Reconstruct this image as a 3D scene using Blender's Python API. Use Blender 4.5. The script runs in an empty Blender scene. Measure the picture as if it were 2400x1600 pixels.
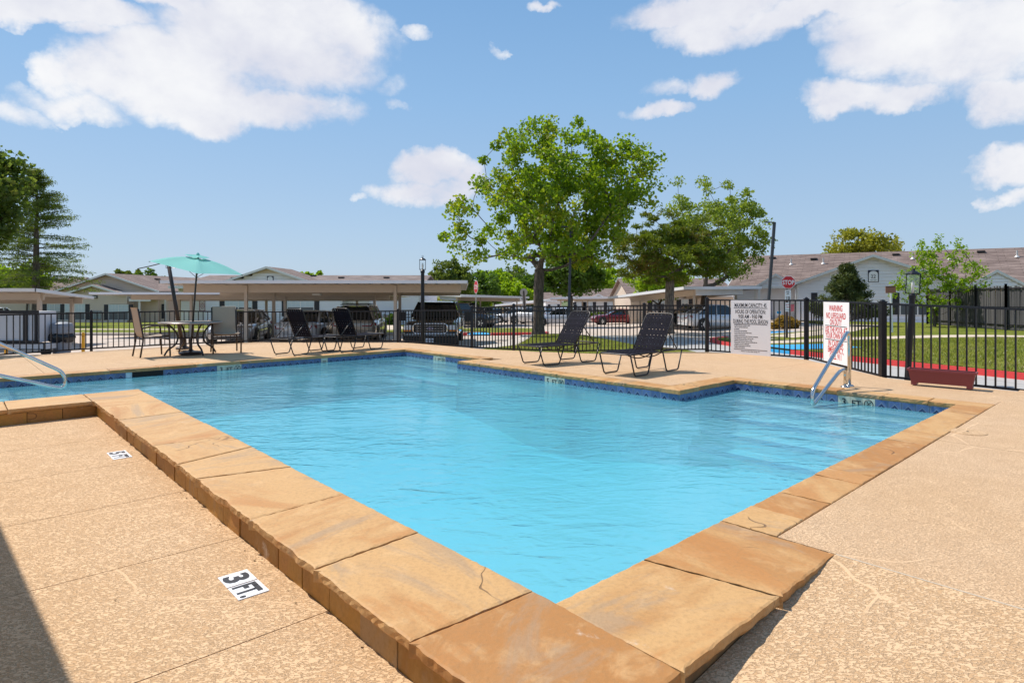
import bpy, bmesh, math, random
import numpy as np
from mathutils import Vector, Matrix
R = math.radians
random.seed(7)
rng = np.random.default_rng(7)
sc = bpy.context.scene
COL = sc.collection

# ------------------------------------------------------------------ camera
F, CX, YH, H = 1430.0, 1200.0, 690.0, 1.32      # photo focal length and horizon in its own pixels, eye height
cam = bpy.data.cameras.new('camera')
camo = bpy.data.objects.new('camera', cam); COL.objects.link(camo)
cam.sensor_width = 36; cam.lens = F/2400*36
cam.shift_y = -(800-YH)/2400
cam.clip_start = 0.05; cam.clip_end = 6000
camo.location = (0, 0, H); camo.rotation_euler = (R(90), 0, 0)
sc.camera = camo

# ------------------------------------------------------------------ sun, view
SUN_EL, SUN_DIR = R(56), Vector((-0.84, 0.54, 0)).normalized()       # direction towards the sun
sunv = Vector((SUN_DIR.x*math.cos(SUN_EL), SUN_DIR.y*math.cos(SUN_EL), math.sin(SUN_EL)))
sl = bpy.data.lights.new('sun', 'SUN'); sl.energy = 4.3; sl.angle = R(0.55); sl.color = (1, 0.95, 0.87)
so = bpy.data.objects.new('sun', sl); COL.objects.link(so)
so.rotation_euler = sunv.to_track_quat('Z', 'Y').to_euler()
sc.view_settings.view_transform = 'Standard'; sc.view_settings.look = 'None'
sc.view_settings.exposure = 0.32; sc.view_settings.gamma = 1; sc.view_settings.use_curve_mapping = False
sc.render.engine = 'CYCLES'
cy = sc.cycles
cy.use_denoising = True; cy.max_bounces = 10; cy.transparent_max_bounces = 24
cy.diffuse_bounces = 3; cy.glossy_bounces = 4; cy.transmission_bounces = 6
cy.sample_clamp_indirect = 6; cy.caustics_reflective = False; cy.caustics_refractive = False

# ------------------------------------------------------------------ node helpers
def nd(nt, typ, **kw):
    n = nt.nodes.new(typ)
    for k, v in kw.items():
        if k in ('op',): n.operation = v
        elif hasattr(n, k) and k not in n.inputs: setattr(n, k, v)
        else: n.inputs[k].default_value = v
    return n
def lk(nt, a, b): nt.links.new(a, b)
def mth(nt, op, a, b=None, c=None, clamp=False):
    n = nt.nodes.new('ShaderNodeMath'); n.operation = op; n.use_clamp = clamp
    for i, s in enumerate((a, b, c)):
        if s is None: continue
        if hasattr(s, 'is_linked') or hasattr(s, 'links'): lk(nt, s, n.inputs[i])
        else: n.inputs[i].default_value = s
    return n.outputs[0]
def smooth(nt, x, lo, hi, a=0.0, b=1.0):
    n = nt.nodes.new('ShaderNodeMapRange'); n.interpolation_type = 'SMOOTHSTEP'
    lk(nt, x, n.inputs['Value'])
    n.inputs['From Min'].default_value = lo; n.inputs['From Max'].default_value = hi
    n.inputs['To Min'].default_value = a; n.inputs['To Max'].default_value = b
    return n.outputs[0]
def mixc(nt, fac, a, b, mode='MIX'):
    n = nt.nodes.new('ShaderNodeMix'); n.data_type = 'RGBA'; n.blend_type = mode
    for sock, s in ((n.inputs[0], fac), (n.inputs[6], a), (n.inputs[7], b)):
        if isinstance(s, (int, float)): sock.default_value = s
        elif isinstance(s, (tuple, list)): sock.default_value = (*s[:3], 1)
        else: lk(nt, s, sock)
    return n.outputs[2]
def noise(nt, vec, scale, detail=3, rough=0.55, dist=0.0):
    n = nt.nodes.new('ShaderNodeTexNoise')
    n.inputs['Scale'].default_value = scale; n.inputs['Detail'].default_value = detail
    n.inputs['Roughness'].default_value = rough; n.inputs['Distortion'].default_value = dist
    if vec is not None: lk(nt, vec, n.inputs['Vector'])
    return n.outputs[0]

# ------------------------------------------------------------------ sky with clouds
world = bpy.data.worlds.new('World'); sc.world = world; world.use_nodes = True
nt = world.node_tree; nt.nodes.clear()
out = nd(nt, 'ShaderNodeOutputWorld'); bg = nd(nt, 'ShaderNodeBackground')
lk(nt, bg.outputs[0], out.inputs[0])
sky = nt.nodes.new('ShaderNodeTexSky'); sky.sky_type = 'NISHITA'; sky.sun_disc = False
sky.sun_elevation = SUN_EL; sky.sun_rotation = math.atan2(SUN_DIR.x, SUN_DIR.y)
sky.altitude = 150; sky.air_density = 1.0; sky.dust_density = 0.6; sky.ozone_density = 1.6
bg.inputs['Strength'].default_value = 0.11
tc = nt.nodes.new('ShaderNodeTexCoord'); sep = nt.nodes.new('ShaderNodeSeparateXYZ')
lk(nt, tc.outputs['Generated'], sep.inputs[0])
az = mth(nt, 'ARCTAN2', sep.outputs[0], sep.outputs[1]); el = mth(nt, 'ARCSINE', sep.outputs[2])
nsc = nt.nodes.new('ShaderNodeMapping'); nsc.inputs['Scale'].default_value = (1, 1, 1.35)
lk(nt, tc.outputs['Generated'], nsc.inputs[0])
n1 = noise(nt, nsc.outputs[0], 10, 10, 0.60, 0.1); n2 = noise(nt, nsc.outputs[0], 3.2, 5, 0.55)
def ang(px, py):
    a = math.atan((px-CX)/F); return a, math.atan((YH-py)/F*math.cos(a))
CL = [(640,90,290,165,1),(430,190,270,120,1),(240,185,140,85,1),(660,255,190,55,.95),(480,255,130,55,.95),(190,255,150,45,.7),
 (760,70,140,110,1),(120,25,300,52,1),(400,10,240,34,.9),(215,90,95,34,.85),(50,270,90,34,.6),(900,215,70,40,.32),
 (1640,20,260,50,.95),(1960,15,520,52,1),(1640,75,130,55,.9),(1760,70,150,45,.7),(2060,110,190,95,.95),(2270,110,230,140,1),(2000,228,150,44,1),(2130,232,100,40,.9),
 (2350,230,120,80,.95),(2310,50,260,110,1),(2110,60,280,80,1),(1665,192,75,42,.85),(1560,212,62,28,.5),(1560,266,90,22,.7),(1010,395,100,46,.95),(1010,445,130,38,.9),
 (1090,425,90,44,.8),(870,460,35,14,.5),(2350,395,100,52,.95),(2375,465,55,28,.6),(1462,62,34,20,.45),(955,90,36,18,.4),(1200,98,26,14,.4),(925,262,40,18,.35),(1270,2,40,14,.6)]
blobs = []
for (px, py, rx, ry, w) in CL:
    a0, e0 = ang(px, py); a1, e1 = ang(px+rx, py); e2 = ang(px, py-ry)[1]
    blobs.append((a0, e0, abs(a1-a0), abs(e2-e0), w))
rs = random.Random(3)
for i in range(30):                                   # the same kind of cloud goes on all round, beyond the frame
    a0 = rs.uniform(R(48), R(312)); e0 = rs.uniform(R(8), R(48)); s = rs.uniform(.06, .2)
    a0 = a0 if a0 < math.pi else a0-2*math.pi
    blobs.append((a0, e0, s, s*.55, rs.uniform(.7, 1)))
for i in range(9):
    blobs.append((rs.uniform(-.8, .8), rs.uniform(R(34), R(70)), .17, .1, .9))
wn = nt.nodes.new('ShaderNodeTexNoise'); wn.inputs['Scale'].default_value = 7; wn.inputs['Detail'].default_value = 6; wn.inputs['Roughness'].default_value = .6; lk(nt, tc.outputs['Generated'], wn.inputs['Vector'])
wsep = nt.nodes.new('ShaderNodeSeparateColor'); lk(nt, wn.outputs['Color'], wsep.inputs[0])
az = mth(nt, 'ADD', az, mth(nt, 'MULTIPLY', mth(nt, 'SUBTRACT', wsep.outputs[0], .5), .17))      # ragged outlines
el = mth(nt, 'ADD', el, mth(nt, 'MULTIPLY', mth(nt, 'SUBTRACT', wsep.outputs[1], .5), .11))
dens = None
for (a0, e0, ra, re, w) in blobs:
    x = mth(nt, 'MULTIPLY', mth(nt, 'SUBTRACT', az, a0), 1/ra)
    y = mth(nt, 'MULTIPLY', mth(nt, 'SUBTRACT', el, e0), 1/re)
    d2 = mth(nt, 'ADD', mth(nt, 'MULTIPLY', x, x), mth(nt, 'MULTIPLY', y, y))
    m = mth(nt, 'MULTIPLY', mth(nt, 'SUBTRACT', 1.25, d2), w, clamp=True)
    dens = m if dens is None else mth(nt, 'MAXIMUM', dens, m)
d = mth(nt, 'ADD', mth(nt, 'MULTIPLY', dens, 0.84), mth(nt, 'MULTIPLY', mth(nt, 'SUBTRACT', n1, 0.5), 1.5))
d = mth(nt, 'ADD', d, mth(nt, 'MULTIPLY', mth(nt, 'SUBTRACT', n2, 0.5), 0.5))
d = mth(nt, 'MULTIPLY', d, smooth(nt, dens, 0.0, 0.3))
alpha = smooth(nt, d, 0.08, 0.80)
shade = smooth(nt, mth(nt, 'ADD', mth(nt, 'MULTIPLY', n2, 1.0), mth(nt, 'MULTIPLY', n1, 0.5)), 0.55, 0.95)
ccol = mixc(nt, shade, (5.3, 5.4, 6.1), (7.1, 7.1, 7.15))
hs = nt.nodes.new('ShaderNodeHueSaturation'); hs.inputs['Saturation'].default_value = 0.95; hs.inputs['Value'].default_value = 1.0
lk(nt, sky.outputs[0], hs.inputs['Color'])
ramp_ = nt.nodes.new('ShaderNodeValToRGB'); cr = ramp_.color_ramp
SKC = [(0.0,(.365,.475,.61)),(.10,(.325,.46,.63)),(.30,(.225,.40,.635)),(.45,(.165,.335,.585)),(1.0,(.08,.22,.49))]
cr.elements[0].position = 0; cr.elements[0].color = (*SKC[0][1],1); cr.elements[1].position = 1; cr.elements[1].color = (*SKC[-1][1],1)
for p_, c_ in SKC[1:-1]: e_ = cr.elements.new(p_); e_.color = (*c_,1)
lk(nt, mth(nt, 'MAXIMUM', sep.outputs[2], 0.0), ramp_.inputs[0])
clear = nt.nodes.new('ShaderNodeVectorMath'); clear.operation = 'SCALE'; clear.inputs['Scale'].default_value = 1/.11
lk(nt, ramp_.outputs[0], clear.inputs[0])
blue = mixc(nt, .85, hs.outputs[0], clear.outputs[0])
lk(nt, mixc(nt, mth(nt, 'MULTIPLY', alpha, 0.96), blue, ccol), bg.inputs['Color'])

# ------------------------------------------------------------------ materials
MATS = {}
def mat(name, col, rough=0.6, metal=0.0, var=None, bump=None, spec=0.5, coat=0.0, trans=0.0, vary=0.0):
    """plain surface: colour, noise variation var=(scale, amount), bump=(scale, height); vary = difference between objects"""
    if name in MATS: return MATS[name]
    m = bpy.data.materials.new(name); m.use_nodes = True; nt = m.node_tree
    b = nt.nodes['Principled BSDF']
    b.inputs['Base Color'].default_value = (*col, 1); b.inputs['Roughness'].default_value = rough
    b.inputs['Metallic'].default_value = metal; b.inputs['Specular IOR Level'].default_value = spec
    b.inputs['Coat Weight'].default_value = coat
    b.inputs['Transmission Weight'].default_value = trans
    tcn = nt.nodes.new('ShaderNodeTexCoord'); pos = tcn.outputs['Object']
    c = None
    if var:
        n = noise(nt, pos, var[0], 4)
        c = mixc(nt, n, tuple(x*(1-var[1]) for x in col), tuple(min(1, x*(1+var[1])) for x in col))
    if vary:
        oi = nt.nodes.new('ShaderNodeObjectInfo')
        k = mth(nt, 'MULTIPLY_ADD', oi.outputs['Random'], vary*2, 1-vary)
        vm = nt.nodes.new('ShaderNodeVectorMath'); vm.operation = 'SCALE'
        if c is None: vm.inputs[0].default_value = col
        else: lk(nt, c, vm.inputs[0])
        lk(nt, k, vm.inputs['Scale']); c = vm.outputs[0]
    if c is not None: lk(nt, c, b.inputs['Base Color'])
    if bump:
        bn = nt.nodes.new('ShaderNodeBump'); bn.inputs['Strength'].default_value = 1; bn.inputs['Distance'].default_value = bump[1]
        lk(nt, noise(nt, pos, bump[0], 4), bn.inputs['Height']); lk(nt, bn.outputs[0], b.inputs['Normal'])
    MATS[name] = m; return m

def deck_material(name, scale, d0, d1, l0, l1):
    m = bpy.data.materials.new(name); m.use_nodes = True; nt = m.node_tree; b = nt.nodes['Principled BSDF']
    g = nt.nodes.new('ShaderNodeNewGeometry'); p = g.outputs['Position']
    mp = nt.nodes.new('ShaderNodeMapping'); mp.inputs['Rotation'].default_value = (0, 0, R(8)); mp.inputs['Scale'].default_value = (.75, 1.25, 1)
    lk(nt, p, mp.inputs[0])
    n1 = noise(nt, mp.outputs[0], scale, 5, .62, .7); big = noise(nt, p, .9, 4); mid = noise(nt, p, 5, 3)
    thr = mth(nt, 'MULTIPLY_ADD', mid, .16, .40)
    k = smooth(nt, mth(nt, 'SUBTRACT', n1, thr), -.03, .05)
    # trowelled vein lines of the sprayed finish
    mp2 = nt.nodes.new('ShaderNodeVectorMath'); mp2.operation = 'ADD'; lk(nt, p, mp2.inputs[0])
    nz = nt.nodes.new('ShaderNodeTexNoise'); nz.inputs['Scale'].default_value = 1.2; lk(nt, p, nz.inputs['Vector'])
    sc_ = nt.nodes.new('ShaderNodeVectorMath'); sc_.operation = 'SCALE'; sc_.inputs['Scale'].default_value = .5
    lk(nt, nz.outputs['Color'], sc_.inputs[0]); lk(nt, sc_.outputs[0], mp2.inputs[1])
    vo = nt.nodes.new('ShaderNodeTexVoronoi'); vo.feature = 'DISTANCE_TO_EDGE'; vo.inputs['Scale'].default_value = 1.15
    lk(nt, mp2.outputs[0], vo.inputs['Vector'])
    vein = mth(nt, 'MULTIPLY', smooth(nt, vo.outputs[0], .010, .004), smooth(nt, noise(nt, p, .8, 2), .46, .56))
    k2 = mth(nt, 'MAXIMUM', k, mth(nt, 'MULTIPLY', vein, .9))
    dark = mixc(nt, big, d0, d1)
    light = mixc(nt, big, l0, l1)
    c = mixc(nt, k2, dark, light)
    st = smooth(nt, noise(nt, p, .55, 5, .6), .60, .78)
    c = mixc(nt, mth(nt, 'MULTIPLY', st, .35), c, (.48, .27, .11))
    sp = smooth(nt, noise(nt, p, 130, 2), .70, .75)
    c = mixc(nt, mth(nt, 'MULTIPLY', sp, .5), c, (.16, .10, .06))
    lk(nt, c, b.inputs['Base Color']); b.inputs['Roughness'].default_value = .82; b.inputs['Specular IOR Level'].default_value = .3
    bn = nt.nodes.new('ShaderNodeBump'); bn.inputs['Distance'].default_value = .004; bn.inputs['Strength'].default_value = .8
    lk(nt, k2, bn.inputs['Height']); lk(nt, bn.outputs[0], b.inputs['Normal'])
    return m

def stone_material(name, tan, brown, light, dark=1.0):
    m = bpy.data.materials.new(name); m.use_nodes = True; nt = m.node_tree; b = nt.nodes['Principled BSDF']
    g = nt.nodes.new('ShaderNodeNewGeometry'); oi = nt.nodes.new('ShaderNodeObjectInfo')
    cmb = nt.nodes.new('ShaderNodeCombineXYZ'); r100 = mth(nt, 'MULTIPLY', oi.outputs['Random'], 90)
    lk(nt, r100, cmb.inputs[0]); lk(nt, mth(nt, 'MULTIPLY', r100, 1.7), cmb.inputs[1])
    ad = nt.nodes.new('ShaderNodeVectorMath'); ad.operation = 'ADD'; lk(nt, g.outputs['Position'], ad.inputs[0]); lk(nt, cmb.outputs[0], ad.inputs[1])
    p = ad.outputs[0]
    rot = nt.nodes.new('ShaderNodeVectorRotate'); rot.rotation_type = 'Z_AXIS'; lk(nt, p, rot.inputs['Vector'])
    lk(nt, mth(nt, 'MULTIPLY', oi.outputs['Random'], 6.28), rot.inputs['Angle'])
    mp = nt.nodes.new('ShaderNodeMapping'); mp.inputs['Scale'].default_value = (1.0, 3.2, 1); lk(nt, rot.outputs[0], mp.inputs[0])
    sepc = nt.nodes.new('ShaderNodeSeparateXYZ'); lk(nt, oi.outputs['Color'], sepc.inputs[0])
    s1 = noise(nt, mp.outputs[0], 1.0, 8, .62, .45); s2 = noise(nt, p, 5.5, 5, .6, .5); s3 = noise(nt, p, 44, 5, .65)
    k = smooth(nt, mth(nt, 'ADD', s1, mth(nt, 'MULTIPLY_ADD', sepc.outputs[0], .56, -.28)), .34, .72)
    c = mixc(nt, k, tan, brown)
    c = mixc(nt, mth(nt, 'MULTIPLY', smooth(nt, s2, .50, .72), .55), c, light)
    s4 = noise(nt, mp.outputs[0], .8, 6, .65, .8)
    c = mixc(nt, mth(nt, 'MULTIPLY', smooth(nt, s4, .50, .64), .7), c, (.45, .195, .055))
    c = mixc(nt, mth(nt, 'MULTIPLY', smooth(nt, s4, .46, .34), .6), c, (.34, .24, .155))
    c = mixc(nt, mth(nt, 'MULTIPLY', smooth(nt, s3, .42, .72), .34), c, tuple(x*.5 for x in tan))
    wh = smooth(nt, noise(nt, p, 3.1, 7, .7, .2), .635, .73)
    c = mixc(nt, mth(nt, 'MULTIPLY', wh, .6), c, (.66, .55, .45))
    ln = nt.nodes.new('ShaderNodeTexVoronoi'); ln.feature = 'DISTANCE_TO_EDGE'; ln.inputs['Scale'].default_value = .9
    wv = nt.nodes.new('ShaderNodeTexNoise'); wv.inputs['Scale'].default_value = 2.5; lk(nt, p, wv.inputs['Vector'])
    a2 = nt.nodes.new('ShaderNodeVectorMath'); a2.operation = 'MULTIPLY_ADD'; lk(nt, wv.outputs['Color'], a2.inputs[0]); a2.inputs[1].default_value = (.8, .8, .8); lk(nt, p, a2.inputs[2])
    lk(nt, a2.outputs[0], ln.inputs['Vector'])
    crack = mth(nt, 'MULTIPLY', smooth(nt, ln.outputs[0], .008, .002), smooth(nt, noise(nt, p, 1.3, 2), .55, .62))
    c = mixc(nt, mth(nt, 'MULTIPLY', crack, .75), c, (.12, .06, .025))
    vm = nt.nodes.new('ShaderNodeVectorMath'); vm.operation = 'SCALE'; vm.inputs['Scale'].default_value = dark
    lk(nt, c, vm.inputs[0]); lk(nt, vm.outputs[0], b.inputs['Base Color'])
    b.inputs['Roughness'].default_value = .62; b.inputs['Specular IOR Level'].default_value = .35
    bn = nt.nodes.new('ShaderNodeBump'); bn.inputs['Distance'].default_value = .012; bn.inputs['Strength'].default_value = .7
    hh = mth(nt, 'ADD', mth(nt, 'MULTIPLY', s2, .7), mth(nt, 'ADD', mth(nt, 'MULTIPLY', s3, .22), mth(nt, 'MULTIPLY', crack, -.5)))
    lk(nt, hh, bn.inputs['Height']); lk(nt, bn.outputs[0], b.inputs['Normal'])
    return m

def leaf_material(name, c1, c2, c3=None, amt3=.1, trans=.45):
    m = bpy.data.materials.new(name); m.use_nodes = True; nt = m.node_tree; nt.nodes.clear()
    o = nt.nodes.new('ShaderNodeOutputMaterial'); g = nt.nodes.new('ShaderNodeNewGeometry')
    n = noise(nt, g.outputs['Position'], .9, 3)
    f = mth(nt, 'ADD', mth(nt, 'MULTIPLY', g.outputs['Random Per Island'], .6), mth(nt, 'MULTIPLY', smooth(nt, n, .35, .65), .4))
    c = mixc(nt, f, c1, c2)
    if c3 is not None:
        nb = noise(nt, g.outputs['Position'], .55, 3)
        k = smooth(nt, mth(nt, 'ADD', nb, mth(nt, 'MULTIPLY', g.outputs['Random Per Island'], .25)), .78-amt3, .88-amt3)
        c = mixc(nt, k, c, c3)
    di = nt.nodes.new('ShaderNodeBsdfDiffuse'); tr = nt.nodes.new('ShaderNodeBsdfTranslucent'); gl = nt.nodes.new('ShaderNodeBsdfGlossy')
    gl.inputs['Roughness'].default_value = .45
    lk(nt, c, di.inputs[0]); lk(nt, mixc(nt, .35, c, (c2[0]*1.7, c2[1]*1.5, c2[2]*.6)), tr.inputs[0])
    mx = nt.nodes.new('ShaderNodeMixShader'); mx.inputs[0].default_value = trans
    lk(nt, di.outputs[0], mx.inputs[1]); lk(nt, tr.outputs[0], mx.inputs[2])
    m2 = nt.nodes.new('ShaderNodeMixShader'); m2.inputs[0].default_value = .025
    lk(nt, mx.outputs[0], m2.inputs[1]); lk(nt, gl.outputs[0], m2.inputs[2]); lk(nt, m2.outputs[0], o.inputs[0])
    return m

def grass_material():
    m = bpy.data.materials.new('lawn_grass'); m.use_nodes = True; nt = m.node_tree; b = nt.nodes['Principled BSDF']
    g = nt.nodes.new('ShaderNodeNewGeometry'); p = g.outputs['Position']
    c = mixc(nt, smooth(nt, noise(nt, p, .5, 5), .35, .65), (.18, .21, .024), (.29, .29, .045))
    c = mixc(nt, smooth(nt, noise(nt, p, 28, 4), .35, .7), c, (.07, .10, .014))
    c = mixc(nt, mth(nt, 'MULTIPLY', smooth(nt, noise(nt, p, 2.2, 5), .55, .72), .5), c, (.29, .25, .09))
    lk(nt, c, b.inputs['Base Color']); b.inputs['Roughness'].default_value = .9; b.inputs['Specular IOR Level'].default_value = .1
    bn = nt.nodes.new('ShaderNodeBump'); bn.inputs['Distance'].default_value = .05; lk(nt, noise(nt, p, 30, 4), bn.inputs['Height'])
    lk(nt, bn.outputs[0], b.inputs['Normal'])
    return m

def concrete_material(name, c0, c1, stain):
    m = bpy.data.materials.new(name); m.use_nodes = True; nt = m.node_tree; b = nt.nodes['Principled BSDF']
    g = nt.nodes.new('ShaderNodeNewGeometry'); p = g.outputs['Position']
    c = mixc(nt, noise(nt, p, .35, 5), c0, c1)
    c = mixc(nt, mth(nt, 'MULTIPLY', smooth(nt, noise(nt, p, 1.1, 6, .65), .52, .75), .35), c, stain)
    c = mixc(nt, mth(nt, 'MULTIPLY', noise(nt, p, 60, 3), .25), c, stain)
    br = nt.nodes.new('ShaderNodeTexBrick'); br.offset = 0; br.inputs['Scale'].default_value = 1
    br.inputs['Brick Width'].default_value = 4.5; br.inputs['Row Height'].default_value = 4.5; br.inputs['Mortar Size'].default_value = .02
    lk(nt, p, br.inputs['Vector'])
    c = mixc(nt, mth(nt, 'MULTIPLY', br.outputs['Fac'], .5), c, (.08, .07, .06))
    lk(nt, c, b.inputs['Base Color']); b.inputs['Roughness'].default_value = .85; b.inputs['Specular IOR Level'].default_value = .25
    return m

def shingle_material(name, c0, c1):
    m = bpy.data.materials.new(name); m.use_nodes = True; nt = m.node_tree; b = nt.nodes['Principled BSDF']
    t = nt.nodes.new('ShaderNodeTexCoord'); p = t.outputs['UV']
    br = nt.nodes.new('ShaderNodeTexBrick'); br.inputs['Scale'].default_value = 1; br.offset_frequency = 2; br.offset = .37
    br.inputs['Brick Width'].default_value = 1.0; br.inputs['Row Height'].default_value = .18; br.inputs['Mortar Size'].default_value = .012
    br.inputs['Color1'].default_value = (*c0, 1); br.inputs['Color2'].default_value = (*c1, 1); br.inputs['Mortar'].default_value = (c0[0]*.6, c0[1]*.6, c0[2]*.6, 1)
    br.inputs['Bias'].default_value = -.1
    lk(nt, p, br.inputs['Vector'])
    mp = nt.nodes.new('ShaderNodeMapping'); mp.inputs['Scale'].default_value = (.8, 5.5, 1); lk(nt, p, mp.inputs[0])
    c = mixc(nt, mth(nt, 'MULTIPLY', smooth(nt, noise(nt, mp.outputs[0], 1.0, 3), .45, .66), .6), br.outputs[0], tuple(min(1, x*1.55) for x in c1))
    c = mixc(nt, mth(nt, 'MULTIPLY', noise(nt, p, 9, 4), .35), c, tuple(x*.55 for x in c0))
    lk(nt, c, b.inputs['Base Color']); b.inputs['Roughness'].default_value = .9; b.inputs['Specular IOR Level'].default_value = .15
    bn = nt.nodes.new('ShaderNodeBump'); bn.inputs['Distance'].default_value = .02; lk(nt, br.outputs['Fac'], bn.inputs['Height']); bn.invert = True
    lk(nt, bn.outputs[0], b.inputs['Normal'])
    return m

def bark_material(name, c0, c1):
    m = bpy.data.materials.new(name); m.use_nodes = True; nt = m.node_tree; b = nt.nodes['Principled BSDF']
    g = nt.nodes.new('ShaderNodeNewGeometry'); mp = nt.nodes.new('ShaderNodeMapping'); mp.inputs['Scale'].default_value = (9, 9, 1.6)
    lk(nt, g.outputs['Position'], mp.inputs[0]); n = noise(nt, mp.outputs[0], 2.2, 5, .65)
    lk(nt, mixc(nt, smooth(nt, n, .35, .68), c0, c1), b.inputs['Base Color']); b.inputs['Roughness'].default_value = .95
    bn = nt.nodes.new('ShaderNodeBump'); bn.inputs['Distance'].default_value = .03; lk(nt, n, bn.inputs['Height']); lk(nt, bn.outputs[0], b.inputs['Normal'])
    return m

def water_material():
    m = bpy.data.materials.new('pool_water_surface'); m.use_nodes = True; nt = m.node_tree; nt.nodes.clear()
    o = nt.nodes.new('ShaderNodeOutputMaterial'); g = nt.nodes.new('ShaderNodeNewGeometry'); p = g.outputs['Position']
    mp = nt.nodes.new('ShaderNodeMapping'); mp.inputs['Rotation'].default_value = (0, 0, R(-25)); mp.inputs['Scale'].default_value = (.8, 1.5, 1)
    lk(nt, p, mp.inputs[0])
    h1 = noise(nt, mp.outputs[0], 2.6, 3, .55, 1.0); h2 = noise(nt, mp.outputs[0], 8, 3, .5, .6); h3 = noise(nt, p, 22, 2)
    calm = smooth(nt, noise(nt, p, .45, 2), .35, .62, .35, 1.0)
    hh = mth(nt, 'MULTIPLY', mth(nt, 'ADD', mth(nt, 'MULTIPLY', h1, 1.0), mth(nt, 'ADD', mth(nt, 'MULTIPLY', h2, .42), mth(nt, 'MULTIPLY', h3, .06))), calm)
    bn = nt.nodes.new('ShaderNodeBump'); bn.inputs['Distance'].default_value = .034; bn.inputs['Strength'].default_value = .8
    lk(nt, hh, bn.inputs['Height'])
    fr = nt.nodes.new('ShaderNodeFresnel'); fr.inputs['IOR'].default_value = 1.33; lk(nt, bn.outputs[0], fr.inputs['Normal'])
    gl = nt.nodes.new('ShaderNodeBsdfGlossy'); gl.inputs['Roughness'].default_value = .03; lk(nt, bn.outputs[0], gl.inputs['Normal'])
    tr = nt.nodes.new('ShaderNodeBsdfTransparent'); tr.inputs[0].default_value = (.93, .99, 1, 1)
    rf = nt.nodes.new('ShaderNodeBsdfRefraction'); rf.inputs['IOR'].default_value = 1.33; rf.inputs['Roughness'].default_value = 0.0
    rf.inputs[0].default_value = (.93, .99, 1, 1); lk(nt, bn.outputs[0], rf.inputs['Normal'])
    tl = nt.nodes.new('ShaderNodeBsdfDiffuse'); tl.inputs[0].default_value = (.20, .68, .86, 1); lk(nt, bn.outputs[0], tl.inputs['Normal'])
    mt = nt.nodes.new('ShaderNodeMixShader'); mt.inputs[0].default_value = .35
    lk(nt, tr.outputs[0], mt.inputs[1]); lk(nt, rf.outputs[0], mt.inputs[2])
    m0 = nt.nodes.new('ShaderNodeMixShader'); m0.inputs[0].default_value = .31
    lk(nt, mt.outputs[0], m0.inputs[1]); lk(nt, tl.outputs[0], m0.inputs[2])
    mx = nt.nodes.new('ShaderNodeMixShader'); lk(nt, fr.outputs[0], mx.inputs[0])
    lk(nt, m0.outputs[0], mx.inputs[1]); lk(nt, gl.outputs[0], mx.inputs[2]); lk(nt, mx.outputs[0], o.inputs['Surface'])
    va = nt.nodes.new('ShaderNodeVolumeAbsorption'); va.inputs[0].default_value = (.24, .89, .97, 1); va.inputs['Density'].default_value = .52
    lk(nt, va.outputs[0], o.inputs['Volume'])
    side = bpy.data.materials.new('pool_water_side'); side.use_nodes = True; s = side.node_tree; s.nodes.clear()
    so_ = s.nodes.new('ShaderNodeOutputMaterial'); st = s.nodes.new('ShaderNodeBsdfTransparent'); lk(s, st.outputs[0], so_.inputs[0])
    va2 = s.nodes.new('ShaderNodeVolumeAbsorption'); va2.inputs[0].default_value = (.24, .89, .97, 1); va2.inputs['Density'].default_value = .52
    lk(s, va2.outputs[0], so_.inputs['Volume'])
    return m, side

def tile_material():
    """glazed waterline tile: pale blue ground, navy peak with a white chevron; drawn on the tile's own UV"""
    m = bpy.data.materials.new('glazed_blue_tile'); m.use_nodes = True; nt = m.node_tree; b = nt.nodes['Principled BSDF']
    t = nt.nodes.new('ShaderNodeTexCoord'); s = nt.nodes.new('ShaderNodeSeparateXYZ'); lk(nt, t.outputs['UV'], s.inputs[0])
    x = mth(nt, 'ABSOLUTE', mth(nt, 'SUBTRACT', s.outputs[0], .5)); y = s.outputs[1]
    oi = nt.nodes.new('ShaderNodeObjectInfo')
    h = mth(nt, 'SUBTRACT', mth(nt, 'SUBTRACT', .74, mth(nt, 'MULTIPLY', x, 1.1)), y)     # >0 under the peak
    base = mixc(nt, noise(nt, t.outputs['UV'], 3, 3), (.05, .10, .30), (.20, .29, .50))
    base = mixc(nt, smooth(nt, x, .30, .44), base, (.17, .24, .38))
    c = mixc(nt, smooth(nt, h, 0, .02), base, (.015, .025, .10))
    c = mixc(nt, smooth(nt, mth(nt, 'ABSOLUTE', mth(nt, 'SUBTRACT', h, .01)), .035, .02), c, (.36, .42, .50))
    h2 = mth(nt, 'SUBTRACT', mth(nt, 'SUBTRACT', .42, mth(nt, 'MULTIPLY', x, 1.1)), y)
    c = mixc(nt, smooth(nt, mth(nt, 'ABSOLUTE', h2), .04, .02), c, (.35, .42, .55))
    c = mixc(nt, mth(nt, 'MULTIPLY_ADD', oi.outputs['Random'], .4, .12), c, (.04, .07, .15))
    lk(nt, c, b.inputs['Base Color']); b.inputs['Roughness'].default_value = .15
    return m
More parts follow.
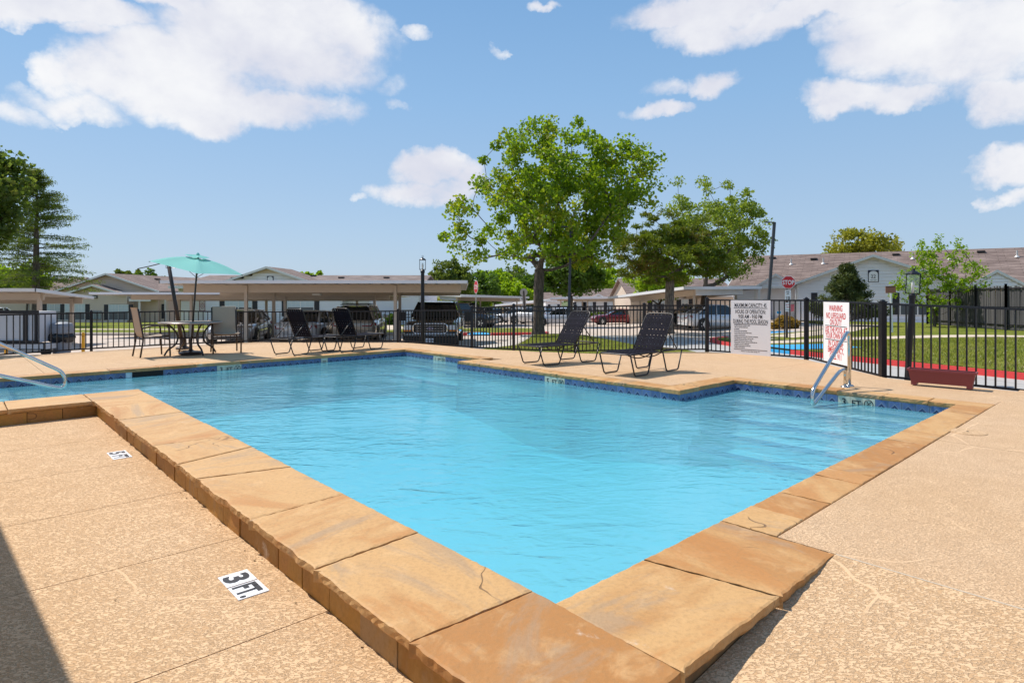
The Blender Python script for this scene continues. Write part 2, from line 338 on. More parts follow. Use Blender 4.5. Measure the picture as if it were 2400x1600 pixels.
# ------------------------------------------------------------------ object helpers
def V(px, py, d): return Vector(((px-CX)/F*d, d, H-(py-YH)/F*d))        # photo measurement + distance -> place
def G(px, py, z=0.0):                                                    # photo measurement of a foot standing at height z
    d = (H-z)*F/(py-YH); return Vector(((px-CX)/F*d, d, z))
NW = Vector((.1885, 2.58, 0)); AV = Vector((-.6756, .7373, 0)); BV = Vector((.7373, .6756, 0))
def W(a, b, z=0.0): return NW + AV*a + BV*b + Vector((0, 0, z))          # pool frame: a along the long side, b across
def ab(p): r = Vector((p[0], p[1], 0))-NW; return r.dot(AV), r.dot(BV)
def T(x, y):                                                             # the lot falls away beyond the deck
    t = min(1, max(0, (x-9)/9)); t = t*t*(3-2*t)
    s = -.0245*(1-t) - .010*t
    yy = min(max(y, 10), 260)
    return -.25 + s*(yy-10)

class MB:
    def __init__(s): s.v = []; s.f = []; s.m = []; s.uv = None
    def add(s, vs, fs, mi=0):
        o = len(s.v); s.v += [tuple(p) for p in vs]
        for f in fs: s.f.append(tuple(i+o for i in f)); s.m.append(mi)
    def hexa(s, p, mi=0):       # 0-3 bottom ring, 4-7 top ring
        s.add(p, [(3,2,1,0),(4,5,6,7),(0,1,5,4),(1,2,6,5),(2,3,7,6),(3,0,4,7)], mi)
    def box(s, c, size, mi=0, ux=(1,0,0), uy=(0,1,0), uz=(0,0,1)):
        c = Vector(c); x = Vector(ux).normalized()*size[0]/2; y = Vector(uy).normalized()*size[1]/2; z = Vector(uz).normalized()*size[2]/2
        s.hexa([c-x-y-z, c+x-y-z, c+x+y-z, c-x+y-z, c-x-y+z, c+x-y+z, c+x+y+z, c-x+y+z], mi)
    def bar(s, p, q, w, h=None, mi=0, up=(0,0,1)):
        p = Vector(p); q = Vector(q); d = (q-p); L = d.length; d.normalize(); up = Vector(up)
        if abs(d.dot(up)) > .98: up = Vector((0, 1, 0))
        x = d.cross(up).normalized(); z = x.cross(d).normalized()
        s.box((p+q)/2, (L, w, h or w), mi, d, x, z)
    def tube(s, pts, r, n=8, mi=0, closed=False, cap=True):
        pts = [Vector(p) for p in pts]; N = len(pts); rs = r if isinstance(r, (list, tuple)) else [r]*N
        o = len(s.v); prev = None
        for i, p in enumerate(pts):
            a = pts[i-1] if i > 0 else (pts[-1] if closed else p); b = pts[i+1] if i < N-1 else (pts[0] if closed else p)
            t = (b-a)
            if t.length < 1e-9: t = Vector((0, 0, 1))
            t.normalize()
            if prev is None:
                u = t.cross(Vector((0, 0, 1)));
                if u.length < .05: u = t.cross(Vector((0, 1, 0)))
            else: u = prev - t*prev.dot(t)
            u.normalize(); prev = u; w = t.cross(u)
            for k in range(n):
                an = 2*math.pi*k/n; s.v.append(tuple(p + (u*math.cos(an)+w*math.sin(an))*rs[i]))
        for i in range(N if closed else N-1):
            j = (i+1) % N
            for k in range(n):
                s.f.append((o+i*n+k, o+i*n+(k+1) % n, o+j*n+(k+1) % n, o+j*n+k)); s.m.append(mi)
        if cap and not closed:
            s.f.append(tuple(o+k for k in range(n))[::-1]); s.m.append(mi)
            s.f.append(tuple(o+(N-1)*n+k for k in range(n))); s.m.append(mi)
    def lathe(s, prof, c=(0,0,0), n=16, mi=0, axis=(0,0,1)):
        c = Vector(c); ax = Vector(axis).normalized(); u = ax.orthogonal().normalized(); w = ax.cross(u); o = len(s.v)
        for (r, z) in prof:
            for k in range(n):
                an = 2*math.pi*k/n; s.v.append(tuple(c+ax*z+(u*math.cos(an)+w*math.sin(an))*r))
        for i in range(len(prof)-1):
            for k in range(n): s.f.append((o+i*n+k, o+i*n+(k+1) % n, o+(i+1)*n+(k+1) % n, o+(i+1)*n+k)); s.m.append(mi)
        s.f.append(tuple(o+k for k in range(n))[::-1]); s.m.append(mi)
        s.f.append(tuple(o+(len(prof)-1)*n+k for k in range(n))); s.m.append(mi)
    def prism(s, top, dv, mi=0):
        top = [Vector(p) for p in top]; dv = Vector(dv); n = len(top)
        fs = [tuple(range(n)), tuple(range(2*n-1, n-1, -1))] + [(i, i+n, (i+1) % n+n, (i+1) % n) for i in range(n)]
        s.add(top+[p+dv for p in top], fs, mi)
    def build(s, name, mats, parent=None, smooth=False, local=False, uv=None):
        me = bpy.data.meshes.new(name); me.from_pydata(s.v, [], s.f)
        if not isinstance(mats, (list, tuple)): mats = [mats]
        for m in mats: me.materials.append(m)
        if len(mats) > 1: me.polygons.foreach_set('material_index', s.m)
        if smooth: me.polygons.foreach_set('use_smooth', [True]*len(me.polygons))
        if uv is not None:
            l = me.uv_layers.new(name='UVMap'); co = [c for p in me.polygons for vi in p.vertices for c in uv(me.vertices[vi].co, p.normal)]
            l.data.foreach_set('uv', co)
        return link(name, me, parent, local)
def link(name, me, parent=None, local=False):
    o = bpy.data.objects.new(name, me); COL.objects.link(o)
    if parent is not None:
        o.parent = parent
        if not local and parent.type == 'EMPTY': o.matrix_parent_inverse = Matrix.Translation(-parent.location)
    return o
def recalc(o):
    bm = bmesh.new(); bm.from_mesh(o.data); bmesh.ops.recalc_face_normals(bm, faces=bm.faces); bm.to_mesh(o.data); bm.free(); return o
def tag(o, label=None, cat=None, group=None, kind=None):
    for k, v in (('label', label), ('category', cat), ('group', group), ('kind', kind)):
        if v: o[k] = v
    return o
def thing(name, label, cat, loc=(0,0,0), rz=0.0, group=None):
    o = bpy.data.objects.new(name, None); COL.objects.link(o); o.location = loc; o.rotation_euler = (0, 0, rz)
    o.empty_display_size = .2
    return tag(o, label, cat, group)
def root(name, loc=(0,0,0), kind='structure'):
    o = bpy.data.objects.new(name, None); COL.objects.link(o); o.location = loc; o['kind'] = kind; return o
def copy_tree(o, parent=None):
    c = o.copy(); COL.objects.link(c)
    if parent is not None: c.parent = parent
    for ch in list(o.children): copy_tree(ch, c)
    return c
def piece(name, me, parent, loc, rot=(0,0,0), scale=None, local=False):   # one of many alike pieces, sharing its mesh
    o = link(name, me, parent, local); o.location = loc; o.rotation_euler = rot
    if scale: o.scale = scale
    return o

def clip(poly, cell):
    """Sutherland-Hodgman: polygon (may be concave) clipped to a convex cell, both lists of (x, y), cell counter-clockwise"""
    out_ = poly
    for i in range(len(cell)):
        ax, ay = cell[i]; bx, by = cell[(i+1) % len(cell)]; inp = out_; out_ = []
        if not inp: return []
        def side(p): return (bx-ax)*(p[1]-ay)-(by-ay)*(p[0]-ax)
        for j in range(len(inp)):
            p, q = inp[j-1], inp[j]; sp, sq = side(p), side(q)
            if (sp >= 0) != (sq >= 0):
                t = sp/(sp-sq); out_.append((p[0]+(q[0]-p[0])*t, p[1]+(q[1]-p[1])*t))
            if sq >= 0: out_.append(q)
    res = []
    for p in out_:
        if not res or (abs(p[0]-res[-1][0])+abs(p[1]-res[-1][1])) > 1e-5: res.append(p)
    if len(res) > 1 and abs(res[0][0]-res[-1][0])+abs(res[0][1]-res[-1][1]) < 1e-5: res.pop()
    return res if len(res) >= 3 else []
def inside(p, poly):
    r = False; j = len(poly)-1
    for i in range(len(poly)):
        if (poly[i][1] > p[1]) != (poly[j][1] > p[1]) and p[0] < (poly[j][0]-poly[i][0])*(p[1]-poly[i][1])/(poly[j][1]-poly[i][1])+poly[i][0]: r = not r
        j = i
    return r
def ccw(poly):
    a = sum(poly[i-1][0]*poly[i][1]-poly[i][0]*poly[i-1][1] for i in range(len(poly)))
    return poly if a > 0 else poly[::-1]
def drape(poly, cell, dz, mb=None):
    mb = mb or MB(); poly = ccw(poly)
    xs = [p[0] for p in poly]; ys = [p[1] for p in poly]
    x = math.floor(min(xs)/cell)*cell
    while x < max(xs):
        y = math.floor(min(ys)/cell)*cell
        while y < max(ys):
            c = clip(poly, [(x, y), (x+cell, y), (x+cell, y+cell), (x, y+cell)])
            if c: mb.add([(q[0], q[1], T(*q)+dz) for q in c], [tuple(range(len(c)))])
            y += cell
        x += cell
    return mb
def path(pts, n=6):       # Catmull-Rom through points
    pts = [Vector(p) for p in pts]; o = []
    for i in range(len(pts)-1):
        p0 = pts[max(i-1, 0)]; p1 = pts[i]; p2 = pts[i+1]; p3 = pts[min(i+2, len(pts)-1)]
        for k in range(n):
            t = k/n; o.append(.5*((2*p1)+(p2-p0)*t+(2*p0-5*p1+4*p2-p3)*t*t+(3*p1-p0-3*p2+p3)*t**3))
    return o+[pts[-1]]
def fillet(pts, r, n=6):  # round the corners of a bent pipe
    pts = [Vector(p) for p in pts]; o = [pts[0]]
    for i in range(1, len(pts)-1):
        a, b, c = pts[i-1], pts[i], pts[i+1]; d1 = (a-b); d2 = (c-b); k = min(r, d1.length*.49, d2.length*.49)
        p = b+d1.normalized()*k; q = b+d2.normalized()*k
        for j in range(n+1):
            t = j/n; o.append(p*(1-t)**2+b*2*t*(1-t)+q*t*t)
    return o+[pts[-1]]

_TXT = {}
def text_mesh(s, size, squeeze=1.0, bold=0.0, align='CENTER'):
    key = (s, size, squeeze, bold, align)
    if key in _TXT: return _TXT[key]
    cu = bpy.data.curves.new('lettering', 'FONT'); cu.body = s; cu.size = size; cu.align_x = align; cu.offset = bold; cu.resolution_u = 3
    o = bpy.data.objects.new('lettering', cu); COL.objects.link(o)
    me = bpy.data.meshes.new_from_object(o.evaluated_get(bpy.context.evaluated_depsgraph_get()))
    bpy.data.objects.remove(o); bpy.data.curves.remove(cu)
    for v in me.vertices: v.co.x *= squeeze
    me.name = 'lettering'; _TXT[key] = me; return me
def letter(parent, s, size, pos, right, up, m, squeeze=1.0, bold=0.0, align='CENTER', local=False, name='lettering'):
    me = text_mesh(s, size, squeeze, bold, align)
    if not me.materials: me.materials.append(m)
    elif me.materials[0] != m: me = me.copy(); me.materials[0] = m
    o = link(name, me, parent, local)
    r = Vector(right).normalized(); u = Vector(up).normalized(); n = r.cross(u)
    mx = Matrix((r, u, n)).transposed().to_4x4(); mx.translation = Vector(pos); o.matrix_basis = mx
    return o

# ------------------------------------------------------------------ shared materials
M_deck = deck_material('sprayed_deck', 70, (.505,.30,.145), (.555,.36,.20), (.65,.415,.22), (.69,.475,.29))
M_deck2 = deck_material('fine_sprayed_deck', 100, (.555,.34,.175), (.60,.395,.235), (.66,.425,.23), (.71,.49,.305))
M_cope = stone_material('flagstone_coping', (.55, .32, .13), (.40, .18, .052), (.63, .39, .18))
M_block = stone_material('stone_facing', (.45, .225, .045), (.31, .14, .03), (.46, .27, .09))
M_tile = tile_material(); M_marker = mat('cream_tile', (.62, .62, .48), .25, vary=.06)
M_ink = mat('black_print', (.015, .015, .02), .5); M_red = mat('red_print', (.55, .02, .025), .5)
M_white = mat('white_sheet', (.80, .80, .82), .45); M_wpaint = mat('white_trim_paint', (.72, .71, .70), .55, var=(2, .05))
M_grass = grass_material()
M_lot = concrete_material('lot_concrete', (.50, .41, .34), (.60, .50, .42), (.33, .27, .23))
M_road = concrete_material('drive_concrete', (.38, .36, .34), (.46, .44, .41), (.26, .25, .24))
M_walk = concrete_material('walk_concrete', (.55, .45, .33), (.64, .53, .40), (.40, .32, .24))
M_iron = mat('black_iron', (.012, .012, .016), .38, .3, bump=(60, .001))
M_steel = mat('stainless_tube', (.62, .61, .58), .16, 1.0)
M_bronze = mat('dark_bronze_frame', (.045, .032, .028), .4, .4)
M_redcurb = mat('red_kerb_paint', (.62, .045, .045), .6, var=(6, .18)); M_blue = mat('blue_ramp_paint', (.03, .34, .66), .6, var=(5, .12))
M_kerb = mat('kerb_concrete', (.52, .45, .38), .85, var=(4, .15))
M_water, M_wside = water_material()
M_plaster = mat('pool_plaster', (.70, .86, .90), .7, var=(1.2, .05)); M_nose = mat('navy_step_tile', (.02, .10, .38), .3)
M_dark = mat('dark_gap', (.02, .017, .014), .9)
from mathutils import noise as mnoise
# ================================================================== SETTING: ground, lot, lawns, kerbs
BZ = -.05
outl = [W(-9,-12), W(2,-12), Vector((-15,11.5,0)), Vector((-12.5,13.2,0)), G(110,830,BZ), G(214,823,BZ), G(420,811,BZ), G(600,801.8,BZ), G(760,802,BZ), G(932,804,BZ),
        G(968,806.5,BZ), G(1140,821.5,BZ), G(1300,827.5,BZ), G(1405,831,BZ), G(1500,828,BZ), G(1600,824.5,BZ), G(1665,824.5,BZ), G(1780,832,BZ), G(1890,843,BZ),
        G(1985,866,BZ), G(2075,889,BZ), G(2240,908,BZ), G(2420,925,BZ), W(-.3,16), W(-6,15), W(-12,8), W(-12,-6)]
OUT = ccw([(p.x, p.y) for p in outl])
cen = (0.0, 7.0)
shr = [(p[0]+(cen[0]-p[0])*.07, p[1]+(cen[1]-p[1])*.07) for p in OUT]

mb = MB()
def cells(x0, x1, y0, y1, s, skip=None):
    nx, ny = round((x1-x0)/s), round((y1-y0)/s)
    for i in range(nx):
        for j in range(ny):
            x, y = x0+i*s, y0+j*s; q = [(x, y), (x+s, y), (x+s, y+s), (x, y+s)]
            if skip and any(inside(p, skip) for p in q): continue
            mb.add([(p[0], p[1], T(*p)) for p in q], [(0, 1, 2, 3)])
cells(-24, 24, -10, 26, .5, shr)
cells(-96, -24, -10, 26, 4); cells(24, 96, -10, 26, 4); cells(-96, 96, 26, 150, 4)
o = mb.build('parking_lot', M_lot); o['kind'] = 'structure'
# darker concrete drive that sweeps past the right of the fence
drive = [(5.2,16.2),(7.4,11.2),(8.6,8.6),(10,5),(11.5,5),(10.4,10),(9.5,14),(8.6,18),(8.1,22),(8.0,27),(8.4,31),(4,31),(2.5,27),(4.2,20)]
o = drape(drive, 1.0, .005).build('driveway', M_road); o['kind'] = 'structure'
mb = MB()
for (x0, x1, y0, y1) in ((-3000,3000,150,3200),(-3000,-96,-600,150),(96,3000,-600,150),(-96,96,-600,-10)):
    n = 8
    for i in range(n):
        for j in range(n):
            xa, xb = x0+(x1-x0)*i/n, x0+(x1-x0)*(i+1)/n; ya, yb = y0+(y1-y0)*j/n, y0+(y1-y0)*(j+1)/n
            mb.add([(x, y, T(x, y)-.02) for x, y in ((xa,ya),(xb,ya),(xb,yb),(xa,yb))], [(0,1,2,3)])
o = mb.build('ground', mat('far_meadow', (.10, .12, .035), .95, var=(.02, .3))); o['kind'] = 'structure'
# low wooded rise behind the left-hand houses
mb = MB(); n = 40
for i in range(n):
    for j in range(6):
        def hp(i, j):
            x = -160+i*4.5; y = 170+j*18; h = 9.5*math.exp(-((x+115)/42)**2)*math.sin(math.pi*min(1, j/5*.9+.05))*(1+.12*math.sin(i*1.7)+.1*math.sin(i*.6+j))
            return (x, y, T(x, y)-1+h)
        mb.add([hp(i,j), hp(i+1,j), hp(i+1,j+1), hp(i,j+1)], [(0,1,2,3)])
o = mb.build('hill', mat('wooded_hill', (.16, .15, .085), .95, var=(.35, .55)), smooth=True); o['kind'] = 'structure'

def kerb_run(name, pts, m, w=.16, h=.14, extra=None):
    mb = MB(); P = [Vector((p[0], p[1], 0)) for p in pts]
    q = path(P, 6)
    for i in range(len(q)-1):
        a, b = q[i], q[i+1]; d = (b-a).normalized(); nrm = Vector((-d.y, d.x, 0))*w
        ring = []
        for p in (a, b):
            z = T(p.x, p.y); ring.append([(p.x, p.y, z-.05), (p.x+nrm.x, p.y+nrm.y, z-.05), (p.x+nrm.x, p.y+nrm.y, z+h), (p.x+nrm.x*.12, p.y+nrm.y*.12, z+h-.012), (p.x, p.y, z+h-.045)])
        o_ = len(mb.v); mb.v += ring[0]+ring[1]
        for k in range(5): mb.f.append((o_+k, o_+5+k, o_+5+(k+1) % 5, o_+(k+1) % 5)); mb.m.append(0)
        if i == 0: mb.f.append((o_+4,o_+3,o_+2,o_+1,o_)); mb.m.append(0)
        if i == len(q)-2: mb.f.append((o_+5,o_+6,o_+7,o_+8,o_+9)); mb.m.append(0)
    o = recalc(mb.build(name, m)); o['kind'] = 'structure'; return o
def lawn(name, poly, dz=.13, cell=2.0, skirt=True):
    mb = drape(poly, cell, dz); p = ccw(poly)
    for i in range(len(p)):
        a, b = p[i-1], p[i]
        mb.add([(a[0],a[1],T(*a)-.1),(b[0],b[1],T(*b)-.1),(b[0],b[1],T(*b)+dz),(a[0],a[1],T(*a)+dz)], [(0,1,2,3)])
    o = mb.build(name, M_grass); o['kind'] = 'structure'; return o

RK = [(11.9,2),(10.6,7.5),(9.72,11.5),(8.95,15.0),(8.35,18.0),(8.1,20.5)]                 # right lawn's red kerb
RK2 = [(8.1,20.5),(8.0,23.0)]
right_lawn = [(p[0]+.16, p[1]) for p in RK]+[(8.27,20.6),(8.2,23),(8.6,25.5),(11,27.8),(14.5,29.4),(18.6,32.2),(19.5,40.5),(34,32),(60,20),(60,2)]
lawn('lawn', right_lawn)
kerb_run('kerb', RK[::-1][1:][::-1][:5], M_redcurb)
kerb_run('kerb', [(8.35,18.0),(8.22,19.0),(8.15,19.8)], M_blue, h=.10)
kerb_run('kerb', [(8.1,20.6),(8.0,23.0),(8.4,25.4),(9.6,27.0)], M_redcurb)
kerb_run('kerb', [(9.6,27.0),(11,27.7),(14.5,29.3),(18.6,32.1)], M_kerb)
# blue painted ramp wings where the walk meets the drive
def sheet(name, poly, m, dz, cell=1.0):
    o = drape(poly, cell, dz).build(name, m); o['kind'] = 'structure'; return o
sheet('ramp', [(8.36,18.2),(10.9,18.9),(10.7,20.9),(8.2,20.4)], M_blue, .138)
sheet('ramp', [(11.3,28.3),(13.6,29.3),(13.2,30.2),(11.0,29.1)], M_blue, .138)
# walks across the right lawn
sheet('footpath', [(8.9,21.3),(12.5,22.6),(18,22.5),(30,18.6),(30.3,19.8),(18.3,23.8),(12.4,24.0),(8.6,22.7)], M_walk, .137)
sheet('footpath', [(9.2,23.6),(12,25.3),(15.5,27.6),(20.4,33.5),(19.2,34.5),(14.6,29.0),(9.0,25.6)], M_walk, .134)
# the strip of lawn before the left-hand houses
LK = [(-60,31.5),(-30,31.2),(-14,31.0),(-6.6,30.9),(-3.6,30.5),(-3.3,33)]
lawn('lawn', [(-60,31.66),(-30,31.36),(-14,31.16),(-6.6,31.06),(-3.75,30.7),(-3.5,33),(-4.4,46),(-4,52),(-26,52),(-44,70),(-60,70)])
kerb_run('kerb', LK[:5], M_kerb)
sheet('footpath', [(-60,36.2),(-30,36),(-7,35.6),(-7,36.9),(-30,37.4),(-60,37.6)], M_walk, .137)
sheet('footpath', [(-15,37.2),(-13.6,37.2),(-15.8,47.9),(-17.2,47.9)], M_walk, .141)
sheet('footpath', [(-7.6,37),(-6.2,36.8),(-9.0,47.9),(-10.4,47.9)], M_walk, .141)
# planted island with red kerb in the middle of the lot
lawn('lawn', [(-1.0,31.1),(1.5,31.9),(1.9,38.5),(.2,39.8),(-3.2,39),(-3.6,36.5),(-2.9,34.6),(-1.4,33.6)])
kerb_run('kerb', [(-1.05,30.95),(.2,31.3),(1.6,31.75),(2.0,33)], M_redcurb)
kerb_run('kerb', [(-3.3,30.4),(-2.7,30.55),(-2.25,30.7)], M_redcurb)
sheet('ramp', [(-2.3,30.8),(-1.1,30.95),(-1.2,33.4),(-2.2,33.6)], M_blue, .06)
sheet('footpath', [(-3.2,33.7),(-1.6,33.5),(-2.6,35.4),(-3.4,36.4),(-4.0,36)], M_walk, .08)
# grass round the big tree and along the middle run of fence
lawn('lawn', [(-3.0,16.6),(-1.1,17.0),(.1,19.5),(.55,23.5),(.9,27.2),(2.0,28.9),(3.2,27.2),(3.6,24),(3.9,20),(4.9,17.2),(5.0,15.0),(4.2,14.1),(2.6,13.3),(1.0,13.4),(-.7,14.3),(-2.6,16.0)], dz=.19, cell=1.0)
sheet('footpath', [(-.55,18.1),(.15,19.4),(.62,23.6),(.98,27.0),(.5,27.2),(.1,23.9),(-.45,20.2),(-1.1,18.6)], M_kerb, .20)
lawn('lawn', [(-16,11.2),(-13.6,13.9),(-11.6,14.9),(-10.8,14.3),(-12.4,12.9),(-13.5,11.6),(-15,10.8)], dz=.22, cell=1.0)
# painted bay lines
mb = MB()
for x in (-16.3,-13.6,-10.9,-8.2,-5.5,-2.8):
    mb = drape([(x,21.3),(x+.1,21.3),(x-.25,26.5),(x-.35,26.5)], 2.0, .012, mb)
o = mb.build('bay_lines', mat('faded_line_paint', (.62,.60,.56), .8, var=(5,.15))); o['kind'] = 'structure'

# ================================================================== POOL DECK (one slab between joints = one piece)
deck = root('pool_deck', NW)
def out_ab(): return [ab(p) for p in OUT]
OAB = ccw(out_ab())
def slab(cells_ab, zf, top_thick=.10, inset=.0035, m=None):
    (a0, a1, b0, b1) = cells_ab
    a0 += inset; a1 -= inset; b0 += inset; b1 -= inset
    c = clip(OAB, ccw([(a0, b0), (a1, b0), (a1, b1), (a0, b1)]))
    if not c: return
    c = ccw(c); top = [W(p[0], p[1], zf(p[0], p[1])) for p in c]
    mb = MB(); n = len(c); und = [p+Vector((0,0,-max(top_thick, .02))) for p in top]
    # W maps (a, b) with a flip, so the ring runs the other way round seen from above
    mb.add(top+und, [tuple(range(n))[::-1], tuple(range(n, 2*n))]+[(i, (i+1) % n, (i+1) % n+n, i+n) for i in range(n)])
    o = recalc(mb.build('slab', m or (M_deck if zf is low or zf is ramp else M_deck2), deck)); return o
flat = lambda a, b: 0.0
def fall(a, b):    # far deck sheds water towards the fence
    return -.05*min(1, max(0, max((a-11.05)/3.5, (b-7.34)/4 if a < 4 else (b-5.8)/5)))
low = lambda a, b: -.18
ramp = lambda a, b: -.18*max(0, min(1, (1.43-b)/2.04))
EDG = -.565
for a0, a1 in ((-9,-4),(-4,-1.4),(-1.4,-.25),(-.25,.95),(.95,2.15),(2.15,3.35),(3.35,4.55),(4.55,5.8),(5.8,7.285)):
    e = EDG if a0 > -.3 else (-.61 if a1 < -1 else EDG)
    for b0, b1 in ((-12,-7.2),(-7.2,-3.9),(-3.9,e)): slab((a0, a1, b0, b1), low, .25)
slab((-9,-4,-.61,1.43), ramp, .25); slab((-4,-.562,-.61,1.43), ramp, .25)
for b0, b1 in ((1.43,4.7),(4.7,7.9),(7.9,15.5)):
    slab((-12,-3.4,b0,b1), flat, .35); slab((-3.4,-.297,b0,b1), flat, .35)
slab((-.297,3.19,7.345,15.5), fall, .35)
slab((3.19,5.6,5.81,9.2), fall, .35); slab((3.19,5.6,9.2,15.5), fall, .35); slab((5.6,7.57,5.81,9.2), fall, .35); slab((5.6,7.57,9.2,15.5), fall, .35)
slab((7.57,11.06,6.41,9.0), fall, .35); slab((7.57,11.06,9.0,15.5), fall, .35)
for b0, b1 in ((8,15.5),(5,8),(2.2,5),(-.75,2.2),(-1.95,-.75),(-4.9,-1.95),(-13,-4.9)): slab((11.06,20,b0,b1), fall, .4)
slab((7.285,11.06,-4.9,-1.92), fall, .4); slab((7.285,11.06,-13,-4.9), fall, .4)
mb = MB()                                              # bedding seen down the joints
for c, z in (((-12,-.59,-12,1.40),-.40),((-12,-.3,1.46,15.5),-.03),((-.25,7.28,-12,-.6),-.23)):
    q = clip(OAB, ccw([(c[0],c[2]),(c[1],c[2]),(c[1],c[3]),(c[0],c[3])])); mb.add([W(p[0],p[1],z) for p in q], [tuple(range(len(q)))])
mb.build('bedding', M_dark, deck)
# joint sealant strip
mb = MB(); mb.hexa([W(-7,1.425,-.02), W(-.6,1.425,-.02), W(-.6,1.437,-.02), W(-7,1.437,-.02), W(-7,1.425,.001), W(-.6,1.425,.001), W(-.6,1.437,.001), W(-7,1.437,.001)])
mb.build('joint_sealant', mat('pale_sealant', (.50,.40,.29), .8), deck)
# round skimmer lid let into the deck
p = G(2268,1012); mb = MB(); mb.lathe([(.155,-.01),(.155,.004),(.12,.006),(.02,.006)], p, 24)
mb.build('access_lid', M_deck, deck); mb = MB(); mb.lathe([(.012,0),(.012,.008)], p, 8); mb.build('lid_plug', M_dark, deck)

# ================================================================== SWIMMING POOL
WZ = -.145
pool = thing('swimming_pool', 'L-shaped swimming pool with sandstone coping and blue patterned waterline tiles', 'pool', NW)
# pool plan in (a, b), corner by corner
PLAN = [(0,0),(8.0,0),(8.0,-1.6),(10.75,-1.6),(10.75,6.1),(7.88,6.1),(7.88,5.5),(2.87,5.5),(2.87,7.04),(0,7.04)]
def depth(a, b):
    d = .78+.42*math.exp(-((a-5.2)/2.0)**2)
    return d
mb = MB(); rects = [(0,8.0,0,5.5),(8.0,10.75,-1.6,5.5),(7.88,10.75,5.5,6.1),(0,2.87,5.5,7.04),(7.88,8.0,5.5,5.5)]
for (a0,a1,b0,b1) in rects[:4]:
    n, k = max(1, round((a1-a0)/.5)), max(1, round((b1-b0)/.5))
    for i in range(n):
        for j in range(k):
            q = [(a0+(a1-a0)*(i+x)/n, b0+(b1-b0)*(j+y)/k) for x, y in ((0,0),(1,0),(1,1),(0,1))]
            mb.add([W(p[0],p[1],WZ-depth(*p)) for p in q], [(3,2,1,0)])
for i in range(len(PLAN)):
    p, q = PLAN[i-1], PLAN[i]; n = max(1, round(math.hypot(q[0]-p[0], q[1]-p[1])/.5))
    for k in range(n):
        s, t = [(p[0]+(q[0]-p[0])*x, p[1]+(q[1]-p[1])*x) for x in (k/n, (k+1)/n)]
        mb.add([W(*s,WZ-depth(*s)), W(*t,WZ-depth(*t)), W(*t,-.052), W(*s,-.052)], [(0,1,2,3)])
mb.build('basin', M_plaster, pool)
# water: a closed body with rippled top
mb = MB(); top = [W(p[0],p[1],WZ) for p in PLAN]
e = .004; n = len(PLAN)
mb.add(top, [tuple(range(n))[::-1]], 0)
bot = [W(p[0],p[1],WZ-1.35) for p in PLAN]; mb.add(top+bot, [tuple(range(n, 2*n))]+[(i,(i+1) % n,(i+1) % n+n,i+n) for i in range(n)], 1)
wo = mb.build('pool_water', [M_water, M_wside])
bm = bmesh.new(); bm.from_mesh(wo.data); bmesh.ops.remove_doubles(bm, verts=bm.verts, dist=1e-5); bmesh.ops.recalc_face_normals(bm, faces=bm.faces); bm.to_mesh(wo.data); bm.free()
wo['kind'] = 'structure'
# underwater steps with navy nosing
def step(a0,a1,b0,b1,z,edge):
    mb = MB(); mb.hexa([W(a0,b0,z-.8),W(a1,b0,z-.8),W(a1,b1,z-.8),W(a0,b1,z-.8),W(a0,b0,z),W(a1,b0,z),W(a1,b1,z),W(a0,b1,z)])
    s = recalc(mb.build('step', M_plaster, pool))
    e0 = {'b-':(a0,a1,b0-.004,b0+.045),'b+':(a0,a1,b1-.045,b1+.004),'a-':(a0-.004,a0+.045,b0,b1)}[edge]
    mb = MB(); mb.hexa([W(e0[0],e0[2],z-.05),W(e0[1],e0[2],z-.05),W(e0[1],e0[3],z-.05),W(e0[0],e0[3],z-.05),W(e0[0],e0[2],z+.003),W(e0[1],e0[2],z+.003),W(e0[1],e0[3],z+.003),W(e0[0],e0[3],z+.003)])
    recalc(mb.build('nosing', M_nose, s, local=True))
for k in range(4): step(.015, 2.855, 6.70-.33*k, 7.03-.33*k if k else 7.03, WZ-.14-.17*k, 'b-')
for k in range(3): step(8.015, 10.74, -1.59 if k == 0 else -1.59+.38*k, -1.21+.38*k, WZ-.14-.18*k, 'b+')
for k in range(2): step(7.9, 10.74, 5.78-.3*k, 6.09-.31*k, WZ-.16-.2*k, 'b-')

